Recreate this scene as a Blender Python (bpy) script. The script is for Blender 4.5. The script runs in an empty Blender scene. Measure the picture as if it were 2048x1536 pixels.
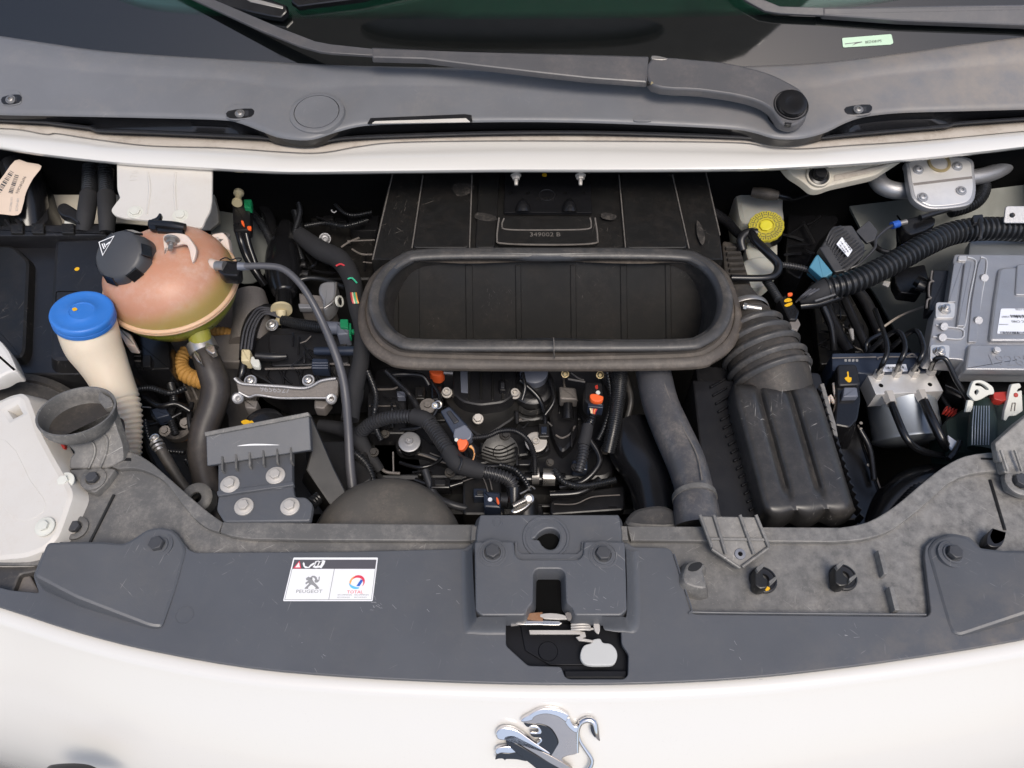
import bpy, bmesh, math, random
from mathutils import Vector, Matrix, Quaternion
from mathutils.geometry import tessellate_polygon
V = Vector
random.seed(7)
scn = bpy.context.scene
COL = scn.collection

# ------------------------------------------------------------------ camera
CAM = V((0.0, -0.66, 0.94)); F = 1577.0
PITCH = math.radians(55.0)
cd = bpy.data.cameras.new("camera"); cam = bpy.data.objects.new("camera", cd); COL.objects.link(cam)
cam.location = CAM; cam.rotation_euler = (math.radians(90) - PITCH, 0, 0)
cd.sensor_width = 36; cd.lens = F / 2048 * 36; cd.clip_start = 0.01; cd.clip_end = 500
scn.camera = cam
FWD = V((0, math.cos(PITCH), -math.sin(PITCH))); RT = V((1, 0, 0)); UP = RT.cross(FWD)

# ------------------------------------------------------------------ light
SUN_EL, SUN_AZ = math.radians(63), math.radians(160)   # azimuth measured from +y clockwise
w = bpy.data.worlds.new("World"); scn.world = w; w.use_nodes = True
nt = w.node_tree; nt.nodes.clear()
sky = nt.nodes.new('ShaderNodeTexSky'); sky.sky_type = 'NISHITA'; sky.sun_disc = False
sky.sun_elevation = SUN_EL; sky.sun_rotation = SUN_AZ
sky.air_density = 1.0; sky.dust_density = 3.0; sky.ozone_density = 1.0
bg = nt.nodes.new('ShaderNodeBackground'); bg.inputs[1].default_value = 0.12
out = nt.nodes.new('ShaderNodeOutputWorld')
nt.links.new(sky.outputs[0], bg.inputs[0]); nt.links.new(bg.outputs[0], out.inputs[0])
sd = bpy.data.lights.new("sun", 'SUN'); sd.energy = 1.3; sd.angle = math.radians(24); sd.color = (1, .93, .83)
so = bpy.data.objects.new("sun", sd); COL.objects.link(so)
sdir = V((math.sin(SUN_AZ) * math.cos(SUN_EL), math.cos(SUN_AZ) * math.cos(SUN_EL), math.sin(SUN_EL)))
so.rotation_euler = sdir.to_track_quat('Z', 'Y').to_euler(); so.location = sdir * 5
scn.view_settings.view_transform = 'Standard'; scn.view_settings.look = 'None'
scn.view_settings.gamma = 1; scn.view_settings.exposure = 0.6

# ------------------------------------------------------------------ maths: a point of the photograph on a plane of the place
def ray(u, v): return (FWD * F + RT * (u - 1024) + UP * (768 - v)).normalized()
def P3(u, v, pl):
    d = ray(u, v)
    if isinstance(pl, (int, float)):
        return CAM + d * ((pl - CAM.z) / d.z)
    p, n = pl
    return CAM + d * ((p - CAM).dot(n) / d.dot(n))
def mpp(p): return (p - CAM).dot(FWD) / F          # metres per photo pixel at p
def plane(u, v, z, n): return (P3(u, v, z), V(n).normalized())
def lift(pl, h):
    if isinstance(pl, (int, float)): return pl + h
    return (pl[0] + pl[1] * h, pl[1])
def vdir(u, v, a, b, c):                             # a right, b up, c towards the viewer
    d = -ray(u, v); r = RT - d * RT.dot(d); r.normalize(); up = d.cross(r)
    return (r * a + up * b + d * c).normalized()
def nrm(pl): return V((0, 0, 1)) if isinstance(pl, (int, float)) else (pl[1] if pl[1].dot(CAM - pl[0]) > 0 else -pl[1])

def sm(pts, k=4, closed=True):                       # Catmull-Rom through the points
    n = len(pts); o = []
    dim = len(pts[0])
    rng = range(n) if closed else range(n - 1)
    for i in rng:
        g = lambda j: pts[j % n] if closed else pts[max(0, min(n - 1, j))]
        a, b, c, d = g(i - 1), g(i), g(i + 1), g(i + 2)
        for s in range(k):
            t = s / k
            o.append(tuple(.5 * ((2 * b[q]) + (-a[q] + c[q]) * t + (2 * a[q] - 5 * b[q] + 4 * c[q] - d[q]) * t * t + (-a[q] + 3 * b[q] - 3 * c[q] + d[q]) * t ** 3) for q in range(dim)))
    if not closed: o.append(tuple(pts[-1]))
    return o
def R(poly, r=6, k=3):                               # round the corners
    o = []; n = len(poly)
    for i in range(n):
        p, a, b = V(poly[i]), V(poly[i - 1]), V(poly[(i + 1) % n])
        da, db = (a - p), (b - p)
        rr = min(r, da.length * .45, db.length * .45)
        s, e = p + da.normalized() * rr, p + db.normalized() * rr
        for j in range(k + 1):
            t = j / k
            q = s * (1 - t) ** 2 + p * 2 * t * (1 - t) + e * t * t
            o.append((q.x, q.y))
    return o
def ell(u, v, a, b, ang=0, n=28):
    c, s = math.cos(math.radians(ang)), math.sin(math.radians(ang)); o = []
    for i in range(n):
        t = 2 * math.pi * i / n; x, y = a * math.cos(t), b * math.sin(t)
        o.append((u + x * c - y * s, v + x * s + y * c))
    return o
def rect(u0, v0, u1, v1, r=5): return R([(u0, v0), (u1, v0), (u1, v1), (u0, v1)], r)

# ------------------------------------------------------------------ geometry builders: every one returns (verts, faces)
def off2(p, d):
    n = len(p); o = []
    for i in range(n):
        a, b, c = p[i - 1], p[i], p[(i + 1) % n]
        e1 = (b - a); e2 = (c - b)
        if e1.length < 1e-9: e1 = e2.copy()
        if e2.length < 1e-9: e2 = e1.copy()
        if e1.length < 1e-9: o.append(b.copy()); continue
        n1 = V((-e1.y, e1.x)).normalized(); n2 = V((-e2.y, e2.x)).normalized()
        m = n1 + n2
        if m.length < .3: m = n1.copy(); k = 1
        else: m.normalize(); k = min(1 / max(m.dot(n1), .5), 1.6)
        o.append(b + m * d * k)
    return o
class Cap(tuple): pass                              # a face that keeps its own flat normal
def prism3(pts, N, t, b=.001, draft=0, holes=()):    # outline in space, extruded by t against N with a rounded upper edge
    N = N.normalized(); O = pts[0]; X = (pts[1] - pts[0])
    X = X - N * X.dot(N)
    if X.length < 1e-9: X = N.orthogonal()
    X.normalize(); Y = N.cross(X)
    def loc(ps): return [V(((p - O).dot(X), (p - O).dot(Y))) for p in ps]
    def ccw(ps): return sum(ps[i - 1].x * ps[i].y - ps[i].x * ps[i - 1].y for i in range(len(ps))) > 0
    def clean(ps):
        o = []
        for q in ps:
            if not o or (q - o[-1]).length > 1e-5: o.append(q)
        if (o[0] - o[-1]).length < 1e-5: o.pop()
        return o
    L = []
    for k, ps in enumerate([pts] + list(holes)):
        q = clean(loc(ps))
        if ccw(q) != (k == 0): q.reverse()
        L.append(q)
    lev = [(b, 0), (b * .3, b * .3), (0, b), (-draft, t)] if b > 0 else [(0, 0), (-draft, t)]
    Vt, Fc = [], []
    tops, bots = [], []
    for k, q in enumerate(L):
        rings = []
        for ins, dep in lev:
            s = ins if (k == 0 or ins > 0) else 0
            ring = off2(q, s) if s else q
            rings.append(len(Vt))
            for p in ring: Vt.append(O + X * p.x + Y * p.y - N * dep)
        m = len(q)
        for a, c in zip(rings, rings[1:]):
            for i in range(m):
                j = (i + 1) % m
                Fc.append((a + i, c + i, c + j, a + j))
        tops.append((rings[0], m)); bots.append((rings[-1], m))
    if len(L) == 1:
        Fc.append(Cap(range(tops[0][0], tops[0][0] + m)))
        Fc.append(Cap(reversed(range(bots[0][0], bots[0][0] + m))))
    else:
        for S, rev in ((tops, False), (bots, True)):
            idx = []; loops = []
            for st, m in S:
                lp = [V(((Vt[i] - O).dot(X), (Vt[i] - O).dot(Y), 0)) for i in range(st, st + m)]
                loops.append(lp); idx += list(range(st, st + m))
            for tri in tessellate_polygon(loops):
                f = tuple(idx[i] for i in tri)
                a, b2, c = [Vt[i] for i in f]
                up = (b2 - a).cross(c - a).dot(N) > 0
                Fc.append(Cap(f if up != rev else f[::-1]))
    return Vt, Fc
def prism(poly, pl, t, b=.001, draft=0, holes=()):
    return prism3([P3(u, v, pl) for u, v in poly], nrm(pl), t, b, draft, [[P3(u, v, pl) for u, v in h] for h in holes])
def box3(P, X, Y, sx, sy, t, b=.0008):               # P = centre of the upper face
    X = X.normalized(); Y = (Y - X * Y.dot(X)).normalized(); N = X.cross(Y)
    return prism3([P + X * (-sx / 2) + Y * (-sy / 2), P + X * (sx / 2) + Y * (-sy / 2), P + X * (sx / 2) + Y * (sy / 2), P + X * (-sx / 2) + Y * (sy / 2)], N, t, b)
def tube3(pts, rad, n=12, corr=None, step=None, flat=1.0, capr=True):
    ctrl = [(*p, r) for p, r in zip(pts, rad)]
    d = sm(ctrl, 8, False) if len(ctrl) > 2 else [tuple(V(ctrl[0]).lerp(V(ctrl[1]), i / 8)) for i in range(9)]
    Pp = [V(q[:3]) for q in d]; Rr = [q[3] for q in d]
    ln = [0]
    for a, b in zip(Pp, Pp[1:]): ln.append(ln[-1] + (b - a).length)
    if corr: step = corr[0] / 4
    if step is None: step = max(ln[-1] / 60, .004)
    m = max(3, int(ln[-1] / step)); Vt, Fc = [], []
    fr = None; j = 0
    C, T, RR = [], [], []
    for i in range(m + 1):
        s = ln[-1] * i / m
        while j < len(ln) - 2 and ln[j + 1] < s: j += 1
        t = (s - ln[j]) / max(ln[j + 1] - ln[j], 1e-9)
        C.append(Pp[j].lerp(Pp[j + 1], t)); RR.append(Rr[j] * (1 - t) + Rr[j + 1] * t)
    for i in range(m + 1):
        T.append((C[min(i + 1, m)] - C[max(i - 1, 0)]).normalized())
    X = T[0].orthogonal().normalized()
    if abs(T[0].z) < .9:
        X = T[0].cross(V((0, 0, 1))).normalized()
    for i in range(m + 1):
        X = (X - T[i] * X.dot(T[i])).normalized(); Y = T[i].cross(X)
        r = RR[i]
        if corr: r *= (1, 1, 1 - corr[1], 1 - corr[1])[i % 4]
        for k in range(n):
            a = 2 * math.pi * k / n
            Vt.append(C[i] + X * math.cos(a) * r + Y * math.sin(a) * r * flat)
    for i in range(m):
        for k in range(n):
            k2 = (k + 1) % n
            Fc.append((i * n + k, i * n + k2, (i + 1) * n + k2, (i + 1) * n + k))
    Fc.append(tuple(reversed(range(n)))); Fc.append(tuple(range(m * n, m * n + n)))
    return Vt, Fc
def tube(ctrl, rpx, **k):                            # control points (u, v, z), radius in photo pixels
    pts = [P3(u, v, z) for u, v, z in ctrl]
    if not isinstance(rpx, (list, tuple)): rpx = [rpx] * len(pts)
    return tube3(pts, [r * mpp(p) for r, p in zip(rpx, pts)], **k)
def lathe(P, ax, prof, n=32, mod=None):
    ax = ax.normalized(); X = ax.cross(V((0, 1, 0)))
    if X.length < .1: X = ax.cross(V((1, 0, 0)))
    X.normalize(); Y = ax.cross(X); Vt, Fc = [], []; rings = []
    for r, h in prof:
        if r < 1e-6: rings.append((len(Vt), 1)); Vt.append(P + ax * h)
        else:
            rings.append((len(Vt), n))
            for k in range(n):
                a = 2 * math.pi * k / n; rr = r * (mod(k, n, h) if mod else 1)
                Vt.append(P + ax * h + X * math.cos(a) * rr + Y * math.sin(a) * rr)
    for (a, na), (b, nb) in zip(rings, rings[1:]):
        for k in range(n):
            k2 = (k + 1) % n
            if na == 1 and nb == 1: break
            if na == 1: Fc.append((a, b + k, b + k2))
            elif nb == 1: Fc.append((a + k, b, a + k2))
            else: Fc.append((a + k, b + k, b + k2, a + k2))
    return Vt, Fc
def grid(rows, closed=False):
    Vt = [V(p) for r in rows for p in r]; n = len(rows[0]); Fc = []
    for i in range(len(rows) - 1):
        for j in range(n if closed else n - 1):
            j2 = (j + 1) % n
            Fc.append((i * n + j, i * n + j2, (i + 1) * n + j2, (i + 1) * n + j))
    return Vt, Fc
def merge(*gs):
    Vt, Fc = [], []
    for v, f in gs:
        o = len(Vt); Vt += list(v); Fc += [type(q)(i + o for i in q) for q in f]
    return Vt, Fc

# ------------------------------------------------------------------ objects
WL = {}
def thing(name, label, cat, at, group=None, kind=None):
    o = bpy.data.objects.new(name, None); COL.objects.link(o); o.location = at; o.empty_display_size = .02
    WL[o.name] = V(at); tag(o, label, cat, group, kind); return o
def tag(o, label=None, cat=None, group=None, kind=None):
    if label: o['label'] = label
    if cat: o['category'] = cat
    if group: o['group'] = group
    if kind: o['kind'] = kind
    return o
def mk(name, g, mat, parent=None, ang=40, solid=0, bev=0, label=None, flat=False, kind=None):
    vt, fc = g
    c = sum((V(v) for v in vt), V()) / len(vt)
    me = bpy.data.meshes.new(name); me.from_pydata([tuple(V(v) - c) for v in vt], [], [tuple(q) for q in fc]); me.update()
    if not flat: me.polygons.foreach_set('use_smooth', [not isinstance(q, Cap) for q in fc])
    bm = bmesh.new(); bm.from_mesh(me); bmesh.ops.remove_doubles(bm, verts=bm.verts, dist=1e-6)
    bmesh.ops.recalc_face_normals(bm, faces=bm.faces); bm.to_mesh(me); bm.free()
    if not flat:
        fl = [p.use_smooth for p in me.polygons]; me.set_sharp_from_angle(angle=math.radians(ang)); me.polygons.foreach_set('use_smooth', fl)
    me.materials.append(mat)
    o = bpy.data.objects.new(name, me); COL.objects.link(o)
    if parent: o.parent = parent; o.location = c - WL[parent.name]
    else: o.location = c
    WL[o.name] = c
    if solid:
        m = o.modifiers.new('s', 'SOLIDIFY'); m.thickness = solid; m.offset = -1
    if bev:
        m = o.modifiers.new('b', 'BEVEL'); m.width = bev; m.segments = 2; m.limit_method = 'ANGLE'; m.angle_limit = math.radians(35)
    if label: o['label'] = label
    if kind: o['kind'] = kind
    return o
_bolt = {}
def bolt(P, N, r, mat, parent=None, name='bolt', style='hex', wash=1.7, h=1.0, label=None):
    N = N.normalized(); key = (style, round(r, 4), mat.name, wash, h)
    if key not in _bolt:
        Z = V((0, 0, 1)); gs = []
        if wash: gs.append(lathe(V((0, 0, 0)), Z, [(0, -.001), (r * wash, -.001), (r * wash, .0008), (r * wash * .94, .0014), (r * wash * .8, .0014), (r * 1.2, .0022), (0, .0022)], 28))
        if style == 'hex':
            gs.append(prism3([V((r * math.cos(a), r * math.sin(a), .0015 + r * h)) for a in [math.pi / 3 * i for i in range(6)]], Z, r * h, r * .12))
            gs.append(lathe(V((0, 0, .0015 + r * h)), Z, [(r * .62, -.0005), (r * .62, .0002), (0, .0002)], 16))
        elif style == 'stud':
            gs.append(prism3([V((r * math.cos(a), r * math.sin(a), .0015 + r * .8)) for a in [math.pi / 3 * i for i in range(6)]], Z, r * .8, r * .1))
            gs.append(lathe(V((0, 0, 0)), Z, [(r * .45, 0), (r * .45, r * 1.4), (r * .55, r * 1.5), (r * .45, r * 1.6), (r * .5, r * 1.8), (r * .42, r * 2.6 * h), (0, r * 2.7 * h)], 14))
        elif style == 'dome':
            gs.append(lathe(V((0, 0, 0)), Z, [(r, 0), (r * .97, r * .35), (r * .8, r * .6), (r * .5, r * .72), (r * .38, r * .72), (r * .34, r * .4), (0, r * .4)], 24))
        else:  # socket cap
            gs.append(lathe(V((0, 0, 0)), Z, [(r, 0), (r, r * 1.1 * h), (r * .92, r * 1.2 * h), (r * .6, r * 1.2 * h), (r * .55, r * .5 * h), (0, r * .5 * h)], 20))
        vt, fc = merge(*gs); me = bpy.data.meshes.new(name); me.from_pydata([tuple(v) for v in vt], [], [tuple(q) for q in fc]); me.polygons.foreach_set('use_smooth', [not isinstance(q, Cap) for q in fc])
        bm = bmesh.new(); bm.from_mesh(me); bmesh.ops.recalc_face_normals(bm, faces=bm.faces); bm.to_mesh(me); bm.free()
        fl = [p.use_smooth for p in me.polygons]; me.set_sharp_from_angle(angle=math.radians(35)); me.polygons.foreach_set('use_smooth', fl)
        me.materials.append(mat); _bolt[key] = me
    o = bpy.data.objects.new(name, _bolt[key]); COL.objects.link(o)
    q = V((0, 0, 1)).rotation_difference(N) @ Quaternion((0, 0, 1), random.random() * 1.0)
    o.rotation_mode = 'QUATERNION'; o.rotation_quaternion = q
    if parent: o.parent = parent; o.location = P - WL[parent.name]
    else: o.location = P
    WL[o.name] = V(P)
    if label: o['label'] = label
    return o
def txt(s, a, b, pl, mat, parent, name='lettering', h=.0004, up=None, fill=1.0, wy=1.0):
    pa, pb = P3(*a, pl), P3(*b, pl); N = nrm(pl); X = (pb - pa); L = X.length; X.normalize(); Y = N.cross(X)
    cu = bpy.data.curves.new('t', 'FONT'); cu.body = s; cu.size = 1; cu.extrude = .01; cu.resolution_u = 2
    to = bpy.data.objects.new('t', cu); COL.objects.link(to)
    dg = bpy.context.evaluated_depsgraph_get(); me = bpy.data.meshes.new_from_object(to.evaluated_get(dg))
    bpy.data.objects.remove(to)
    xs = [v.co.x for v in me.vertices]; w0 = min(xs); W = max(xs) - w0; k = L / W
    vt = [pa + X * (v.co.x - w0) * k + Y * v.co.y * k * wy + N * (h + v.co.z * k * .5) for v in me.vertices]
    fc = [tuple(p.vertices) for p in me.polygons]; bpy.data.meshes.remove(me)
    return mk(name, (vt, fc), mat, parent, flat=True)
def bars(a, b, hgt, n, pl, mat, parent, name='barcode', rnd=None):
    rn = random.Random(rnd or 3); gs = []
    pa, pb = P3(*a, pl), P3(*b, pl); N = nrm(pl); X = pb - pa; L = X.length; X.normalize(); Y = N.cross(X); H = hgt * mpp(pa)
    x = 0; un = L / n
    while x < L:
        wd = un * rn.choice((.5, .5, 1, 1.4)); 
        if x + wd > L: break
        q = [pa + X * x, pa + X * (x + wd), pa + X * (x + wd) + Y * H, pa + X * x + Y * H]
        gs.append(([p + N * .0004 for p in q], [(0, 1, 2, 3)])); x += wd + un * rn.choice((.5, .6, 1))
    return mk(name, merge(*gs), mat, parent, flat=True)

# ------------------------------------------------------------------ materials
def mat(name, col, rough=.5, metal=0, dust=None, dusta=.5, dscale=14, grain=0, gscale=900, spec=.5, coat=0, scratch=0, scol=(.45, .43, .4), trans=0, sss=0, rvar=.12, bump=0, bscale=60, spots=0, var=.05):
    m = bpy.data.materials.new(name); m.use_nodes = True; t = m.node_tree; N, L = t.nodes, t.links
    b = N['Principled BSDF']; b.inputs['Roughness'].default_value = rough; b.inputs['Metallic'].default_value = metal
    b.inputs['Specular IOR Level'].default_value = spec; b.inputs['Coat Weight'].default_value = coat; b.inputs['Coat Roughness'].default_value = .04
    b.inputs['Transmission Weight'].default_value = trans
    if sss: b.inputs['Subsurface Weight'].default_value = sss; b.inputs['Subsurface Radius'].default_value = (.02, .01, .006); b.inputs['Subsurface Scale'].default_value = .6
    tc = N.new('ShaderNodeTexCoord'); geo = N.new('ShaderNodeNewGeometry')
    src = geo.outputs['Position']
    def noise(s, det=4, vec=None, rg=.6):
        q = N.new('ShaderNodeTexNoise'); q.inputs['Scale'].default_value = s; q.inputs['Detail'].default_value = det; q.inputs['Roughness'].default_value = rg
        L.new(vec or src, q.inputs['Vector']); return q.outputs['Fac']
    def ramp(f, lo, hi, a=0., c=1.):
        q = N.new('ShaderNodeMapRange'); q.inputs[1].default_value = lo; q.inputs[2].default_value = hi; q.inputs[3].default_value = a; q.inputs[4].default_value = c
        L.new(f, q.inputs[0]); return q.outputs[0]
    def mix(f, a, c):
        q = N.new('ShaderNodeMix'); q.data_type = 'RGBA'
        if hasattr(f, 'is_linked') or not isinstance(f, (int, float)): L.new(f, q.inputs[0])
        else: q.inputs[0].default_value = f
        for s, k in ((a, 6), (c, 7)):
            if isinstance(s, tuple): q.inputs[k].default_value = (*s, 1)
            else: L.new(s, q.inputs[k])
        return q.outputs[2]
    c0 = tuple(col)
    cur = mix(ramp(noise(dscale * .6, 3), .35, .65), tuple(x * (1 - var) for x in c0), tuple(min(1, x * (1 + var)) for x in c0))
    if dust:
        f = ramp(noise(dscale * .8, 10, rg=.78), .47, .74, 0, dusta)
        f2 = ramp(noise(dscale * 9, 6, rg=.7), .36, .6, .25, 1)
        q = N.new('ShaderNodeMath'); q.operation = 'MULTIPLY'; L.new(f, q.inputs[0]); L.new(f2, q.inputs[1])
        cur = mix(q.outputs[0], cur, dust)
    if spots:
        f = ramp(noise(420, 2), .66, .72, 0, spots); cur = mix(f, cur, dust or scol)
    if scratch:
        for rot, sc in ((.5, (30, 420, 60)), (-.7, (36, 500, 60)), (1.35, (28, 520, 80))):
            mp = N.new('ShaderNodeMapping'); mp.vector_type = 'TEXTURE'; mp.inputs['Rotation'].default_value = (0, 0, rot); mp.inputs['Scale'].default_value = tuple(1 / q for q in sc)
            L.new(src, mp.inputs['Vector'])
            f1 = ramp(noise(1.0, 2, mp.outputs[0]), .69, .74); f2 = ramp(noise(9, 2), .5, .62, 0, scratch)
            q = N.new('ShaderNodeMath'); q.operation = 'MULTIPLY'; L.new(f1, q.inputs[0]); L.new(f2, q.inputs[1])
            cur = mix(q.outputs[0], cur, scol)
    L.new(cur, b.inputs['Base Color'])
    L.new(ramp(noise(dscale * 1.7, 5), .3, .7, max(.02, rough - rvar * .6), min(1, rough + rvar * .6)), b.inputs['Roughness'])
    if grain or bump:
        bp = N.new('ShaderNodeBump'); bp.inputs['Strength'].default_value = grain or bump
        bp.inputs['Distance'].default_value = .0004 if grain else .002
        L.new(noise(gscale if grain else bscale, 3), bp.inputs['Height']); L.new(bp.outputs[0], b.inputs['Normal'])
    return m
DUST = (.22, .185, .15)
M = dict(
 white=mat('white_paint', (.66, .64, .6), .25, coat=1, rvar=.01, var=.004, spots=.15),
 white2=mat('white_primer_paint', (.62, .59, .54), .35, dust=(.5, .4, .3), dusta=.3, coat=.7, spots=.3, var=.02),
 cream=mat('cream_sheet_metal', (.5, .46, .38), .55, dust=(.28, .22, .16), dusta=.6),
 greyg=mat('grey_green_primer', (.16, .17, .15), .5, dust=(.12, .11, .09), dusta=.5),
 dirt=mat('dirty_flange', (.42, .37, .31), .7, dust=(.16, .11, .07), dusta=.85, dscale=25),
 cover=mat('grey_textured_plastic', (.083, .087, .096), .42, dust=(.12, .115, .11), dusta=.5, grain=.3, scratch=.28, spots=.3),
 cowl=mat('weathered_cowl_plastic', (.155, .158, .168), .42, dust=(.24, .22, .2), dusta=.5, scratch=.2, spots=.12, grain=.3),
 dusty=mat('dusty_grey_plastic', (.11, .107, .102), .45, dust=(.34, .315, .28), dusta=.8, dscale=22, grain=.2, scratch=.6, spots=.35),
 dustb=mat('dusty_brown_plastic', (.035, .031, .027), .6, dust=(.15, .12, .095), dusta=.6, dscale=26, scratch=.3, spots=.3, bump=.15),
 black=mat('black_plastic', (.011, .011, .0125), .36, dust=(.05, .044, .038), dusta=.3, dscale=20, scratch=.15),
 blackd=mat('dirty_black_plastic', (.009, .0088, .0085), .42, dust=(.045, .036, .03), dusta=.45, dscale=30, spots=.3, scratch=.4, scol=(.25, .22, .19)),
 gloss=mat('satin_black_plastic', (.009, .009, .010), .22, rvar=.08),
 void=mat('shade_black', (.004, .004, .004), .9, spec=.1), ductin=mat('duct_inside', (.007, .0066, .006), .6, dust=(.035, .028, .022), dusta=.6, spec=.3, scratch=.3, spots=.3, scol=(.2, .18, .16)),  # void: shade of holes and bay depths put into a near-black colour
 rubber=mat('grey_black_rubber', (.03, .031, .035), .36, dust=(.12, .11, .1), dusta=.35, dscale=25),
 rubberd=mat('dusty_rubber', (.048, .046, .045), .42, dust=(.2, .175, .15), dusta=.6, dscale=30, spots=.35),
 hose=mat('perished_hose_rubber', (.035, .03, .027), .42, dust=(.11, .09, .075), dusta=.6, dscale=30),
 hoseg=mat('smooth_grey_hose', (.07, .07, .078), .42),
 corr=mat('corrugated_conduit', (.014, .015, .017), .3, dust=(.07, .065, .06), dusta=.3),
 tape=mat('cloth_tape', (.018, .018, .02), .8, grain=.5, gscale=1400),
 alu=mat('machined_aluminium', (.74, .72, .69), .4, metal=.6, dust=(.35, .33, .31), dusta=.4, scratch=.2),
 cast=mat('cast_aluminium', (.38, .38, .39), .42, metal=.6, dust=(.28, .27, .26), dusta=.5, bump=.25, bscale=500, scratch=.3, scol=(.7, .7, .7)),
 castd=mat('dull_cast_metal', (.22, .2, .185), .6, metal=.4, dust=(.12, .1, .085), dusta=.6, bump=.3, bscale=300),
 steel=mat('bright_steel', (.6, .58, .55), .3, metal=.9, dust=(.3, .25, .2), dusta=.3),
 steeld=mat('dull_steel', (.3, .29, .28), .42, metal=.7, dust=(.15, .12, .1), dusta=.5),
 zinc=mat('pale_zinc_washer', (.5, .47, .43), .5, metal=.3, dust=(.35, .3, .25), dusta=.4),
 gold=mat('gilded_zinc', (.5, .4, .22), .38, metal=.7),
 blue=mat('blue_cap_plastic', (.03, .17, .55), .4, rvar=.06, dust=(.12, .27, .58), dusta=.4),
 sky=mat('pale_blue_plastic', (.06, .22, .32), .5),
 neck=mat('yellowed_polythene', (.68, .58, .45), .5, dust=(.5, .38, .24), dusta=.4, dscale=12, sss=.25),
 tanku=mat('stained_orange_tank', (.52, .26, .165), .44, dust=(.58, .43, .36), dusta=1.0, dscale=9, sss=.6, rvar=.08),
 tankl=mat('coolant_green_tank', (.26, .26, .03), .32, dust=(.36, .26, .09), dusta=.6, dscale=20, sss=.2),
 tanks=mat('pale_tank_seam', (.62, .4, .25), .45, sss=.3),
 milky=mat('milky_plastic', (.6, .5, .44), .4, dust=(.45, .35, .28), dusta=.4, sss=.3),
 resv=mat('brake_reservoir_plastic', (.42, .42, .38), .45, dust=(.3, .28, .18), dusta=.5, sss=.2),
 capg=mat('dark_grey_cap', (.05, .051, .055), .45, rvar=.06, dust=(.08, .08, .08), dusta=.3),
 yel=mat('yellow_marking', (.75, .42, .01), .5), yelc=mat('faded_yellow_cap', (.5, .42, .03), .5, dust=(.12, .1, .02), dusta=.8, dscale=60),
 yelb=mat('lemon_cap_boss', (.62, .55, .03), .5), mustard=mat('mustard_sleeve', (.42, .22, .05), .7, dust=(.2, .1, .03), dusta=.6, bump=.4, bscale=150),
 orange=mat('orange_lock_clip', (.85, .13, .03), .45), green=mat('green_clip', (.01, .2, .08), .4), red=mat('red_clip', (.4, .03, .02), .5),
 wplas=mat('white_nylon', (.62, .62, .56), .45), beige=mat('beige_nylon', (.62, .53, .33), .5),
 blueb=mat('blue_black_connector', (.02, .027, .045), .35, dust=(.06, .07, .09), dusta=.3), greyc=mat('slate_connector', (.12, .13, .16), .4),
 paper=mat('faded_paper', (.6, .48, .38), .7, dust=(.5, .4, .25), dusta=.4), label=mat('white_label', (.75, .77, .82), .45), stick=mat('sticker_vinyl', (.82, .82, .82), .3, rvar=.04),
 ink=mat('black_print', (.04, .04, .045), .6, rvar=.02), greyi=mat('grey_print', (.28, .28, .28), .5, rvar=.02), inkd=mat('dark_grey_print', (.09, .085, .095), .4, rvar=.03),
 redi=mat('red_print', (.7, .05, .09), .45, rvar=.02), blui=mat('blue_print', (.03, .12, .5), .45, rvar=.02), cyai=mat('cyan_print', (.12, .5, .8), .45, rvar=.02), ori=mat('orange_print', (.85, .4, .12), .45, rvar=.02),
 whi=mat('white_print', (.8, .8, .8), .5, rvar=.02), chrome=mat('chrome', (.72, .7, .69), .1, metal=1, rvar=.04), chrome_shade=mat('chrome_shadow', (.012, .014, .018), .12, rvar=.04, spec=.6),  # the near-black chrome is painted shadow between the emblem's limbs
 satin=mat('satin_chrome', (.46, .41, .375), .25, metal=1, rvar=.05),
 motor=mat('blue_grey_motor_casing', (.36, .39, .42), .42, metal=.7), pipeg=mat('dusty_grey_pipe', (.07, .07, .076), .38, dust=(.27, .235, .2), dusta=.75, dscale=24, scratch=.3, spots=.3), domem=mat('dusty_dome_rubber', (.095, .087, .076), .5, dust=(.22, .185, .15), dusta=.7, dscale=20, spots=.5), lidm=mat('satin_filter_lid', (.03, .029, .029), .36, dust=(.13, .115, .1), dusta=.5, scratch=.5, spots=.3), flange=mat('brown_dusted_flange', (.07, .058, .048), .55, dust=(.2, .165, .13), dusta=.8, dscale=30, spots=.4), blkpt=mat('black_latch_paint', (.005, .0055, .008), .5, spec=.25, rvar=.05),
 pad=mat('pale_grey_lever_pad', (.5, .5, .48), .55), rust=mat('rusty_steel', (.28, .14, .07), .6, metal=.4, dust=(.4, .3, .22), dusta=.6, dscale=120),
 mint=mat('mint_green_tag', (.5, .68, .5), .5), liner=mat('hood_liner', (.3, .26, .22), .7), frit=mat('black_ceramic_band', (.006, .007, .007), .04, rvar=.02, spec=.9),
 ground=mat('pale_concrete', (.2, .195, .185), .85, dust=(.24, .23, .21), dusta=.6, dscale=3, bump=.3, bscale=40), dash=mat('dashboard_plastic', (.06, .07, .068), .8),
 wiper=mat('painted_wiper_arm', (.09, .089, .094), .38, dust=(.25, .21, .19), dusta=.4, rvar=.06),
 scuff=mat('pale_scuff', (.3, .3, .31), .7), smear=mat('dust_smear', (.02, .018, .016), .6, dust=(.16, .14, .12), dusta=1, dscale=90, spots=.6), belt=mat('green_black_belt', (.01, .022, .018), .55), emb=mat('embossed_edge_dust', (.15, .135, .12), .7, dust=(.02, .018, .016), dusta=1, dscale=60),
 wr=mat('red_wire', (.5, .04, .05), .45), wo=mat('orange_wire', (.75, .3, .06), .45), wy=mat('cream_wire', (.7, .55, .35), .45), wg=mat('green_wire', (.05, .45, .25), .45))
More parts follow.
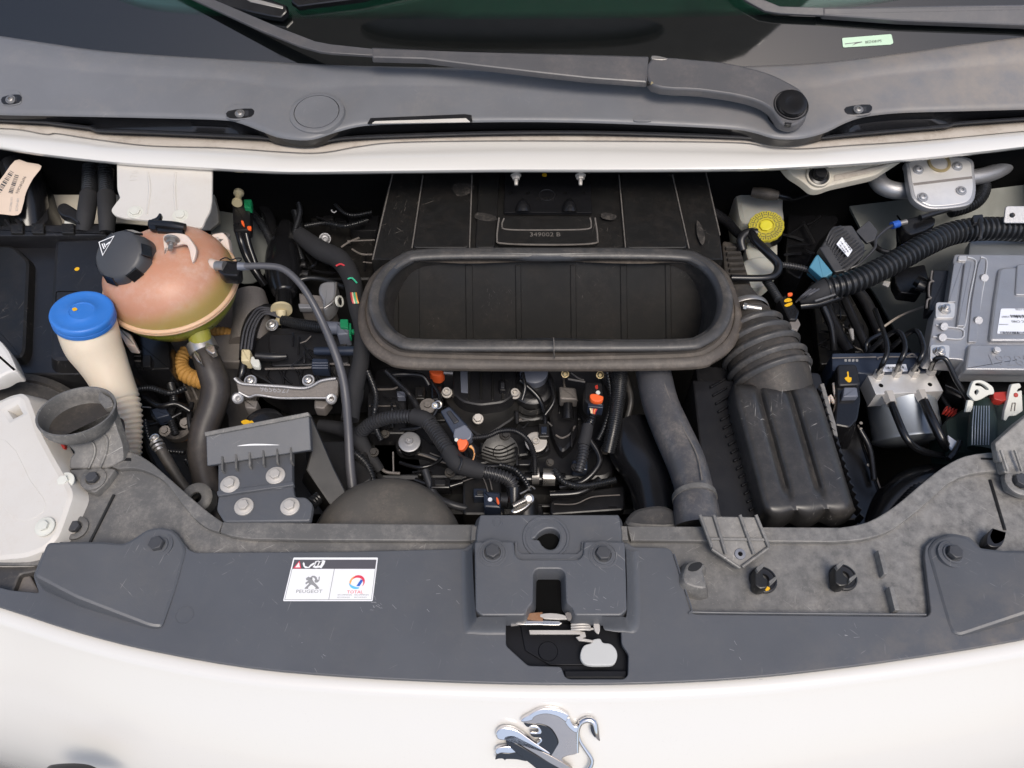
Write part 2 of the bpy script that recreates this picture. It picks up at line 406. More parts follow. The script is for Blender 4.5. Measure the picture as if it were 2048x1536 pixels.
# windscreen glass: thin tinted sheet
g = bpy.data.materials.new('green_tinted_glass'); g.use_nodes = True; t = g.node_tree; t.nodes.clear()
tr = t.nodes.new('ShaderNodeBsdfTransparent'); tr.inputs[0].default_value = (.55, .78, .7, 1)
gl = t.nodes.new('ShaderNodeBsdfGlossy'); gl.inputs['Roughness'].default_value = .02
fr = t.nodes.new('ShaderNodeFresnel'); fr.inputs[0].default_value = 1.7
mx = t.nodes.new('ShaderNodeMixShader'); oo = t.nodes.new('ShaderNodeOutputMaterial')
t.links.new(fr.outputs[0], mx.inputs[0]); t.links.new(tr.outputs[0], mx.inputs[1]); t.links.new(gl.outputs[0], mx.inputs[2]); t.links.new(mx.outputs[0], oo.inputs[0])
M['glass'] = g
def sheet(n, g_, m, p, **k): return mk(n, g_, M[m], p, **k)

# coolant seen through the wall of the tank: greener below a slanting level
def see_through_level(m, origin, axis, lo, hi, col):
    t = m.node_tree; b = t.nodes['Principled BSDF']; src = b.inputs['Base Color'].links[0].from_socket
    geo = t.nodes.new('ShaderNodeNewGeometry'); sb = t.nodes.new('ShaderNodeVectorMath'); sb.operation = 'SUBTRACT'; sb.inputs[1].default_value = origin
    dt = t.nodes.new('ShaderNodeVectorMath'); dt.operation = 'DOT_PRODUCT'; dt.inputs[1].default_value = axis
    mr = t.nodes.new('ShaderNodeMapRange'); mr.interpolation_type = 'SMOOTHSTEP'
    mr.inputs[1].default_value = lo; mr.inputs[2].default_value = hi; mr.inputs[3].default_value = .85; mr.inputs[4].default_value = 0
    mx = t.nodes.new('ShaderNodeMix'); mx.data_type = 'RGBA'; mx.inputs[7].default_value = (*col, 1)
    t.links.new(geo.outputs['Position'], sb.inputs[0]); t.links.new(sb.outputs[0], dt.inputs[0]); t.links.new(dt.outputs['Value'], mr.inputs[0])
    t.links.new(mr.outputs[0], mx.inputs[0]); t.links.new(src, mx.inputs[6]); t.links.new(mx.outputs[2], b.inputs['Base Color'])
def stain(m, axis, lo, hi, col, scale=16, thr=(.42, .66)):
    t = m.node_tree; b = t.nodes['Principled BSDF']; src = b.inputs['Base Color'].links[0].from_socket
    geo = t.nodes.new('ShaderNodeNewGeometry'); dt = t.nodes.new('ShaderNodeVectorMath'); dt.operation = 'DOT_PRODUCT'; dt.inputs[1].default_value = axis
    mr = t.nodes.new('ShaderNodeMapRange'); mr.inputs[1].default_value = lo; mr.inputs[2].default_value = hi
    nz = t.nodes.new('ShaderNodeTexNoise'); nz.inputs['Scale'].default_value = scale; nz.inputs['Detail'].default_value = 9; nz.inputs['Roughness'].default_value = .72
    m2 = t.nodes.new('ShaderNodeMapRange'); m2.inputs[1].default_value = thr[0]; m2.inputs[2].default_value = thr[1]
    mu = t.nodes.new('ShaderNodeMath'); mu.operation = 'MULTIPLY'; mx = t.nodes.new('ShaderNodeMix'); mx.data_type = 'RGBA'; mx.inputs[7].default_value = (*col, 1)
    t.links.new(geo.outputs['Position'], dt.inputs[0]); t.links.new(dt.outputs['Value'], mr.inputs[0]); t.links.new(geo.outputs['Position'], nz.inputs['Vector'])
    t.links.new(nz.outputs['Fac'], m2.inputs[0]); t.links.new(mr.outputs[0], mu.inputs[0]); t.links.new(m2.outputs[0], mu.inputs[1])
    t.links.new(mu.outputs[0], mx.inputs[0]); t.links.new(src, mx.inputs[6]); t.links.new(mx.outputs[2], b.inputs['Base Color'])
# brown road dust lies on the right front edge of the cover and of the cowl
stain(M['cover'], (.35, -1, 0), .49, .62, (.17, .15, .13), 26)
stain(M['dusty'], (1, 0, 0), .12, .6, (.26, .25, .235), 75, (.36, .66))
stain(M['cowl'], (1, .15, 0), .25, 1.0, (.27, .235, .2), 6, (.35, .6))

# ================================================================== SETTING
gp = [V((-60, -60, -.92)), V((60, -60, -.92)), V((60, 60, -.92)), V((-60, 60, -.92))]
tag(mk('ground', (gp, [(0, 1, 2, 3)]), M['ground'], flat=True), kind='structure')

# ================================================================== BODY OF THE VAN: bumper, bay walls, open bonnet
EDGE = [(-220, 1160), (-100, 1188), (0, 1214), (150, 1262), (300, 1300), (500, 1335), (700, 1353), (900, 1363), (1100, 1368), (1300, 1366), (1500, 1355), (1700, 1333), (1900, 1304), (2048, 1278), (2150, 1256), (2280, 1225)]
edge = [P3(u, v, -.010) for u, v in sm(EDGE, 4, False)]
prof = [(.03, -.03), (.012, -.008), (.003, -.004), (-.002, -.003), (-.012, -.004), (-.0155, -.006), (-.019, -.010), (-.024, -.0155), (-.05, -.0415), (-.08, -.072), (-.105, -.1), (-.13, -.14), (-.15, -.2), (-.155, -.3), (-.15, -.45)]
rows = [[p + V((0, dy, dz)) for p in edge] for dy, dz in prof]
bump = thing('front_bumper', 'glossy white front body panel curving below the dark cover', 'car panel', (0, -.45, -.1))
mk('skin', grid(rows), M['white'], bump, ang=80, solid=.002)
PB = (P3(1090, 1370, -.010) + V((0, -.024, -.0155)), V((0, -.655, .755)).normalized())
# second dark badge edge bottom left and a parking light chip
mk('lower_grille_edge', prism(sm([(78, 1574), (84, 1545), (105, 1538), (150, 1537), (182, 1545), (215, 1574)]), lift(PB, .001), .01, .001), M['gloss'], bump)

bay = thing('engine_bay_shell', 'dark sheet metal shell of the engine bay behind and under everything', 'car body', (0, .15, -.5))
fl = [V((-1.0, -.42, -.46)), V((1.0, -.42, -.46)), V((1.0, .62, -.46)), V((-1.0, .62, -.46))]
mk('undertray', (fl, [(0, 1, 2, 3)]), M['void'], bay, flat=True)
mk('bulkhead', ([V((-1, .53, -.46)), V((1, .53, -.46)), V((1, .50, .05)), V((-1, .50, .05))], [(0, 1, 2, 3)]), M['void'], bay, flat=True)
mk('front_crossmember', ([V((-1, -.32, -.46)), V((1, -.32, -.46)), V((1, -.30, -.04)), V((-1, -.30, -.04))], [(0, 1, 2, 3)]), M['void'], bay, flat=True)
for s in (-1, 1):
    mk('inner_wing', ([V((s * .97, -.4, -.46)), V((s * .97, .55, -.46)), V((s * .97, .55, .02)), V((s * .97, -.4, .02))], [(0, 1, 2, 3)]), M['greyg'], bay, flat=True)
# painted inner wing panels that show between the parts
mk('painted_panel', prism(sm([(75, 330), (150, 322), (235, 330), (400, 345), (430, 400), (420, 460), (240, 446), (95, 450), (78, 400)], 3), plane(300, 400, -.10, (0, -.6, .8)), .01), M['cream'], bay)
mk('painted_panel', prism(sm([(420, 350), (540, 352), (552, 380), (530, 440), (545, 500), (520, 560), (470, 560), (425, 480)], 3), plane(480, 400, -.13, (.2, -.6, .8)), .01), M['greyg'], bay)
mk('painted_panel', prism(R([(1690, 395), (1760, 350), (2150, 250), (2150, 780), (1900, 760), (1850, 740), (1790, 660), (1752, 590), (1700, 520), (1728, 470)], 14), plane(1800, 500, -.16, (-.15, -.5, .8)), .01), M['greyg'], bay)
mk('painted_panel', prism(R([(330, 690), (470, 600), (560, 640), (450, 1010), (390, 1010), (330, 800)], 20), -.30, .01), M['castd'], bay)

# bonnet, standing open above the frame: seen only in the windscreen and in glossy parts
hb = [(.86, .44), (.32, 1.34)]
dirh = V((0, hb[1][0] - hb[0][0], hb[1][1] - hb[0][1])); hl = dirh.length; dirh.normalize(); hn = V((0, -dirh.z, dirh.y))
def H(x, s, o=0): return V((x, hb[0][0], hb[0][1])) + dirh * s + hn * o
hood = thing('bonnet', 'open white bonnet standing above the windscreen', 'bonnet', H(0, 0))
mk('outer_skin', prism3([H(-.82, 0), H(.82, 0), H(.74, hl * .8), H(.6, hl), H(-.6, hl), H(-.74, hl * .8)], hn, .01, .003), M['white'], hood)
ov = [H(.42 * math.copysign(abs(math.cos(a)) ** .7, math.cos(a)), hl * .62 + .13 * math.copysign(abs(math.sin(a)) ** .8, math.sin(a)), .03) for a in [2 * math.pi * i / 40 for i in range(40)]]
mk('inner_frame', prism3([H(-.78, .03, .03), H(.78, .03, .03), H(.7, hl * .8, .03), H(.57, hl * .96, .03), H(-.57, hl * .96, .03), H(-.7, hl * .8, .03)], hn, .018, .004, holes=[ov, [H(-.6, .12, .03), H(-.1, .12, .03), H(-.2, .32, .03), H(-.55, .32, .03)], [H(.6, .12, .03), H(.1, .12, .03), H(.2, .32, .03), H(.55, .32, .03)]]), M['liner'], hood)
mk('inner_panel', prism3([H(-.77, .02, .008), H(.77, .02, .008), H(.7, hl * .8, .008), H(.56, hl * .96, .008), H(-.56, hl * .96, .008), H(-.7, hl * .8, .008)], hn, .004, .001), M['black'], hood)

# ================================================================== GRILLE-TOP COVER
cf = [(u, v) for u, v in sm(EDGE, 3, False) if -210 < u < 2270]
top = [(2270, 1100), (1966, 1101), (1956, 1088), (1938, 1073), (1905, 1066), (1870, 1074), (1851, 1092), (1849, 1112), (1862, 1224), (1855, 1233), (1388, 1228), (1381, 1219), (1345, 1103), (1335, 1095), (1268, 1094), (1252, 1084), (946, 1084), (930, 1097), (700, 1103), (392, 1105), (377, 1099), (369, 1087), (352, 1064), (318, 1056), (290, 1062), (268, 1080), (248, 1089), (205, 1084), (93, 1083), (66, 1152), (78, 1186), (20, 1180), (-210, 1120)]
HOLE = R([(1012, 1190), (1012, 1291), (1056, 1331), (1122, 1333), (1130, 1354), (1140, 1358), (1248, 1358), (1256, 1350), (1257, 1308), (1243, 1288), (1240, 1190)], 6)
cover = thing('grille_top_cover', 'long dark grey plastic cover with bolts across the front of the engine bay', 'plastic cover', P3(1024, 1250, 0))
mk('cover_sheet', prism(R(cf + top, 5, 2), 0, .006, .0012, holes=[HOLE]), M['cover'], cover)
# raised corner pads: their tops tilt so that the inner side runs out into the sheet
def tiltx(u1, z1, u2, z2, v=1150):
    a, b = P3(u1, v, z1), P3(u2, v, z2)
    x = (b - a); n = V((-x.z, 0, x.x)).normalized()
    return (a, n if n.z > 0 else -n)
mk('corner_pad', prism(R([(94, 1083), (205, 1082), (248, 1086), (270, 1074), (292, 1058), (320, 1052), (348, 1058), (366, 1080), (374, 1100), (352, 1180), (325, 1256), (300, 1254), (150, 1196), (66, 1152)], 10), tiltx(70, .042, 345, .004), .046, .004, .0), M['cover'], cover)
mk('corner_pad', prism(R([(1853, 1098), (1872, 1075), (1905, 1066), (1936, 1073), (1958, 1094), (2010, 1100), (2270, 1102), (2270, 1160), (2060, 1226), (1922, 1272), (1905, 1268), (1895, 1250)], 10), tiltx(1880, .003, 2100, .03), .034, .004, .001), M['cover'], cover)
# centre lock cover
lc = [(949, 1083), (1027, 1082), (1030, 1108), (1040, 1118), (1158, 1118), (1167, 1108), (1168, 1082), (1250, 1083), (1254, 1220), (1242, 1231), (1150, 1231), (1145, 1216), (1132, 1205), (1130, 1146), (1122, 1138), (1074, 1138), (1067, 1146), (1066, 1205), (1056, 1216), (1050, 1231), (963, 1231), (951, 1220)]
ZL = .030
mk('lock_cover', prism(R(lc, 5), ZL, .024, .002, .004), M['cover'], cover)
# sloping skirt round the lock cover
a_ = [(944, 1095), (951, 1222), (963, 1233), (1012, 1233)]; b_ = [(922, 1100), (925, 1250), (945, 1268), (1010, 1270)]
a2 = [(1204, 1233), (1242, 1233), (1254, 1222), (1252, 1095)]; b2 = [(1210, 1260), (1248, 1264), (1280, 1250), (1278, 1100)]
for A, B in ((a_, b_), (a2, b2)):
    A, B = sm(A, 4, False), sm(B, 4, False)
    rr = []
    for k in range(8):
        t = k / 7; h = .0005 + (ZL - .0025) * (1 - t) ** 2.2
        rr.append([P3(a[0], a[1], ZL - .002).lerp(P3(b[0], b[1], .001), t) * 1 for a, b in zip(A, B)])
        for p in rr[-1]: p.z = h
    mk('skirt', grid(rr), M['cover'], cover, ang=70)
# lock support behind it with a ragged hole
rag = sm([(1072, 1074), (1078, 1066), (1092, 1058), (1108, 1058), (1119, 1068), (1118, 1082), (1110, 1096), (1096, 1098), (1084, 1090), (1078, 1080), (1066, 1078)], 3)
mk('lock_support', prism(R([(960, 1029), (1238, 1029), (1243, 1060), (1243, 1128), (950, 1128), (954, 1060)], 4), .020, .02, .002, .006, holes=[rag]), M['cover'], cover)
mk('hole_shade', prism(ell(1093, 1084, 36, 28), .005, .002, 0), M['void'], cover)  # black disc added under the hole to stand for its shade
mk('hole_rim', lathe(P3(1092, 1075, .0201), V((0, 0, 1)), [(.0300, .0), (.0290, .0014), (.0265, .0014), (.0255, .0), (.0195, .0003), (.0190, -.0004)], 40), M['cover'], cover)
mk('pip', lathe(P3(995, 1044, .0199), V((0, 0, 1)), [(.0065, 0), (.006, .0006), (.0045, .0006), (.004, 0)], 20), M['cover'], cover)
mk('notch_wall', prism([(1029, 1083), (1035, 1083), (1036, 1100), (1044, 1107), (1154, 1107), (1162, 1100), (1163, 1083), (1169, 1083), (1168, 1111), (1158, 1120), (1040, 1120), (1030, 1111)], .0245, .012, .001), M['cover'], cover)
for s in (0, 1):
    u = 943 if s == 0 else 1236
    mk('side_tab', prism([(u, 1052), (u + 18, 1052), (u + 20, 1080), (u - 1, 1080)], .012, .01, .001), M['dusty'], cover)
mk('slot_floor', prism([(1060, 1130), (1138, 1130), (1150, 1240), (1046, 1240)], .004, .004, 0), M['void'], cover)  # black sheet, the slot's shade put into its colour
for (u, v, z, sty) in ((316, 1091, .0075, 0), (1906, 1108, .008, 0), (985, 1106, ZL, 1), (1206, 1110, ZL, 1)):
    p = P3(u, v, z); k = mpp(p)
    mk('washer_ring', lathe(p, V((0, 0, 1)), [(30 * k, -.004), (29 * k, .0008), (26 * k, .0010), (25 * k, .0002), (21 * k, .0004), (20 * k, .0022), (17 * k, .0024), (16 * k, .001)], 36), M['cover'], cover)
    bolt(p + V((0, 0, .001)), V((0, 0, 1)), 15 * k, M['capg'], cover, style='hex' if sty else 'hex', wash=0, h=.75)
mk('round_mark', lathe(P3(369, 1230, .0), V((0, 0, 1)), [(.0110, 0), (.0108, .0004), (.0102, .0004), (.01, 0)], 28), M['cover'], cover)

rs = random.Random(5)
for cx_, cy_, n_, sp_r in ((748, 1212, 14, 18), (1700, 1262, 5, 14), (1880, 1190, 5, 12), (1180, 1215, 6, 16), (880, 1200, 6, 26), (1480, 1320, 5, 40), (640, 1300, 4, 60)):
    gs = []
    for i in range(n_):
        u, v = cx_ + rs.gauss(0, sp_r), cy_ + rs.gauss(0, sp_r * .6); a = rs.uniform(-1.2, .2); l = rs.uniform(3, 12)
        zz = ZL if 960 < u < 1240 and v < 1225 else 0
        p, q = P3(u, v, zz + .0003), P3(u + l * math.cos(a), v - l * math.sin(a), zz + .0003); d = (q - p).normalized(); o = V((-d.y, d.x, 0)) * rs.uniform(.0002, .0006)
        gs.append(([p, q - o * .2, q + o * .6, p + o], [(0, 1, 2, 3)]))
    mk('scuff_marks', merge(*gs), M['scuff'], cover, flat=True, kind='stuff')

# sticker on the cover
S0 = .0007
stk = thing('service_sticker', 'white sticker with a lion emblem and an oil logo on the grille cover', 'sticker', P3(660, 1160, S0))
sp = lambda x, y: (587 + (755 - 587) * x - (0 + 20 * 1) * y * 1 + (1 - 1) * 0 + 0 * x * y, 1115 + 86 * y + 1 * x) if True else None
def sq(x, y):                                         # sticker coordinates (0..1, 0..1) to the photograph
    tl, tr_, br, bl = V((587, 1115)), V((756, 1115)), V((745, 1202)), V((566, 1202))
    p = tl.lerp(tr_, x).lerp(bl.lerp(br, x), y); return (p.x, p.y)
def squad(x0, y0, x1, y1): return [sq(x0, y0), sq(x1, y0), sq(x1, y1), sq(x0, y1)]
bk_ = mk('backing', prism(R(squad(0, 0, 1, 1), 2), S0, .0006, 0), M['stick'], stk)
mk('header_band', prism(squad(.015, .05, .985, .26), S0 + .0003, .0002, 0), M['inkd'], bk_)
fr_ = squad(.015, .05, .985, .965)
mk('border_line', merge(*[prism(squad(*q), S0 + .00025, .0002, 0) for q in ((.012, .26, .018, .97), (.982, .26, .988, .97), (.012, .962, .988, .972), (.505, .26, .511, .965))]), M['greyi'], bk_)
mk('warning_triangle', prism([sq(.08, .07), sq(.12, .25), sq(.025, .25)], S0 + .0006, .0002, 0), M['redi'], bk_)
mk('warning_triangle_face', merge(prism([sq(.078, .11), sq(.103, .225), sq(.047, .225)], S0 + .0008, .0001, 0)), M['whi'], bk_)
hand = [[(.13, .10), (.15, .14), (.155, .19), (.20, .22), (.22, .16), (.25, .12), (.27, .12), (.26, .16), (.23, .20), (.215, .24), (.165, .245), (.14, .20), (.125, .14)],
        [(.265, .09), (.30, .07), (.33, .09), (.355, .06), (.385, .075), (.38, .15), (.355, .25), (.33, .23), (.29, .245), (.25, .22), (.27, .15)]]
mk('book_pictogram', merge(*[prism([sq(*q) for q in h], S0 + .0006, .0002, 0) for h in hand]), M['whi'], bk_)
mk('book_page', merge(prism([sq(.285, .10), sq(.31, .095), sq(.30, .19), sq(.272, .195)], S0 + .0009, .0001, 0), prism([sq(.325, .10), sq(.35, .085), sq(.338, .18), sq(.312, .19)], S0 + .0009, .0001, 0)), M['inkd'], bk_)
def spt(x, y): return sq(x, y)
lion = [[(.20, .48), (.225, .44), (.25, .46), (.275, .50), (.30, .56), (.345, .64), (.375, .70), (.37, .72), (.33, .72), (.335, .69), (.30, .64), (.275, .62), (.25, .68), (.25, .72), (.21, .72), (.215, .69), (.25, .60), (.24, .58), (.215, .62), (.205, .58), (.235, .53), (.21, .52)],
        [(.25, .46), (.265, .42), (.295, .42), (.325, .46), (.33, .50), (.35, .52), (.345, .46), (.35, .43), (.358, .46), (.36, .53), (.345, .57), (.32, .58), (.305, .54), (.31, .50), (.29, .46), (.27, .46), (.28, .49), (.26, .50)]]
mk('lion_print', merge(*[prism([spt(*q) for q in h], S0 + .0004, .0002, 0) for h in lion]), M['greyi'], bk_)
txt('PEUGEOT', sq(.125, .815), sq(.42, .815), S0 + .0002, M['greyi'], bk_, h=.0001, wy=.8)
txt('TOTAL', sq(.70, .825), sq(.88, .825), S0 + .0002, M['redi'], bk_, h=.0001, wy=.85)
for nm, x0, x1 in (('RECOMMANDE', .60, .76), ('RECOMMENDS', .79, .95)):
    txt(nm, sq(x0, .875), sq(x1, .875), S0 + .0002, M['greyi'], bk_, h=.0001)
    txt(nm, sq(x0, .93), sq(x1 - .02, .93), S0 + .0002, M['greyi'], bk_, h=.0001)
def arc(cx, cy, r0, r1, a0, a1, w0=.0, w1=1.0):
    o, i = [], []
    for k in range(13):
        t = k / 12; a = math.radians(a0 + (a1 - a0) * t); w = math.sin(math.pi * min(1, .12 + .88 * t)) * (r1 - r0) + .004
        o.append(sq(cx + math.cos(a) * r1 * .54, cy + math.sin(a) * r1)); i.append(sq(cx + math.cos(a) * (r1 - w) * .54, cy + math.sin(a) * (r1 - w)))
    return o + i[::-1]
mk('logo_red', prism(arc(.80, .56, .10, .155, -160, 40), S0 + .0004, .0002, 0), M['redi'], bk_)
mk('logo_orange', prism(arc(.79, .565, .115, .15, 150, 250), S0 + .0005, .0002, 0), M['ori'], bk_)
mk('logo_cyan', prism(arc(.79, .57, .105, .155, 60, 175), S0 + .0006, .0002, 0), M['cyai'], bk_)
mk('logo_blue', prism([sq(.835, .50), sq(.862, .53), sq(.83, .66), sq(.795, .655)], S0 + .0007, .0002, 0), M['blui'], bk_)

# bonnet latch in the cut-out
lat = thing('bonnet_latch', 'black bonnet latch with bare metal plates and a pale lever pad in the cover cut-out', 'latch', P3(1130, 1290, -.02))
mk('mounting_plate', prism(R([(1000, 1180), (1000, 1296), (1052, 1342), (1112, 1345), (1122, 1372), (1268, 1372), (1270, 1180)], 6), -.016, .004, .0008), M['blkpt'], lat)
mk('front_lip', prism(R([(1128, 1340), (1254, 1340), (1254, 1356), (1130, 1356)], 3), -.008, .008, .0015), M['blkpt'], lat)
mk('striker_bracket', prism(R([(1040, 1245), (1172, 1248), (1172, 1330), (1100, 1330), (1050, 1300)], 4), -.012, .003, .0008), M['blkpt'], lat)
mk('pivot_disc', lathe(P3(1096, 1303, -.012), V((0, 0, 1)), [(.012, 0), (.011, .0016), (0, .0016)], 24), M['blkpt'], lat)
for pl_, zt, m_, nm in ((sm([(1035, 1243), (1060, 1241), (1118, 1242), (1118, 1250), (1075, 1249), (1036, 1249)], 2), .012, 'steel', 'catch_plate'),
                        ([(1058, 1260), (1160, 1260), (1163, 1268), (1060, 1268)], .006, 'zinc', 'lever_bar'),
                        (sm([(1080, 1229), (1100, 1226), (1125, 1229), (1142, 1238), (1090, 1237)], 2), .016, 'zinc', 'catch_plate'),
                        ([(1055, 1226), (1085, 1224), (1086, 1240), (1050, 1238)], .015, 'rust', 'rusty_tongue'),
                        ([(1020, 1238), (1036, 1234), (1038, 1250), (1022, 1252)], .010, 'steeld', 'pivot_tab'),
                        (sm([(1130, 1226), (1142, 1225), (1143, 1238), (1136, 1240)], 2), .018, 'castd', 'pivot_boss')):
    mk(nm, prism(pl_, zt, .003, .0005), M[m_], lat)
sp_ = P3(1143, 1247, .004); sx = V((0, 0, 1))
for k in range(6):
    a = P3(1143, 1234 + k * 5.2, .006); b = P3(1180, 1233 + k * 5.2, .006)
    mk('spring_coil', tube3([a, a.lerp(b, .25) + V((0, -.0005, .003)), a.lerp(b, .75) + V((0, -.0005, .003)), b], [.0016] * 4, n=8), M['zinc'], lat)
mk('spring_arm', tube([(1180, 1258, .004), (1196, 1257, .006)], 2.4, n=8), M['zinc'], lat)
mk('spring_hook', prism(sm([(1188, 1234), (1193, 1236), (1200, 1252), (1198, 1267), (1190, 1262), (1187, 1250)], 2), .010, .003, .0006), M['zinc'], lat)
mk('lever_link', prism([(1160, 1262), (1170, 1264), (1172, 1273), (1164, 1276), (1185, 1280), (1186, 1284), (1158, 1281), (1152, 1274), (1160, 1272)], .004, .003, .0005), M['zinc'], lat)
mk('lever_pad', prism(sm([(1182, 1286), (1186, 1279), (1200, 1277), (1206, 1285), (1222, 1288), (1233, 1301), (1234, 1317), (1226, 1329), (1205, 1331), (1176, 1330), (1163, 1321), (1161, 1306), (1168, 1291)], 3), .001, .006, .0012), M['pad'], lat)

# ================================================================== UPPER CROSSMEMBER (dusty panel behind the cover)
xm = thing('upper_crossmember', 'dusty grey plastic crossmember panel with curved ends behind the grille cover', 'panel', P3(1500, 1150, -.01))
inner = sm([(-220, 1010), (60, 1040), (118, 1075), (150, 985), (205, 930), (236, 906), (262, 904), (298, 922), (345, 962), (395, 1006), (425, 1030), (446, 1044), (520, 1046), (620, 1047)], 3, False) + [(950, 1049), (1252, 1052), (1680, 1055)] + sm([(1680, 1055), (1735, 1044), (1790, 1012), (1850, 962), (1900, 926), (1950, 908), (2048, 903), (2270, 903)], 3, False)[1:]
mk('panel_sheet', prism(inner + [(2270, 1215), (1900, 1262), (1392, 1262), (1340, 1200), (700, 1180), (300, 1200), (90, 1130), (-220, 1130)], -.010, .004, .001), M['dusty'], xm)
def rim(A, B, z, t=.008):
    A, B = sm(A, 4, False), sm(B, 4, False)
    return prism(A + B[::-1], z, t, .0015)
mk('raised_rim', rim([(205, 926), (236, 906), (262, 904), (298, 922), (345, 962), (395, 1006), (425, 1030), (446, 1044)], [(236, 938), (262, 936), (292, 942), (328, 962), (358, 1000), (390, 1038), (415, 1056), (438, 1064)], -.002), M['dusty'], xm)
mk('raised_rim', prism([(446, 1043), (620, 1046), (946, 1049), (946, 1082), (620, 1080), (500, 1078), (462, 1072), (440, 1064)], -.002, .008, .0015), M['dusty'], xm)
mk('raised_rim', prism([(1254, 1052), (1680, 1055)] + sm([(1680, 1055), (1735, 1044), (1790, 1012), (1850, 962), (1900, 926), (1950, 908), (2048, 903), (2270, 903)], 3, False)[1:] + sm([(2270, 940), (2048, 942), (1960, 945), (1905, 962), (1862, 998), (1822, 1032), (1775, 1064), (1720, 1080), (1665, 1084)], 3, False) + [(1262, 1081)], -.002, .008, .0015), M['dusty'], xm)
mk('rim_slot', prism([(220, 914), (262, 916), (262, 922), (220, 920)], -.0015, .002, .0003), M['blackd'], xm)
mk('rim_slot', prism([(1962, 915), (1998, 916), (1998, 920), (1962, 919)], -.0015, .002, .0003), M['blackd'], xm)
for a, b in (((180, 1085), (228, 990)), ((2010, 1060), (1980, 960))):
    mk('seam_rib', tube([(a[0], a[1], -.009), (b[0], b[1], -.009)], 3, n=8), M['blackd'], xm)
# small fixings standing on the panel
for (u, v, nm) in ((1388, 1150, 'cone_post'),):
    p = P3(u, v, -.01); mk(nm, merge(prism(sm([(1366, 1158), (1372, 1130), (1390, 1121), (1410, 1128), (1405, 1140), (1413, 1176), (1380, 1172)], 3), .012, .022, .003, .006)), M['dusty'], xm)
    mk('cone_post_mouth', prism(sm([(1376, 1140), (1382, 1128), (1400, 1124), (1404, 1132), (1392, 1142)], 3), .0125, .002, 0), M['blackd'], xm)
for (u, v) in ((1526, 1160), (1686, 1155)):
    p = P3(u, v, -.008); k = mpp(p)
    mk('clip_socket', lathe(p, V((0, 0, 1)), [(28 * k, 0), (27 * k, .002), (24 * k, .0025), (23 * k, .0012), (18 * k, .001), (16 * k, .004), (11 * k, .004), (10 * k, 0)], 30), M['black'], xm)
    mk('clip_prong', prism(R([(u - 16, v + 10), (u - 18, v - 22), (u - 4, v - 24), (u + 2, v - 6), (u + 12, v + 2), (u + 8, v + 16), (u - 6, v + 18)], 4), .014, .02, .002), M['blackd'], xm)
    mk('clip_tab', prism(R([(u - 14, v - 24), (u, v - 36), (u + 4, v - 30), (u - 10, v - 16)], 1.5), .02, .008, .0006), M['dusty'], xm)
    mk('clip_tab', prism(R([(u + 12, v + 2), (u + 26, v - 8), (u + 28, v - 2), (u + 14, v + 10)], 1.5), .016, .008, .0006), M['dusty'], xm)
mk('paint_dab', prism(sm([(1529, 1174), (1536, 1172), (1540, 1178), (1532, 1182)], 2), -.0045, .0004, 0), M['yel'], xm)
for q in ([(1756, 1100), (1764, 1098), (1776, 1140), (1774, 1149), (1768, 1148)], [(1778, 1173), (1786, 1171), (1798, 1212), (1800, 1220), (1790, 1220)]):
    mk('rib', prism(q, .004, .016, .001), M['dusty'], xm)
clip = thing('hose_clip', 'small open black hose clip on the dusty panel at the right edge', 'clip', P3(1985, 1078, -.01))
mk('jaw', prism(sm([(1975, 1068), (1986, 1056), (1988, 1060), (1982, 1072), (1990, 1086), (2006, 1078), (2010, 1064), (2012, 1068), (2004, 1090), (1986, 1094), (1974, 1086)], 3), .010, .018, .001), M['black'], clip)

# air filter snorkel bracket clipped over the crossmember
br = thing('snorkel_bracket', 'ribbed grey plastic bracket with a hollow rivet on the crossmember below the resonator pipe', 'bracket', P3(1470, 1080, .01))
PBr = plane(1470, 1080, .012, (0, -.25, .95))
mk('plate', prism(R([(1398, 1032), (1512, 1034), (1540, 1090), (1538, 1100), (1484, 1136), (1476, 1137), (1424, 1100), (1421, 1090)], 4), PBr, .006, .0012), M['dusty'], br)
for a, b in (((1400, 1030), (1424, 1094)), ((1428, 1030), (1452, 1108)), ((1480, 1030), (1508, 1108)), ((1512, 1030), (1538, 1094)), ((1424, 1098), (1480, 1136)), ((1536, 1096), (1484, 1134))):
    mk('rib', tube3([P3(*a, lift(PBr, .003)), P3(*b, lift(PBr, .003))], [.0022, .0022], n=8), M['dusty'], br)
mk('cross_step', prism(R([(1420, 1074), (1532, 1076), (1534, 1082), (1422, 1080)], 2), lift(PBr, .003), .004, .0008), M['dusty'], br)
pr = P3(1480, 1108, lift(PBr, 0)); mk('rivet', lathe(pr, PBr[1], [(.0072, 0), (.0066, .0016), (.003, .0018), (.0026, -.002)], 24), M['greyc'], br)
mk('rivet_hole', lathe(pr, PBr[1], [(.0027, .0005), (0, .0005)], 12), M['void'], br)

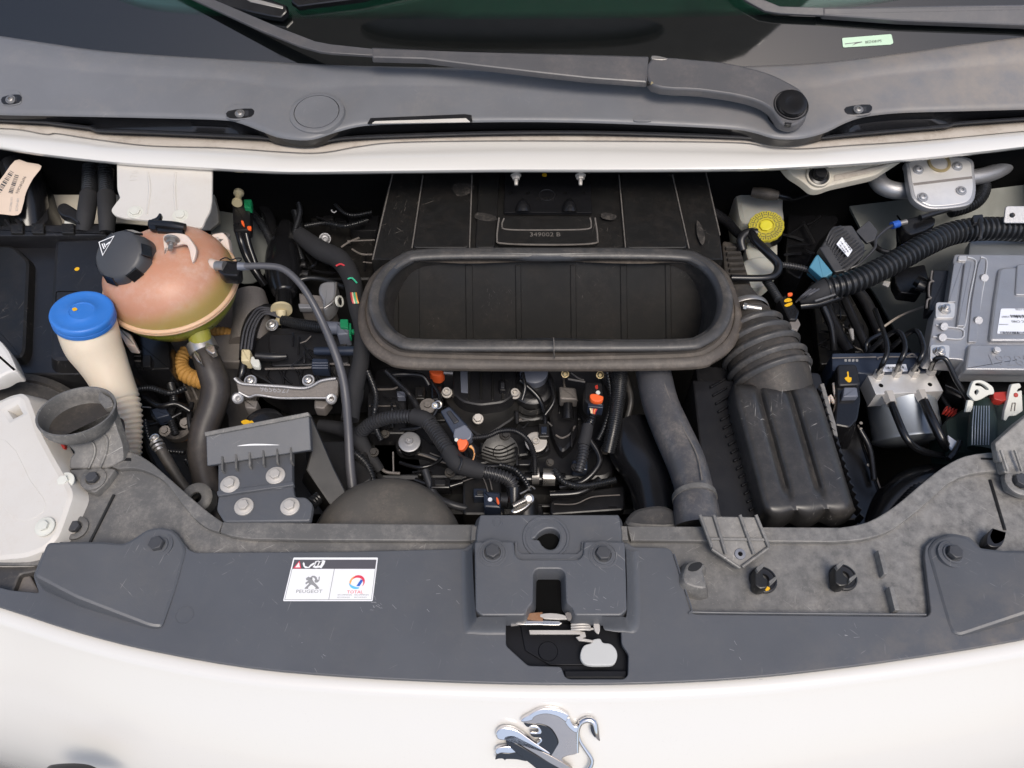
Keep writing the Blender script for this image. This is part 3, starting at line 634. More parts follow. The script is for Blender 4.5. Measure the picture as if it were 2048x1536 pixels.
# left bolted tray: flat box, ribbed step and four pale bolts
tr_ = thing('bolted_tray', 'black plastic box with a white chalk line and four pale bolts beside the rubber dome', 'box', P3(515, 930, 0))
PT = plane(515, 880, .02, (.05, -.42, .9))
mk('box_top', prism(R([(412, 868), (618, 830), (622, 900), (414, 932)], 3), PT, .014, .0012), M['cover'], tr_)
mk('box_edge', prism(R([(408, 864), (616, 824), (620, 832), (410, 873)], 2), lift(PT, .004), .012, .001), M['dusty'], tr_)
mk('box_side', prism([(616, 826), (624, 832), (668, 935), (700, 1000), (660, 1010), (612, 940), (622, 902)], plane(640, 930, -.04, (.3, -.3, .9)), .1, .002), M['blackd'], tr_)
mk('chalk_line', prism(sm([(474, 892), (500, 888), (530, 888), (560, 890), (530, 890.6), (500, 891)], 3), lift(PT, .0006), .0003, 0), M['whi'], tr_)
mk('step_plate', prism(R([(436, 922), (584, 900), (585, 968), (560, 978), (470, 980), (436, 985)], 4), .004, .012, .002), M['cover'], tr_)
mk('base_plate', prism(R([(438, 985), (520, 976), (585, 966), (590, 994), (612, 994), (626, 1008), (620, 1042), (448, 1044), (433, 1020)], 6), -.001 + .002, .01, .002), M['cover'], tr_)
mk('skirt_edge', prism(R([(433, 982), (586, 962), (588, 970), (435, 992)], 3), .006, .008, .001), M['cover'], tr_)
for k in range(6):
    u = 442 + k * 27.5; v0 = 912 - k * 3.9
    mk('rib', prism([(u, v0), (u + 4, v0), (u + 4, v0 + 28), (u, v0 + 28)], .014, .016, .0008), M['dusty'], tr_)
for u, v, z in ((460, 969, .005), (551, 951, .005), (488, 1013, .002), (580, 1013, .002)):
    p = P3(u, v, z); k = mpp(p); bolt(p, V((0, 0, 1)), 11 * k, M['zinc'], tr_, wash=1.75, h=.8)

# ================================================================== LEFT FRONT CORNER
fl_ = thing('wing_mounting_bracket', 'white painted body bracket with a square hole at the lower left edge', 'bracket', P3(50, 950, 0))
mk('pressing', prism(R([(-120, 830), (0, 797), (18, 788), (45, 782), (58, 792), (72, 830), (82, 862), (112, 918), (128, 945), (150, 985), (135, 1030), (118, 1076), (92, 1102), (50, 1118), (-20, 1124), (-120, 1110)], 14), plane(50, 950, .008, (-.12, -.1, 1)), .04, .008, .01, holes=[[(17, 820), (32, 811), (40, 826), (26, 833)]]), M['white2'], fl_)
mk('swage', prism(sm([(-100, 880), (10, 880), (60, 960), (92, 1010), (60, 1040), (20, 1030), (-30, 960), (-100, 940)], 3), plane(50, 950, .0084, (-.12, -.1, 1)), .002, .0004, .003), M['white2'], fl_)
for u, v in ((132, 966), (93, 1056)):
    p = P3(u, v, .006 if v > 1000 else .004); bolt(p + V((0, 0, .004)), V((-.05, -.1, 1)), 11 * mpp(p), M['wplas'], fl_, wash=1.8, h=.7)
ub = thing('wing_top_bracket', 'white painted curved body tab above the grey disc at the left edge', 'bracket', P3(5, 715, -.01))
mk('tab', prism(R([(-60, 660), (0, 678), (18, 700), (30, 726), (37, 744), (20, 744), (0, 756), (-60, 770)], 8), 0, .025, .005), M['white'], ub)
hl_ = thing('headlamp_cap_housing', 'round brown grey headlamp cap with a recess behind the white bracket', 'cap', P3(60, 850, -.05))
pc = P3(42, 868, -.075); k = mpp(pc); ax = vdir(42, 868, .1, .45, .85)
mk('cap_body', lathe(pc, ax, [(146 * k, -.05), (146 * k, -.004), (142 * k, .001), (126 * k, .003), (124 * k, -.003), (118 * k, -.004), (0, -.004)], 56), M['rubberd'], hl_)
mk('recess_frame', prism3([pc + q for q in [V((-.05, .02, .0)), V((.025, .028, .0)), V((.028, .052, .0)), V((-.045, .058, .0))]], ax, .006, .001), M['dustb'], hl_)
sn = thing('intake_spout', 'open grey plastic air spout bolted beside the white bracket', 'air duct', P3(160, 860, .0))
ps = P3(153, 822, .045); k = mpp(ps); axs = vdir(153, 822, -.30, .74, .60)
mk('funnel', lathe(ps, axs, [(69 * k, .0), (70 * k, .001), (74 * k, .001), (74 * k, -.003), (72 * k, -.004), (71 * k, -.014), (64 * k, -.022), (50 * k, -.03), (30 * k, -.034), (30 * k, -.037), (50 * k, -.034)][:9][::-1] + [(69 * k, 0), (67 * k, -.012), (60 * k, -.022)], 48), M['dusty'], sn)
mk('funnel_floor', lathe(ps, axs, [(62 * k, -.0215), (40 * k, -.0255), (0, -.027)], 30), M['dustb'], sn)
mk('locating_ear', prism(R([(198, 782), (222, 796), (228, 812), (210, 818), (196, 800)], 4), .035, .01, .001), M['dusty'], sn)
PS = plane(190, 900, .012, (.1, -.5, .85))
mk('leg_plate', prism(R([(118, 872), (160, 880), (205, 852), (222, 820), (246, 890), (248, 920), (216, 938), (138, 938), (140, 915), (150, 905)], 5), PS, .014, .002, .003), M['dusty'], sn)
for q in ([(160, 876), (184, 884), (190, 905), (178, 936)], [(200, 862), (214, 878), (212, 905), (200, 936)]):
    mk('curved_rib', tube3([P3(u, v, lift(PS, .001)) for u, v in q], [.0018] * 4, n=8), M['dusty'], sn)
mk('foot', prism(R([(136, 938), (172, 936), (190, 940), (216, 935), (232, 938), (208, 970), (190, 986), (168, 978), (150, 955)], 5), .002, .012, .002), M['dusty'], sn)
for u, v in ((187, 958), (151, 1056)):
    p = P3(u, v, .003 if v < 1000 else -.008); k = mpp(p)
    mk('flange_ring', lathe(p, V((0, 0, 1)), [(25 * k, -.003), (25 * k, .001), (21 * k, .0022), (15 * k, .0022), (13 * k, .0008)], 30), M['dusty'], sn)
    bolt(p, V((0, 0, 1)), 12 * k, M['capg'], sn, wash=0, h=.8)
rd = thing('red_fuse_clip', 'small red plastic clip under the spout beside the white bracket', 'clip', P3(118, 890, -.02))
mk('clip_block', prism(R([(116, 880), (128, 884), (130, 896), (118, 902), (112, 890)], 2), -.01, .01, .001), M['red'], rd)
mk('clip_socket', prism([(100, 865), (140, 900), (140, 930), (110, 900)], -.03, .01, .001), M['black'], rd)
for (u, v, nm, lb) in ((20, 1165, 'corner_bracket', 'grey plastic corner bracket below the white bracket at the left edge'),):
    cb = thing(nm, lb, 'bracket', P3(u, v, -.03))
    mk('arm', prism(R([(-60, 1120), (60, 1118), (110, 1112), (95, 1140), (40, 1150), (20, 1200), (-60, 1215)], 6), -.02, .02, .003), M['rubberd'], cb)
    mk('shelf', prism(R([(-60, 1150), (60, 1150), (82, 1190), (60, 1210), (-60, 1225)], 6), -.028, .01, .002), M['castd'], cb)
# right bracket over the crossmember
rb = thing('headlamp_bracket', 'grey ribbed headlamp bracket with a round bolt at the right edge', 'bracket', P3(2010, 930, .02))
PRb = plane(2020, 900, .022, (0, -.45, .9))
mk('top_plate', prism(R([(1990, 886), (2030, 850), (2060, 826), (2270, 800), (2270, 925), (1996, 925)], 5), PRb, .010, .002), M['dusty'], rb)
mk('leg', prism(R([(2002, 920), (2150, 915), (2150, 945), (2040, 955), (2008, 945)], 4), plane(2020, 930, .014, (0, -.3, .9)), .014, .002), M['dusty'], rb)
mk('foot', prism(R([(2008, 942), (2160, 942), (2160, 990), (2050, 990), (2016, 975)], 8), .006, .012, .002), M['dusty'], rb)
for u in (2016, 2044): mk('rib', tube([(u - 14, 900, .03), (u, 942, .018)], 3.4, n=8), M['dusty'], rb)
p = P3(2040, 965, .0075); k = mpp(p)
mk('flange_ring', lathe(p, V((0, 0, 1)), [(30 * k, -.002), (30 * k, .0015), (25 * k, .003), (19 * k, .003), (16 * k, .001)], 30), M['dusty'], rb)
bolt(p, V((0, 0, 1)), 15 * k, M['capg'], rb, wash=0, h=.8)

# ================================================================== EMBLEM
em = thing('lion_emblem', 'chrome rearing lion badge on the white front panel', 'badge', P3(1090, 1480, PB))
def EP(pts): return [(940 + x * 300 / 2048, 1380 + y * 156 / 1065) for x, y in pts]
E = lambda z: lift(PB, z)
mk('back_body', prism(sm(EP([(735, 445), (800, 375), (900, 320), (1020, 300), (1160, 320), (1290, 400), (1380, 500), (1470, 590), (1475, 700), (1470, 860), (1330, 900), (1258, 950), (1330, 1050), (1420, 1160), (1100, 1150), (950, 1000), (1080, 890), (1190, 760), (1200, 680), (1120, 540), (1020, 480), (900, 465), (800, 510)]), 3), E(.0048), .005, .0006), M['satin'], em)
mk('mane_edge', prism(sm(EP([(690, 425), (740, 375), (810, 340), (870, 300), (960, 262), (1080, 250), (1220, 275), (1345, 340), (1340, 380), (1310, 440), (1200, 370), (1050, 333), (930, 350), (870, 385), (850, 418), (735, 442)]), 3), E(.0062), .006, .0011), M['chrome'], em)
mk('shoulder_edge', prism(sm(EP([(1300, 440), (1345, 370), (1400, 470), (1460, 500), (1490, 440), (1480, 560), (1450, 590), (1390, 560), (1330, 500)]), 3), E(.0060), .005, .001), M['chrome'], em)
mk('mouth_shadow', prism(sm(EP([(740, 450), (900, 465), (1010, 480), (1110, 540), (1195, 680), (1185, 770), (1110, 895), (1080, 880), (940, 790), (910, 740), (980, 690), (960, 650), (870, 645), (830, 605), (970, 590), (940, 510), (860, 480), (790, 510)]), 3), E(.0052), .005, .0003), M['chrome_shade'], em)  # this and the other shadow pieces are shade built in near-black
mk('jaw_tooth', prism(sm(EP([(800, 500), (850, 485), (930, 500), (972, 550), (970, 600), (900, 603), (830, 603), (820, 575), (930, 575), (920, 530), (850, 520)]), 3), E(.0066), .005, .0006), M['chrome'], em)
mk('lower_jaw', prism(sm(EP([(905, 775), (905, 735), (960, 700), (945, 660), (975, 665), (985, 700), (950, 740), (930, 780)]), 3), E(.0062), .005, .0005), M['chrome'], em)
mk('forelimb', prism(sm(EP([(358, 640), (362, 575), (430, 522), (540, 518), (660, 560), (760, 630), (900, 730), (1080, 850), (1090, 882), (1060, 880), (900, 800), (760, 725), (600, 645), (490, 655), (480, 690), (390, 680)]), 3), E(.0066), .006, .0012), M['chrome'], em)
mk('forelimb_face', prism(EP([(500, 645), (600, 640), (760, 725), (900, 800), (1080, 885), (1240, 975), (1400, 1080), (1400, 1160), (1260, 1110), (900, 880), (600, 700), (500, 680)]), E(.0056), .005, .0005), M['satin'], em)
mk('forelimb_shadow', prism(EP([(485, 672), (560, 690), (900, 890), (1240, 1080), (1240, 1200), (1000, 1150), (740, 940), (620, 850), (500, 740)]), E(.0060), .006, .0005), M['chrome_shade'], em)
mk('lower_paw', prism(sm(EP([(345, 860), (365, 800), (460, 775), (580, 780), (650, 840), (560, 868), (430, 862), (380, 880)]), 3), E(.0058), .005, .0009), M['chrome'], em)
mk('lower_paw_shadow', prism(sm(EP([(345, 950), (370, 890), (430, 862), (560, 865), (660, 850), (790, 950), (760, 972), (640, 950), (500, 945), (480, 965), (450, 940), (390, 940)]), 3), E(.0050), .005, .0004), M['chrome_shade'], em)
tl = EP([(1468, 850), (1466, 700), (1470, 560), (1500, 460), (1560, 415), (1630, 405), (1690, 440), (1712, 520), (1730, 610), (1768, 690)])
mk('tail', tube3([P3(u, v, E(.003)) for u, v in tl], [.0018, .0022, .0027, .0031, .0034, .0038, .0042, .0042, .0034, .0008], n=14), M['chrome'], em)
mk('tail_shadow', prism(sm(EP([(1652, 500), (1680, 495), (1700, 590), (1712, 650), (1680, 620), (1652, 560)]), 3), E(.0068), .006, .0002), M['chrome_shade'], em)
t2 = EP([(1480, 560), (1500, 690), (1580, 820), (1660, 940), (1655, 1030), (1590, 1120)])
mk('tail_lower', tube3([P3(u, v, E(.002)) for u, v in t2], [.0014, .0018, .0022, .0026, .0026, .0026], n=12), M['chrome'], em)

# ================================================================== COWL, WINDSCREEN, WIPERS
GS = math.radians(35)
PW = (P3(1024, 132, .112), V((0, -math.sin(GS), math.cos(GS))))
BACK = [(-250, 45), (-100, 60), (0, 72), (100, 87), (200, 101), (330, 111), (500, 121), (700, 131), (1000, 136), (1300, 136), (1500, 132), (1650, 124), (1800, 107), (1920, 90), (2048, 74), (2150, 62), (2300, 42)]
FRONT = [(-250, 214), (-100, 221), (0, 226), (100, 228), (300, 232), (440, 236), (480, 243), (520, 258), (560, 272), (620, 276), (680, 258), (735, 247), (850, 243), (1000, 240), (1150, 241), (1300, 246), (1460, 254), (1510, 262), (1550, 273), (1600, 274), (1650, 262), (1690, 243), (1730, 230), (1800, 222), (1900, 219), (2048, 215), (2150, 211), (2300, 204)]
SEAL = [(-250, 236), (-100, 242), (0, 246), (90, 250), (105, 252), (185, 262), (195, 267), (300, 271), (440, 277), (530, 281), (560, 287), (640, 288), (700, 281), (850, 275), (1000, 271), (1150, 270), (1300, 273), (1450, 278), (1540, 282), (1620, 282), (1700, 275), (1800, 266), (1895, 258), (1910, 253), (2048, 243), (2150, 235), (2300, 224)]
def samp(pts, us):
    o = []
    d = sm(pts, 6, False)
    for u in us:
        for a, b in zip(d, d[1:]):
            if a[0] <= u <= b[0] and b[0] > a[0]:
                o.append((u, a[1] + (b[1] - a[1]) * (u - a[0]) / (b[0] - a[0]))); break
    return o
US = [-240 + i * 12 for i in range(210)]
bk, ft, sl = samp(BACK, US), samp(FRONT, US), samp(SEAL, US)
cw = thing('windscreen_cowl', 'wide grey plastic scuttle panel at the foot of the windscreen', 'scuttle panel', P3(1024, 190, .09))
rows = []
def prow(f):
    return [f(i) for i in range(len(US))]
zt = .092
rows.append(prow(lambda i: P3(bk[i][0], bk[i][1], PW) + V((0, .004, -.006))))
rows.append(prow(lambda i: P3(bk[i][0], bk[i][1], lift(PW, .003))))
rows.append(prow(lambda i: P3(bk[i][0], bk[i][1], lift(PW, .003)).lerp(P3(ft[i][0], ft[i][1], zt), .06) + V((0, 0, .003))))
for t, dz in ((.2, .004), (.3, .0045), (.34, .002), (.4, .0015), (.6, .002), (.8, .001), (.93, .001), (.985, .0005), (1.0, -.002)):
    rows.append(prow(lambda i: P3(bk[i][0], bk[i][1], lift(PW, .003)).lerp(P3(ft[i][0], ft[i][1], zt), t) + V((0, 0, dz))))
rows.append(prow(lambda i: P3(ft[i][0], ft[i][1], zt) + V((0, -.0005, -.004))))
mk('top_sheet', grid(rows), M['cowl'], cw, ang=60)
mk('shaded_channel', grid([prow(lambda i: P3(ft[i][0], ft[i][1], zt) + V((0, .001, -.003))), prow(lambda i: P3(ft[i][0], ft[i][1], zt) + V((0, .004, -.022))), prow(lambda i: P3(sl[i][0], sl[i][1] - 11, .064)), prow(lambda i: P3(sl[i][0], sl[i][1] - 7, .069))]), M['gloss'], cw, ang=60)  # shaded front wall and channel of the cowl, the shade painted as black
mk('rubber_seal', grid([prow(lambda i: P3(sl[i][0], sl[i][1] - 9 + q[0], .0725 + q[1])) for q in ((0, 0), (1.5, .002), (3.5, .003), (6, .001), (7, -.004), (10, -.010))]), M['rubber'], cw, ang=80)
cz = zt + .0025
def cowlz(u, v):                                       # a point on the cowl's upper face
    a = samp(BACK, [u])[0]; b = samp(FRONT, [u])[0]; t = (v - a[1]) / (b[1] - a[1])
    return P3(a[0], a[1], lift(PW, .003)).lerp(P3(b[0], b[1], zt), t) + V((0, 0, .0022))
def cpl(u, v, h=0):
    p = cowlz(u, v); q = cowlz(u, v - 8) - p; n = V((1, 0, 0)).cross(q).normalized()
    return (p + n * h, n)
# round blanking cap
pc_, nc_ = cpl(634, 226, 0); k = mpp(pc_)
pc_ = P3(634, 226, (pc_, nc_))
mk('cap_rim', lathe(pc_, nc_, [(56 * k, -.004), (54 * k, .002), (50 * k, .0035), (45.5 * k, .0035), (45 * k, -.001)], 56), M['cowl'], cw)
mk('round_cap', lathe(pc_, nc_, [(44.3 * k, 0), (43.6 * k, .0034), (0, .0036)], 56), M['cowl'], cw)
# slot showing body paint
for poly, z_, m_, nm in (([(735, 246), (741, 236), (930, 228), (943, 230), (945, 243), (940, 243), (932, 236), (750, 242), (742, 247)], .001, 'black', 'slot_frame'), ([(744, 246), (752, 241), (932, 235), (940, 243)], .0006, 'white2', 'slot_opening')):
    q = cpl(840, 238, z_); mk(nm, prism(poly, q, .002, .0003), M[m_], cw)
# screw pockets
for (u, v, w_) in ((22, 198, 20), (480, 226, 28), (1716, 218, 28)):
    q = cpl(u, v, .0006); n = q[1]
    mk('pocket', prism(sm([(u - w_, v - 8), (u - w_ * .4, v - 18), (u + w_ * .7, v - 16), (u + w_, v - 4), (u + w_ * .8, v + 10), (u - w_ * .8, v + 12)], 3), q, .003, .001), M['cowl'], cw)
    mk('pocket_floor', prism(sm([(u - w_ * .85, v - 4), (u + w_ * .85, v - 9), (u + w_ * .8, v + 7), (u - w_ * .75, v + 10)], 3), lift(q, .0008), .001, .0002), M['black'], cw)
    mk('screw_slot', prism([(u - 2, v - 4), (u + w_ * .6, v - 5), (u + w_ * .6, v + 5), (u - 2, v + 6)], lift(q, .0012), .0008, .0002), M['rubber'], cw)
    pp = P3(u, v + 2, lift(q, .001)); bolt(pp, n, 8 * mpp(pp), M['steeld'], cw, name='screw', style='dome', wash=1.15)
q = cpl(1284, 236, .0012); mk('vent_bump', prism(sm([(1268, 241), (1274, 233), (1290, 232), (1301, 238), (1300, 242)], 3), q, .002, .001), M['cowl'], cw)

# white body flange in front of the cowl
LB = [(-250, 262), (-100, 283), (0, 298), (100, 313), (250, 329), (400, 338), (500, 344), (600, 347), (800, 345), (1000, 343), (1200, 343), (1400, 342), (1550, 339), (1700, 331), (1800, 323), (1900, 313), (2048, 296), (2150, 281), (2300, 258)]
lb = samp(LB, US)
bf = thing('scuttle_flange', 'white painted body flange across the rear edge of the engine bay', 'car panel', P3(1024, 320, .06))
fr_rows = [prow(lambda i: P3(sl[i][0], sl[i][1] - 12, .060)), prow(lambda i: P3(sl[i][0], sl[i][1] + 4, .0605))]
for t, z in ((.3, .060), (.38, .0625), (.5, .064), (.8, .062), (.94, .058), (1.0, .0535)):
    fr_rows.append(prow(lambda i: (lambda a, b: V((0, 0, 0)) + P3(a[0], a[1] + (b[1] - a[1]) * t, z))((sl[i][0], sl[i][1] + 4), lb[i])))
fr_rows.append([p + V((0, .004, -.006)) for p in fr_rows[-1]])
fr_rows.append([p + V((0, .03, -.008)) for p in fr_rows[-1]])
mk('flange_skin', grid(fr_rows), M['white'], bf, ang=60)
# dirty strip between rubber and clean paint, wider where the photo shows it
ds = [(-250, 258), (0, 256), (90, 268), (110, 266), (190, 278), (300, 291), (440, 295), (560, 303), (640, 305), (720, 292), (800, 284), (1000, 281), (1300, 282), (1480, 285), (1530, 292), (1600, 297), (1700, 290), (1800, 284), (1900, 276), (2048, 262), (2300, 240)]
dd = samp(ds, US)
mk('dirty_strip', grid([prow(lambda i: P3(sl[i][0], sl[i][1] - 3, .0622)), prow(lambda i: P3(dd[i][0], max(dd[i][1], sl[i][1] + 3), .0645))]), M['dirt'], bf, solid=.001)

# windscreen
ws = thing('windscreen', 'dark green tinted windscreen with a black dotted edge band', 'windscreen', PW[0])
wx = V((1, 0, 0)); wy = V((0, math.cos(GS), math.sin(GS)))
def W2(x, y, h=0): return PW[0] + wx * x + wy * y + PW[1] * h
mk('glass', prism3([W2(-.98, -.035), W2(.98, -.035), W2(.98, .1), W2(.86, .62), W2(-.86, .62), W2(-.98, .1)], PW[1], .004, .001), M['glass'], ws)
BAND = [(-300, -420), (-60, -160), (120, -48), (215, -8), (290, 18), (400, 30), (560, 36), (700, 38), (1000, 38), (1300, 36), (1500, 30), (1650, 20), (1800, 0), (1950, -40), (2150, -150), (2350, -420)]
bd = sm(BAND, 4, False)
UA = P3(-300, -420, PW)
mk('edge_band', prism([(u, v) for u, v in bd] + [(2420, 60), (2300, 150), (-250, 150), (-380, 60)], lift(PW, .0008), .0006, 0), M['frit'], ws)
dots = []
for row in range(6):
    for i in range(len(bd) - 1):
        pass
acc = 0
pts_ = [(u, v) for u, v in bd if -150 < v]
poly3 = [P3(u, v, lift(PW, .0008)) for u, v in pts_]
Ls = [0]
for a, b in zip(poly3, poly3[1:]): Ls.append(Ls[-1] + (b - a).length)
st = .0034
for row in range(7):
    s = (row % 2) * st / 2; j = 0
    while s < Ls[-1]:
        while Ls[j + 1] < s: j += 1
        t = (s - Ls[j]) / (Ls[j + 1] - Ls[j]); p = poly3[j].lerp(poly3[j + 1], t) + wy * (st * .55 * (row + .6))
        r = .00135 - row * .00013
        if -.9 < p.x < .9: dots.append(([p + wx * math.cos(a) * r + wy * math.sin(a) * r for a in (0, 1.047, 2.094, 3.14, 4.19, 5.236)], [(0, 1, 2, 3, 4, 5)]))
        s += st
mk('edge_dots', merge(*dots), M['frit'], ws, flat=True, kind='stuff')
dsh = thing('dashboard', 'dark dashboard top behind the windscreen glass', 'dashboard', W2(0, .1, -.1))
mk('top_pad', prism3([W2(-.9, .0, -.06), W2(.9, .0, -.06), W2(.9, .75, -.25), W2(-.9, .75, -.25)], (W2(1, 0, -.06) - W2(0, 0, -.06)).cross(W2(0, .75, -.25) - W2(0, 0, -.06)), .01, .002), M['dash'], dsh)
mk('vent_strip', prism3([W2(-.7, .04, -.045), W2(.7, .04, -.045), W2(.7, .07, -.052), W2(-.7, .07, -.052)], PW[1], .01, .003), M['black'], dsh)
tg = thing('windscreen_tag', 'pale green printed tag stuck at the foot of the windscreen', 'label', P3(1735, 82, lift(PW, .002)))
PT_ = lift(PW, .0022)
mk('tag_sheet', prism(R([(1684, 76), (1783, 68), (1787, 86), (1782, 89), (1686, 95)], 3), PT_, .0008, .0002), M['mint'], tg)
txt('BEZ4381P5', (1731, 87), (1763, 84), PT_, M['ink'], tg)
mk('tag_mark', merge(prism([(1690, 87), (1724, 83), (1724, 84.5), (1690, 88.5)], lift(PT_, .0003), .0002, 0), prism([(1704, 91), (1712, 85), (1726, 84), (1714, 87)], lift(PT_, .0003), .0002, 0)), M['inkd'], tg)

# wipers
pv = P3(1582, 210, .128)
PWp = (pv, V((0, -.33, .944)).normalized())
w1 = thing('windscreen_wiper', 'long satin grey wiper arm with round pivot cap in front of the windscreen', 'wiper', pv)
mk('arm_head', prism(sm([(1303, 117), (1400, 119), (1460, 126), (1530, 143), (1575, 163), (1602, 180), (1616, 202), (1614, 230), (1600, 246), (1580, 252), (1562, 246), (1552, 232), (1540, 217), (1515, 203), (1470, 191), (1400, 181), (1306, 171)], 4), PWp, .014, .004, .002), M['wiper'], w1, ang=50)
mk('head_seam', prism([(1299, 118), (1304, 118), (1301, 168), (1296, 167)], lift(PWp, -.003), .006, .0004), M['black'], w1)
mk('arm_channel', prism(R([(743, 94), (900, 100), (1298, 112), (1294, 165), (1180, 157), (1080, 146), (960, 132), (850, 118), (744, 115)], 3), lift(PWp, -.001), .011, .003, .001), M['wiper'], w1)
mk('hinge_pin', tube3([P3(1302, 166, lift(PWp, -.003)), P3(1318, 170, lift(PWp, -.003)), P3(1334, 169, lift(PWp, -.004))], [.003] * 3, n=8), M['gold'], w1)
mk('hinge_clip', prism(sm([(1304, 111), (1320, 112), (1336, 117), (1325, 120), (1304, 118)], 2), lift(PWp, .001), .004, .001), M['steeld'], w1)
mk('blade_rod', prism(R([(746, 96), (660, 88), (640, 86), (560, 60), (360, -14), (340, -60), (420, -30), (470, 2), (590, 60), (640, 84 + 17), (745, 112)], 6), lift(PWp, -.003), .006, .0015), M['wiper'], w1) if False else None
mk('blade_rod', prism([(746, 97), (662, 88), (630, 82), (560, 55), (450, 8), (380, -22), (340, -40), (300, -45), (330, -28), (420, 14), (520, 60), (600, 92), (640, 103), (664, 106), (745, 111)], lift(PWp, -.002), .005, .0015), M['wiper'], w1)
k = mpp(pv)
mk('pivot_skirt', lathe(pv, PWp[1], [(36 * k, -.03), (36 * k, -.001), (34 * k, .002), (33 * k, .002), (32.5 * k, -.004)], 40), M['black'], w1)
mk('pivot_cap', lathe(pv, PWp[1], [(30 * k, -.01), (30 * k, .006), (28.5 * k, .0085), (20 * k, .0095), (12 * k, .0085), (0, .0085)], 40), M['gloss'], w1)
mk('cap_tab', prism([(1570, 244), (1584, 245), (1583, 251), (1571, 250)], lift(PWp, .002), .006, .001), M['black'], w1)
w2 = thing('windscreen_wiper', 'second wiper arm crossing the top right corner of the windscreen', 'wiper', P3(2100, 40, lift(PW, .03)))
P2 = lift(PW, .022)
mk('arm_channel', prism(R([(1646, 14), (1720, 13), (2048, 8), (2330, 10), (2330, 75), (2048, 51), (1800, 42), (1647, 31)], 3), P2, .011, .003, .001), M['wiper'], w2)
mk('blade_rod', prism([(1648, 15), (1560, 12), (1530, 0), (1470, -30), (1400, -70), (1440, -70), (1490, 0), (1530, 22), (1560, 27), (1648, 31)], lift(P2, -.001), .005, .0015), M['wiper'], w2)
for nm, lbx, a, b, c in (('wiper_blade', 'black wiper blade end resting on the glass at the upper left', [(380, -50), (470, -20), (545, 0), (572, 10), (574, 24), (562, 36), (540, 33), (440, 12), (340, -20)], [(470, -14), (530, 2), (566, 12), (566, 18), (500, 4)], 'steeld'),
                         ('wiper_blade', 'black wiper blade end entering at the top edge left of centre', [(585, -30), (640, -40), (900, -60), (900, -40), (720, -2), (640, 8), (596, 14), (582, 4)], [(600, -14), (700, -28), (700, -24), (600, -8)], 'black')):
    bl = thing(nm, lbx, 'wiper blade', P3(a[0][0], a[0][1], lift(PW, .02)), group='wiper blades on the glass')
    mk('blade_cover', prism(a, lift(PW, .022), .012, .003, .001), M['gloss'], bl)
    mk('blade_edge', prism(b, lift(PW, .0225), .003, .001), M[c], bl)

# ================================================================== AIR DUCT WITH OVAL MOUTH
dz = -.030
ad = thing('air_duct', 'large black air duct with an oval rubber sealed mouth in the middle of the bay', 'air duct', P3(1100, 560, dz))
mk('duct_top', prism([(785, 330), (1410, 330), (1440, 470), (1446, 519), (744, 519), (760, 440)], dz, .10, .002, .004), M['blackd'], ad)
for q in ([(848, 346), (944, 346), (938, 496), (825, 496)], [(1240, 346), (1343, 346), (1376, 496), (1252, 496)], [(958, 346), (1000, 346), (990, 496), (950, 496)]):
    mk('raised_panel', prism(R(q, 9), dz + .006, .006, .0025), M['blackd'], ad)
for a, b in (((846, 350), (824, 496)), ((944, 350), (939, 496)), ((1238, 350), (1251, 496)), ((1345, 350), (1378, 496)), ((787, 340), (745, 520)), ((1412, 346), (1440, 470))):
    mk('dusty_edge', tube([(a[0], a[1], dz + .0055 if 800 < a[0] < 1400 else dz), (b[0], b[1], dz + .0055 if 800 < a[0] < 1400 else dz)], 1.4, n=6), M['emb'], ad)
for q in ([(905, 372), (925, 366), (948, 372), (940, 386), (915, 392)], [(955, 425), (985, 430), (994, 440), (970, 442), (950, 436)], [(1205, 425), (1232, 430), (1226, 440), (1204, 436)], [(1395, 440), (1410, 470), (1405, 490), (1394, 468)]):
    mk('dust_smear', prism(sm(q, 3), dz + .0063, .0002, 0), M['smear'], ad)
mk('hinge_plate', prism(R([(1010, 338), (1180, 338), (1184, 425), (1008, 425)], 3), dz + .008, .006, .001), M['gloss'], ad)
mk('boss_plate', prism(R([(996, 432), (1192, 432), (1196, 482), (1188, 489), (998, 488), (993, 480)], 8), dz + .008, .006, .0015), M['blackd'], ad)
mk('boss_rim', merge(tube([(998, 436, dz + .0085), (994, 478, dz + .0085), (1006, 487, dz + .0085), (1100, 490, dz + .0085), (1186, 487, dz + .0085), (1195, 476, dz + .0085), (1190, 436, dz + .0085)], 1.8, n=6), tube([(1008, 437, dz + .0085), (1004, 450, dz + .0085), (1015, 459, dz + .0085), (1100, 460, dz + .0085), (1174, 458, dz + .0085), (1182, 448, dz + .0085), (1180, 436, dz + .0085)], 1.6, n=6)), M['emb'], ad)
txt('349002 B', (1060, 473), (1121, 473), dz + .008, M['emb'], ad, h=.0004)
txt('09004', (1073, 402), (1108, 402), dz + .008, M['blackd'], ad, h=.0005)
for u, v in ((1021, 386), (1056, 386), (1130, 386), (1166, 386)):
    mk('plate_hole', lathe(P3(u, v, dz + .0085), V((0, 0, 1)), [(.004, 0), (.0034, .0006), (.0028, 0), (0, -.0002)], 14), M['void'], ad)
mk('plate_hole_rim', lathe(P3(1094, 390, dz + .0083), V((0, 0, 1)), [(.0150, 0), (.0146, .0008), (.0138, .0008), (.0134, 0)], 28), M['black'], ad)
mk('yellow_dot', lathe(P3(1089, 350, dz + .0083), V((0, 0, 1)), [(.0046, 0), (.0045, .0003), (0, .0003)], 16), M['yel'], ad)
for u, v in ((1046, 425), (1139, 425)):
    p = P3(u, v, dz + .004); mk('cone_boss', tube3([p + V((0, -.002, .002)), p + V((0, .010, .008)), p + V((0, .032, .004))], [.0145, .011, .001], n=16), M['gloss'], ad)
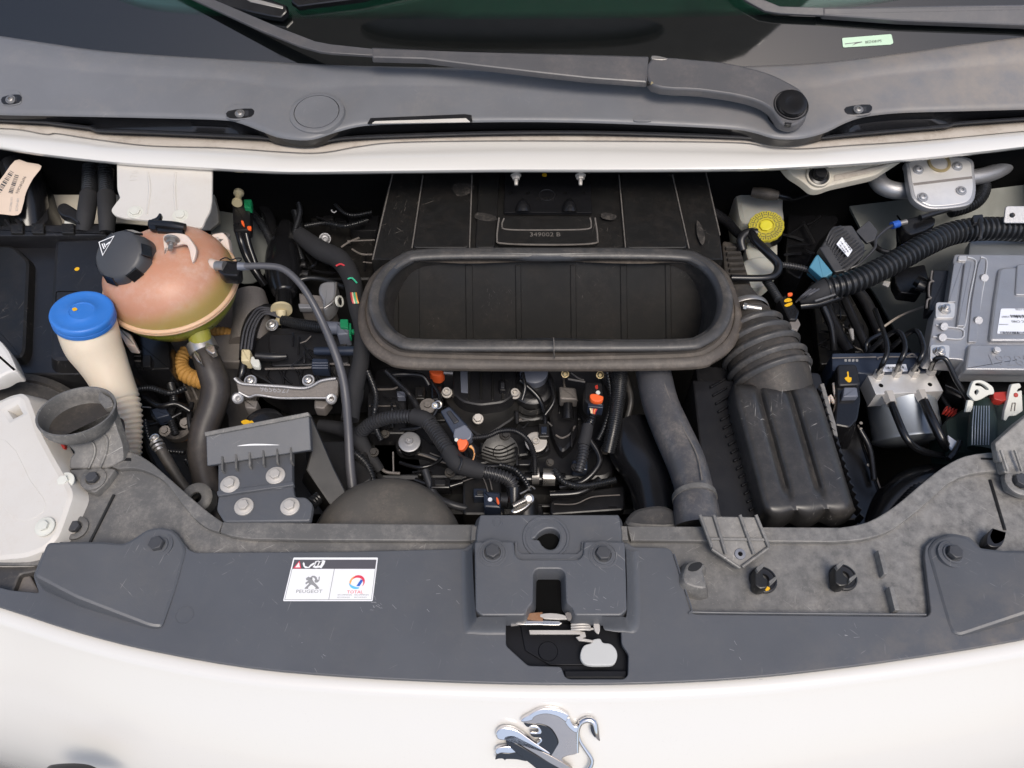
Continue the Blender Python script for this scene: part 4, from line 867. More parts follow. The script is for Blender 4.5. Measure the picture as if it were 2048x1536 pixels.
for u in (1032, 1161):
    p = P3(u, 351, .028); bolt(p, vdir(u, 351, .02, -.93, .36), .007, M['zinc'], ad, name='stud', style='stud', wash=1.3, h=.95)
# mouth: rubber bead on a flared flange
RT_ = [(860, 509), (1100, 507), (1340, 509), (1400, 522), (1437, 556), (1452, 603), (1440, 650), (1405, 680), (1350, 690), (1100, 691), (850, 690), (796, 680), (763, 650), (750, 603), (765, 556), (803, 522)]
ring = sm(RT_, 6)
bead = [P3(u, v, .016) for u, v in ring]
rr = []
n = len(bead)
cent = P3(1100, 600, .016)
NR = 14
for kk in range(NR):
    a = 2 * math.pi * kk / NR; row = []
    for i in range(n):
        t = (bead[(i + 1) % n] - bead[i - 1]); t.z = 0; t.normalize(); o = V((-t.y, t.x, 0))
        if o.dot(bead[i] - cent) < 0: o = -o
        wv = 14.5 * mpp(bead[i])
        row.append(bead[i] + o * math.cos(a) * wv + V((0, 0, 1)) * math.sin(a) * wv * .55)
    rr.append(row)
rr.append(rr[0])
mk('rubber_bead', grid(rr, True), M['rubberd'], ad, ang=80)
mk('inner_lip', grid([[p + (cent - p).normalized() * d + V((0, 0, z)) for p in bead] for d, z in ((.006, .006), (.0125, .002), (.0135, -.004), (.010, -.006))], True), M['rubber'], ad, ang=60)
FLR = [(870, 500), (1100, 498), (1335, 500), (1408, 514), (1455, 550), (1476, 600), (1484, 645), (1470, 690), (1432, 722), (1375, 737), (1100, 740), (830, 737), (768, 722), (731, 692), (716, 650), (722, 600), (746, 550), (800, 514)]
flg = sm(FLR, 6); m2 = len(flg)
def resamp(ps, n):
    L = [0]; ps = ps + [ps[0]]
    for a, b in zip(ps, ps[1:]): L.append(L[-1] + (b - a).length)
    o = []; j = 0
    for i in range(n):
        s = L[-1] * i / n
        while L[j + 1] < s: j += 1
        o.append(ps[j].lerp(ps[j + 1], (s - L[j]) / (L[j + 1] - L[j])))
    return o
NB = 160
bb = resamp(bead, NB)
F3 = [P3(u, v, -.012) for u, v in flg]
c2 = sum(F3, V()) / len(F3)
def polar(ps, cen, ang):                              # point of a closed curve seen from its centre at an angle
    best = None
    for a, b in zip(ps, ps[1:] + ps[:1]):
        d = V((math.cos(ang), math.sin(ang))); ax_, ay = a.x - cen.x, a.y - cen.y; bx, by = b.x - cen.x, b.y - cen.y
        den = (bx - ax_) * d.y - (by - ay) * d.x
        if abs(den) < 1e-12: continue
        t = (ay * d.x - ax_ * d.y) / den * 1
        if -1e-6 <= t <= 1 + 1e-6:
            s = (ax_ + (bx - ax_) * t) * d.x + (ay + (by - ay) * t) * d.y
            if s > 0 and (best is None or s > best[0]): best = (s, a.lerp(b, max(0, min(1, t))))
    return best[1]
def outer_bead(sc):
    o = []
    for p in bb:
        d = p - cent; d.z = 0; o.append(p + d.normalized() * sc)
    return o
ob = outer_bead(.009); fo = []
for p in ob:
    d = p - c2; fo.append(polar(F3, c2, math.atan2(d.y, d.x)))
def mixr(t, dzv): return [V((a.x * (1 - t) + b.x * t, a.y * (1 - t) + b.y * t, dzv)) for a, b in zip(ob, fo)]
mk('flared_flange', grid([mixr(-.5, .004), mixr(0, .006), mixr(.06, .001), mixr(.34, -.001), mixr(.40, .001), mixr(.46, -.003), mixr(.7, -.006), mixr(.97, -.009), mixr(1.0, -.0115), mixr(.98, -.016)], True), M['flange'], ad, ang=50)
mk('bead_seam', merge(tube3([P3(1107, 676, .028), P3(1108, 690, .031), P3(1108, 704, .026), P3(1109, 716, .004)], [.0008] * 4, n=6)), M['emb'], ad)
# dark well below the mouth
well = [polar(bead, cent, 2 * math.pi * i / 90) for i in range(90)]
def wring(s, z, dy=0): return [V((cent.x + (p.x - cent.x) * s, cent.y + (p.y - cent.y) * s + dy, z)) for p in well]
mk('mouth_wall', grid([wring(.975, .010), wring(.96, -.04, .012), wring(.95, -.09, .035), wring(.95, -.122, .05)], True), M['dustb'], ad, ang=60)
fa, fb = P3(1024, 522, -.005), P3(1024, 702, -.125)
PF = (fa, V((0, fa.z - fb.z, fa.y - fb.y)).normalized() if False else V((1, 0, 0)).cross(fa - fb).normalized())
mk('mouth_floor', prism(rect(752, 520, 1448, 706, 78), PF, .004, 0), M['ductin'], ad)
for u0, u1 in ((795, 838), (930, 945), (1030, 1042), (1140, 1152), (1240, 1254), (1330, 1342)):
    mk('floor_rib', prism(R([(u0, 530), (u1, 530), (u1 + 2, 694), (u0 + 2, 694)], 3), lift(PF, .0018), .004, .0016), M['ductin'], ad)

# ================================================================== LEFT SIDE
# coolant tank: two moulded bowls meeting at a pale seam
ct = P3(345, 568, .000); k = mpp(ct); axt = vdir(345, 572, -.28, .69, .67)
tank = thing('coolant_tank', 'round orange stained coolant expansion tank with green coolant in its lower bowl', 'coolant tank', ct)
Rm = 128 * k
def dome(k_, n, h):
    return 1 + (.012 * math.cos(3 * 2 * math.pi * k_ / n))
mk('upper_bowl', lathe(ct, axt, [(Rm * .985, .001), (Rm * .975, .014), (Rm * .93, .030), (Rm * .84, .046), (Rm * .70, .059), (Rm * .5, .069), (Rm * .28, .074), (0, .0755)], 64, dome), M['tanku'], tank, ang=80)
mk('lower_bowl', lathe(ct, axt, [(Rm * .985, -.002), (Rm * .96, -.018), (Rm * .9, -.032), (Rm * .865, -.034), (Rm * .79, -.047), (Rm * .62, -.062), (Rm * .36, -.072), (0, -.075)], 64, dome), M['tankl'], tank, ang=80)
mk('seam_flange', lathe(ct, axt, [(Rm * .97, .005), (Rm * 1.015, .004), (Rm * 1.03, .0025), (Rm * 1.03, .0005), (Rm * 1.015, 0), (Rm * 1.015, -.0015), (Rm * 1.03, -.002), (Rm * 1.03, -.004), (Rm * 1.01, -.0055), (Rm * .97, -.006)], 72, dome), M['tanks'], tank, ang=60)
txt('MAX', (262, 642), (318, 652), (ct + axt * .018, V((0, -.75, .66))), M['tanks'], tank, name='level_mark', h=.006)
see_through_level(M['tanku'], ct, (axt + V((-.25, .1, .1))).normalized(), -.005, .030, (.36, .28, .075))
# filler neck and grey screw cap
axc = vdir(240, 510, -.55, .38, .74); cp = P3(240, 510, .088); kc = mpp(cp)
mk('filler_neck', lathe(cp - axc * .045, axc, [(.038, -.02), (.030, .0), (.028, .012), (.028, .03)], 36), M['tanku'], tank)
def lob(kk, n, h):
    a = 6 * 2 * math.pi * kk / n
    return 1 - (.085 * max(0, math.cos(a)) ** .8 if h < .003 else 0)
scap = mk('screw_cap', lathe(cp, axc, [(57 * kc, -.036), (58 * kc, -.030), (57 * kc, -.012), (54 * kc, -.002), (50 * kc, .003), (44 * kc, .0055), (0, .0065)], 72, lob), M['capg'], tank, ang=50)
for a0 in range(6):
    a = a0 * math.pi / 3 + .35
    X = axc.orthogonal().normalized(); Y = axc.cross(X); d = X * math.cos(a) + Y * math.sin(a); tt = axc.cross(d)
    mk('grip_recess', box3(cp + d * 50 * kc + axc * (-.004) + d * .0045, tt, axc * .8 - d * .35, .019, .017, .004, .0015), M['gloss'], scap)
def capp(u, v): return P3(u, v, (cp + axc * .0068, axc))
tri = [(197, 484), (229, 471), (205, 512)]
mk('warning_triangle', merge(*[prism3([capp(*q) for q in ((a[0], a[1]), (b[0], b[1]), ((b[0] * .86 + 210 * .14), (b[1] * .86 + 489 * .14)), ((a[0] * .86 + 210 * .14), (a[1] * .86 + 489 * .14)))], axc, .0003, 0) for a, b in ((tri[0], tri[1]), (tri[1], tri[2]), (tri[2], tri[0]))], *[prism3([capp(*q) for q in s], axc, .0003, 0) for s in ([(203, 488), (205, 487), (209, 497), (207, 498)], [(207, 487), (209, 486), (212, 494), (210, 495)], [(211, 489), (219, 483), (220, 485), (212, 491)])]), M['whi'], scap)
# mounting ear with stud, side ear
pe = P3(352, 474, .09)
mk('mounting_ear', prism3([P3(u, v, plane(350, 480, .086, (0, -.5, .85))) for u, v in sm([(326, 482), (328, 470), (345, 466), (368, 468), (380, 478), (392, 500), (384, 526), (374, 490), (350, 492), (334, 496), (330, 510)], 3)], V((0, -.5, .85)), .006, .0015), M['milky'], tank)
bolt(P3(344, 480, .089), vdir(344, 478, -.18, -.75, .62), .0075, M['steeld'], tank, name='stud', style='stud', wash=1.5)
mk('side_ear', prism3([P3(u, v, plane(440, 480, .01, (.1, -.5, .85))) for u, v in R([(424, 468), (446, 464), (456, 476), (462, 510), (436, 506), (418, 480)], 4)], V((.1, -.5, .85)), .02, .002), M['milky'], tank)
mk('ear_collar', lathe(P3(438, 478, .0), V((0, .4, .9)), [(.017, 0), (.019, .002), (.019, .005), (.014, .006)], 28), M['castd'], tank)
mk('ear_web', prism(R([(430, 474), (436, 473), (442, 505), (436, 504)], 1), .022, .02, .001), M['milky'], tank)
mk('side_foot', prism(R([(238, 655), (262, 668), (272, 692), (252, 690), (240, 668)], 4), -.04, .02, .002), M['milky'], tank)
vn = P3(420, 530, .045)
mk('vent_nozzle', tube([(395, 522, .04), (425, 530, .046), (448, 532, .046)], [15, 12, 9], n=16), M['milky'], tank)
mk('outlet_neck', tube([(396, 660, -.03), (402, 684, -.045), (406, 700, -.055)], [22, 22, 20], n=20), M['tankl'], tank)
tb = thing('tank_clip', 'glossy black spring clip holding the coolant tank under the white bracket', 'clip', P3(330, 452, .06))
mk('clip_roll', tube([(300, 448, .075), (345, 452, .075), (370, 456, .073)], [9, 10, 9], n=12), M['gloss'], tb)
mk('clip_hook', prism(sm([(298, 456), (300, 440), (312, 434), (318, 426), (323, 428), (320, 438), (312, 444), (312, 458)], 3), .079, .006, .0015), M['gloss'], tb)
mk('clip_plate', prism(R([(312, 440), (368, 446), (366, 466), (312, 462)], 3), .076, .008, .0015), M['gloss'], tb)
qc = thing('vent_hose_connector', 'small black quick connector joining the grey vent hose to the orange tank', 'connector', P3(460, 535, .05))
mk('connector_body', prism(R([(436, 519), (478, 521), (480, 545), (474, 552), (444, 550), (434, 540)], 4), .058, .018, .003), M['gloss'], qc)
mk('spring_loop', tube3([P3(u, v, .062) for u, v in ((440, 520), (452, 515), (462, 520), (474, 516), (484, 518), (474, 526))], [.001] * 6, n=8), M['gloss'], qc)
mk('collar', tube([(432, 532, .056), (450, 533, .058)], [10, 11], n=16), M['steeld'], qc)
mk('collar', tube([(476, 533, .058), (500, 533, .057)], [9, 7], n=16), M['greyc'], qc)
vh = tag(mk('vent_hose', tube([(484, 533, .058), (530, 532, .058), (566, 538, .055), (598, 565, .045), (622, 600, .03), (645, 645, .01), (668, 700, -.01), (684, 750, -.03), (692, 800, -.05), (697, 870, -.07), (700, 930, -.09), (706, 985, -.11)], [7, 7, 7, 7, 7.5, 8, 8.5, 8.5, 9, 9, 9.5, 10], n=14), M['hoseg']), 'thin smooth grey hose curving from the coolant tank down to the front', 'hose')

rh = thing('radiator_hose', 'thick brown black rubber hose with a steel clamp below the coolant tank', 'hose', P3(420, 800, -.09))
mk('rubber', tube([(405, 698, -.055), (420, 735, -.065), (432, 775, -.08), (424, 815, -.09), (408, 860, -.10), (402, 905, -.11), (412, 960, -.12), (432, 1015, -.13), (440, 1060, -.14)], [24, 27, 29, 28, 27, 26, 26, 27, 27], n=24), M['hose'], rh, ang=80)
mk('clamp_band', tube([(400, 684, -.05), (409, 704, -.057)], [28, 29], n=28, step=.02), M['steel'], rh)
mk('clamp_ear', prism(R([(412, 684), (428, 690), (432, 704), (424, 708), (410, 698)], 3), -.030, .01, .0015), M['steel'], rh)
mk('clamp_ear', prism(R([(388, 700), (398, 708), (404, 728), (394, 722), (386, 710)], 3), -.034, .008, .0015), M['steel'], rh)

# washer filler neck with blue cap
wf = thing('washer_filler', 'cream washer filler neck with a round blue cap', 'washer filler', P3(210, 760, -.03))
cb_ = P3(163, 622, .055); kb = mpp(cb_); axb = vdir(163, 622, -.20, .70, .66)
npt = [cb_ - axb * .010, cb_ - axb * .03, P3(186, 688, .004), P3(204, 722, -.016), P3(221, 757, -.034), P3(236, 796, -.054)]
mk('neck_tube', tube3(npt, [59 * kb, 57 * kb] + [r * mpp(p) for r, p in zip((54, 47, 41, 39), npt[2:])], n=40), M['neck'], wf, ang=80)
mk('corrugated_tube', tube([(235, 790, -.052), (246, 820, -.064), (253, 852, -.078), (257, 888, -.092), (259, 940, -.11)], [39, 36, 31, 26, 22], n=36, corr=(.0075, .09)), M['neck'], wf, ang=80)
cb_ = P3(163, 622, .055); kb = mpp(cb_); axb = vdir(163, 622, -.20, .70, .66)
mk('blue_cap', lathe(cb_, axb, [(60 * kb, -.017), (60 * kb, -.011), (58.5 * kb, -.0105), (59.5 * kb, -.010), (60 * kb, -.003), (58 * kb, 0), (55 * kb, .001), (51 * kb, 0), (28 * kb, -.0005), (26 * kb, .001), (23 * kb, .001), (22 * kb, 0), (0, 0)], 64), M['blue'], wf, ang=50)
mk('yellow_dab', prism3([P3(u, v, (cb_ + axb * .0012, axb)) for u, v in sm([(144, 617), (151, 615), (155, 619), (147, 622)], 2)], axb, .0003, 0), M['yel'], wf)
mk('neck_clip', merge(tube([(218, 836, -.005), (238, 838, .0), (245, 844, 0), (247, 866, -.005)], [3.2] * 4, n=8), prism(R([(222, 838), (240, 840), (242, 852), (224, 850)], 2), -.006, .01, .001)), M['hose'], wf)

# black fuse / battery cover
bc = thing('battery_cover', 'large black plastic battery cover with raised ridges at the left', 'cover', P3(110, 600, -.06))
mk('cover_base', prism(R([(-160, 470), (30, 470), (222, 468), (250, 600), (262, 748), (-160, 752)], 10), -.075, .18, .004, .01), M['black'], bc)
mk('left_block', prism(R([(-160, 486), (28, 490), (60, 520), (52, 700), (44, 716), (-160, 712)], 10), -.060, .02, .006, .004), M['blackd'], bc)
mk('right_block', prism(R([(108, 478), (214, 474), (236, 560), (246, 690), (240, 722), (98, 722), (100, 600)], 14), -.052, .026, .008, .008), M['black'], bc)
mk('back_rail', prism(R([(-160, 452), (200, 448), (214, 470), (-160, 474)], 4), -.045, .03, .003), M['black'], bc)
for u in (20, 62, 122): mk('rail_notch', prism(R([(u, 446), (u + 26, 446), (u + 26, 466), (u, 466)], 3), -.040, .02, .002), M['blackd'], bc)
mk('yellow_dot', lathe(P3(154, 538, -.0515), V((0, 0, 1)), [(.0042, 0), (.0041, .0003), (0, .0003)], 14), M['yel'], bc)
mk('panel_line', tube3([P3(u, v, -.0515) for u, v in ((112, 620), (112, 588), (118, 583), (160, 583))], [.0006] * 4, n=6), M['void'], bc)
mk('latch_box', prism(R([(250, 664), (338, 676), (340, 738), (256, 742)], 4), -.10, .1, .003), M['gloss'], bc)
mk('latch', merge(prism(R([(262, 700), (280, 700), (280, 730), (262, 730)], 2), -.094, .01, .001), prism(R([(285, 710), (301, 710), (301, 734), (285, 734)], 2), -.092, .01, .001)), M['black'], bc)
mk('latch_rib', merge(*[tube([(264, v, -.093), (282, v, -.093)], 1.4, n=6) for v in (702, 712, 722)]), M['castd'], bc)

# harnesses, cylinder and bracket at the top left
for i, (pts, lb) in enumerate((([(182, 318, -.02), (180, 360, -.03), (178, 390, -.03), (172, 430, -.035), (168, 462, -.05)], 'black cable harness nearer the left edge rising to the white flange'),
                               ([(212, 322, -.02), (212, 360, -.03), (213, 390, -.03), (214, 425, -.035), (214, 465, -.05)], 'black cable harness touching the white bracket'))):
    t_ = thing('cable_harness', lb, 'cable', P3(pts[2][0], pts[2][1], pts[2][2]), group='black harnesses at the upper left')
    mk('conduit', tube(pts[:3], 15, n=18, corr=(.006, .2)), M['corr'], t_)
    mk('tape_sleeve', tube(pts[2:], [17, 17, 14], n=18), M['tape'], t_)
ar = thing('lock_lever', 'dark flattened plastic finger beside the left harness', 'plastic peg', P3(145, 425, -.03))
mk('finger', prism(sm([(116, 410), (128, 405), (140, 410), (158, 424), (158, 446), (140, 436), (122, 430), (114, 420)], 3), -.03, .012, .003), M['black'], ar)
mk('white_block', prism(R([(130, 432), (152, 436), (158, 448), (128, 448)], 2), -.045, .01, .001), M['wplas'], ar)
wb = thing('hinge_reinforcement', 'white painted sheet metal bracket with two grey bolts above the coolant tank', 'bracket', P3(330, 390, .05))
Pw = plane(330, 395, .040, (0, -.10, .99))
mk('sheet', prism(R([(233, 321), (425, 329), (424, 400), (421, 420), (412, 436), (404, 455), (392, 455), (340, 444), (248, 436), (228, 430), (221, 420), (234, 402), (240, 396), (234, 380)], 7), Pw, .004, .0016), M['white2'], wb)
for q in ([(296, 345), (300, 380), (294, 430)], [(352, 345), (350, 380), (354, 440)]):
    mk('crease', tube3([P3(u, v, lift(Pw, -.0012)) for u, v in q], [.0022, .003, .0022], n=10), M['white2'], wb)
for u, v in ((271, 425), (361, 432)):
    p = P3(u, v, Pw); bolt(p, Pw[1] + V((.1, 0, 0)), .0085, M['wplas'], wb, wash=1.55, h=.45)
txt('176', (274, 360), (276, 340), Pw, M['white2'], wb, h=.0006, name='stamped_number')
dc = thing('air_dryer_cylinder', 'glossy black cylinder with a paper barcode label at the upper left edge', 'cylinder', P3(30, 400, -.03))
axd = V((.35, .15, 1))
mk('cylinder_body', tube([(40, 330, -.02), (52, 380, -.04), (64, 470, -.09)], [36, 36, 36], n=32), M['gloss'], dc)
mk('dark_cowling', prism(sm([(-150, 300), (60, 316), (84, 335), (90, 380), (76, 460), (-150, 470)], 3), -.06, .06, .006), M['black'], dc)
PL = plane(30, 380, -.005, (.1, -.5, .85))
lb_ = mk('paper_label', prism(sm([(30, 321), (55, 325), (83, 332), (66, 357), (52, 385), (46, 410), (36, 430), (0, 428), (-60, 424), (-40, 400), (0, 360)], 3), PL, .0006, 0), M['paper'], dc)
WLl = lb_
bars((20, 341), (-24, 408), 9, 34, PL, M['ink'], lb_); bars((30, 349), (16, 388), 8, 22, PL, M['ink'], lb_, rnd=5)
txt('96PD8C656', (48, 352), (31, 386), PL, M['ink'], lb_)
txt('10F-H2CE', (34, 397), (31, 422), PL, M['greyi'], lb_); txt('LS17BECOX', (22, 395), (18, 423), PL, M['greyi'], lb_)
mk('guard_ribs', merge(*[tube([(u, 440, -.045), (u + 24, 472, -.05)], 4, n=8) for u in (-10, 12, 34)]), M['black'], dc)

# small connectors on their wires between white bracket and air duct
cn = thing('cream_and_green_connector', 'black wires ending in a cream bobbin and a green clip right of the white bracket', 'connector', P3(480, 400, -.08))
mk('bobbin', tube([(478, 384, -.055), (477, 389, -.055), (477, 390, -.055), (476, 400, -.056), (475, 401, -.056), (474, 407, -.056)], [10, 10, 6.5, 6.5, 10, 10], n=18), M['beige'], cn)
mk('green_clip', prism(R([(487, 398), (503, 398), (502, 416), (488, 415)], 2), -.058, .012, .002), M['green'], cn)
mk('plug_body', prism(R([(464, 402), (500, 412), (500, 460), (466, 462)], 5), -.066, .02, .003), M['black'], cn)
mk('wire_bundle', tube([(474, 450, -.07), (482, 480, -.08), (492, 510, -.10), (512, 545, -.12), (530, 570, -.14)], 8, n=10), M['gloss'], cn)
mk('wire_bundle', tube([(490, 455, -.07), (498, 490, -.09), (510, 525, -.11), (520, 560, -.13)], 6, n=10), M['gloss'], cn)
mk('orange_tag', merge(prism(sm([(482, 441), (487, 442), (489, 452), (484, 449)], 2), -.060, .003, .0005), prism(sm([(494, 453), (502, 452), (502, 459), (496, 459)], 2), -.060, .003, .0005)), M['orange'], cn)
mk('crank_pipe', tube([(500, 350, -.12), (520, 400, -.13), (540, 440, -.14), (548, 480, -.15)], 12, n=12), M['gloss'], cn)

# ================================================================== ENGINE AND HOSES IN THE MIDDLE
# dark bulb and canister left of the duct
cv = thing('vacuum_canister', 'glossy black bulbous canister with a cream flange left of the air duct', 'canister', P3(565, 560, -.10))
mk('bulb', tube([(572, 450, -.13), (568, 480, -.125), (566, 505, -.12), (567, 540, -.11), (568, 570, -.105), (570, 590, -.10)], [14, 22, 32, 36, 30, 20], n=28), M['gloss'], cv, ang=80)
mk('neck', tube([(568, 584, -.10), (568, 615, -.095)], [17, 16], n=24), M['gloss'], cv)
mk('flange', tube([(563, 617, -.092), (563, 621, -.092)], [21, 21], n=28, step=.01), M['beige'], cv)
mk('cream_stub', tube([(562, 620, -.092), (562, 634, -.1), (557, 645, -.11)], [11, 9, 8], n=18), M['beige'], cv)
mk('top_plug', prism(R([(548, 455), (575, 450), (582, 495), (555, 505)], 6), -.118, .02, .004), M['black'], cv)
mk('yellow_dab', prism(sm([(552, 478), (557, 477), (558, 484), (553, 485)], 2), -.1175, .0006, 0), M['yel'], cv)
# braided hose loop with cream clip
bh = thing('braided_hose', 'black ridged hose bent down to a cream clamp left of the engine cover', 'hose', P3(500, 680, -.09))
mk('hose_body', tube([(570, 628, -.12), (530, 622, -.11), (512, 634, -.10), (500, 660, -.095), (495, 690, -.095), (490, 720, -.10)], [13, 15, 16, 16, 15, 12], n=20), M['black'], bh)
mk('hose_ridges', merge(*[tube([(560, 628 + o * .6, -.095), (526 + o * .7, 620 + o * .6, -.09), (508 + o, 636, -.082), (496 + o, 662, -.078), (490 + o, 700, -.08)], 2.2, n=6) for o in (-8, -1, 6, 12)]), M['hoseg'], bh)
mk('cream_clamp', prism(R([(482, 697), (501, 698), (500, 722), (481, 722)], 4), -.072, .02, .003), M['beige'], bh)
mk('clamp_tail', prism(R([(502, 713), (508, 712), (509, 718), (518, 718), (520, 728), (519, 734), (506, 733), (500, 724)], 3), -.07, .008, .0015), M['wplas'], bh)
mk('lower_pipe', tube([(488, 724, -.085), (484, 745, -.09), (478, 765, -.10)], [9, 8, 7], n=14), M['gloss'], bh)
mk('side_plug', tube([(512, 712, -.08), (548, 714, -.082), (574, 713, -.082)], [9, 9, 5], n=14), M['black'], bh)
# timing cover of the engine
ec = thing('engine_cover', 'black ribbed engine cover plate held by round torx bolts', 'engine cover', P3(600, 700, -.11))
mk('cover_plate', prism(R([(500, 745), (488, 700), (545, 655), (700, 655), (735, 690), (735, 770), (560, 778)], 12), -.105, .08, .003), M['black'], ec)
mk('raised_step', prism(R([(535, 668), (690, 664), (700, 728), (540, 733)], 10), -.098, .012, .003), M['black'], ec)
for i in range(8):
    u = 540 + i * 17
    mk('web_rib', tube([(u, 736, -.101), (u + (8 if i % 2 else -6), 752, -.101), (u + 10, 768, -.103)], 2.2, n=6), M['gloss'], ec)
mk('web_rail', tube([(530, 738, -.099), (620, 735, -.099), (655, 728, -.099), (700, 730, -.099)], 2.2, n=6), M['castd'], ec)
for u, v, z in ((544, 650, -.094), (501, 762, -.088), (617, 761, -.088)):
    p = P3(u, v, z); bolt(p, V((0, -.25, 1)), 9.5 * mpp(p), M['steel'], ec, style='dome', wash=1.35)
# cast bracket across it
cbk = thing('cast_bracket', 'grey cast metal engine bracket with an eyelet at each end', 'bracket', P3(570, 785, -.08))
Pcb = plane(570, 780, -.078, (0, -.7, .7))
mk('web', prism(sm([(470, 757), (480, 765), (500, 769), (560, 772), (612, 776), (640, 762), (672, 757), (676, 780), (672, 800), (655, 797), (620, 796), (560, 796), (500, 793), (478, 786), (474, 775)], 3), Pcb, .012, .002), M['castd'], cbk)
mk('top_edge', tube3([P3(u, v, lift(Pcb, .003)) for u, v in ((469, 756), (480, 766), (500, 769), (560, 773), (612, 776), (642, 762), (672, 757))], [.0025] * 7, n=8), M['cast'], cbk)
mk('bottom_edge', tube3([P3(u, v, lift(Pcb, .003)) for u, v in ((478, 784), (498, 794), (515, 790), (560, 796), (620, 796), (660, 796))], [.002] * 6, n=8), M['cast'], cbk)
for u, v in ((476, 797), (663, 798)):
    p = P3(u, v, lift(Pcb, .006)); kq = mpp(p)
    mk('eyelet', lathe(p, vdir(u, v, .1, -.1, .98), [(11 * kq, -.016), (11 * kq, 0), (9 * kq, .001), (5 * kq, .001), (4.5 * kq, -.008), (0, -.008)], 24), M['cast'], cbk)
for q in ([(486, 798), (516, 800), (512, 818), (490, 816)], [(628, 798), (662, 800), (648, 818), (628, 816)]): mk('lug', prism(R(q, 4), -.10, .02, .003), M['castd'], cbk)
txt('9656527', (520, 783), (580, 786), lift(Pcb, 0), M['cast'], cbk, h=.0003)
oc = thing('oil_filler_cap', 'black round cap with a yellow mark behind the bolted tray', 'cap', P3(525, 850, -.13))
p = P3(527, 852, -.10); kq = mpp(p)
mk('cap', lathe(p, V((0, -.1, 1)), [(42 * kq, -.02), (42 * kq, -.002), (38 * kq, .0), (20 * kq, .001), (0, .001)], 36), M['gloss'], oc)
mk('yellow_mark', prism(sm([(482, 843), (492, 839), (500, 842), (508, 839), (512, 844), (500, 848), (492, 852), (486, 848)], 2), -.0985, .0008, 0), M['yel'], oc)
# silver fittings around the duct's left side
th = thing('thermostat_housing', 'bare cast metal thermostat housing left of the oval duct', 'housing', P3(650, 600, -.10))
mk('body', prism(R([(597, 585), (640, 590), (668, 600), (662, 618), (600, 614)], 4), -.10, .05, .003), M['castd'], th)
mk('ledge', prism(R([(596, 607), (622, 608), (624, 616), (598, 616)], 2), -.094, .01, .001), M['cast'], th)
mk('spout', prism(sm([(640, 568), (655, 562), (672, 564), (673, 580), (668, 602), (656, 616), (646, 618), (645, 600), (637, 584)], 3), -.085, .03, .004), M['cast'], th)
mk('spout_lip', tube([(672, 566, -.083), (668, 600, -.084), (648, 617, -.085)], 3, n=10), M['steel'], th)
mk('side_ring', lathe(P3(677, 603, -.09), V((1, -.2, .4)), [(.010, 0), (.010, .004), (.007, .004)], 20), M['wplas'], th)
gc = thing('grey_green_connector', 'slate sensor connector with a green lock clip left of the duct flange', 'connector', P3(680, 655, -.09))
mk('barrel', tube([(650, 655, -.085), (688, 657, -.085)], [13, 13], n=22), M['greyc'], gc)
mk('body', prism(R([(672, 645), (698, 646), (698, 668), (674, 670)], 3), -.073, .03, .003), M['greyc'], gc)
mk('green_clip', merge(prism(R([(680, 638), (696, 638), (697, 656), (680, 654)], 2), -.068, .008, .0012), prism(R([(698, 646), (702, 646), (702, 672), (698, 672)], 1), -.068, .012, .001), prism(R([(702, 658), (712, 658), (712, 666), (702, 664)], 2), -.070, .006, .001)), M['green'], gc)
mk('ridged_sleeve', tube([(565, 640, -.10), (600, 648, -.095), (652, 655, -.088)], [10, 11, 11], n=16, corr=(.004, .2)), M['corr'], gc)
dk = thing('sensor_connector', 'blue black plug connector with stripes on the engine cover', 'connector', P3(650, 710, -.09))
mk('barrel', tube([(630, 702, -.085), (665, 702, -.083), (716, 702, -.083)], [8, 9, 10], n=18), M['blueb'], dk)
mk('plug', prism(R([(624, 716), (656, 717), (657, 738), (622, 736)], 3), -.080, .02, .002), M['blueb'], dk)
mk('stripes', merge(*[tube([(625, v, -.079), (656, v, -.079)], 1.1, n=6) for v in (726, 731, 736)]), M['greyc'], dk)
mk('end_ring', tube([(714, 702, -.083), (720, 702, -.083)], [7, 7], n=14), M['greyc'], dk)

# harness with torn tape left of the duct
hs = thing('main_harness', 'black taped wiring harness with coloured wires showing along the left of the duct', 'cable', P3(700, 600, -.06))
mk('taped_loom', tube([(600, 470, -.10), (640, 500, -.09), (680, 520, -.08), (704, 560, -.07), (712, 610, -.06), (724, 660, -.06), (722, 720, -.07), (708, 780, -.08), (700, 840, -.09)], [16, 20, 20, 18, 16, 16, 17, 18, 18], n=18), M['tape'], hs)
for i, (m_, o) in enumerate((('wr', -4), ('wy', -1), ('wg', 3), ('wo', 6))):
    mk('bare_wire', tube([(706 + o, 586, -.045), (708 + o, 598, -.042), (711 + o, 607, -.046)], 1.8, n=6), M[m_], hs)
mk('bare_wire', tube([(696, 558, -.05), (704, 556, -.048), (714, 566, -.05)], 1.8, n=6), M['wg'], hs)
mk('bare_wire', tube([(672, 532, -.06), (682, 528, -.058), (692, 534, -.06)], 2, n=6), M['wr'], hs)
mk('small_conduit', tube([(724, 780, -.085), (720, 805, -.09), (710, 830, -.095)], 5, n=10, corr=(.003, .15)), M['corr'], hs)
dh = tag(mk('harness_branch', tube([(640, 850, -.16), (690, 860, -.15), (715, 880, -.13), (735, 905, -.14), (760, 940, -.16)], [12, 15, 18, 13, 10], n=14), M['tape']), 'dirty black harness branch under the grey vent hose', 'cable')

def box_uv(name, u0, v0, u1, v1, z, t, m, p, r=6, b=.003, **k): return mk(name, prism(rect(u0, v0, u1, v1, r), z, t, b), M[m], p, **k)
def clutter(name, pts, r, m, lb, cat='hose', **k):
    return tag(mk(name, tube(pts, r, **k), M[m]), lb, cat)
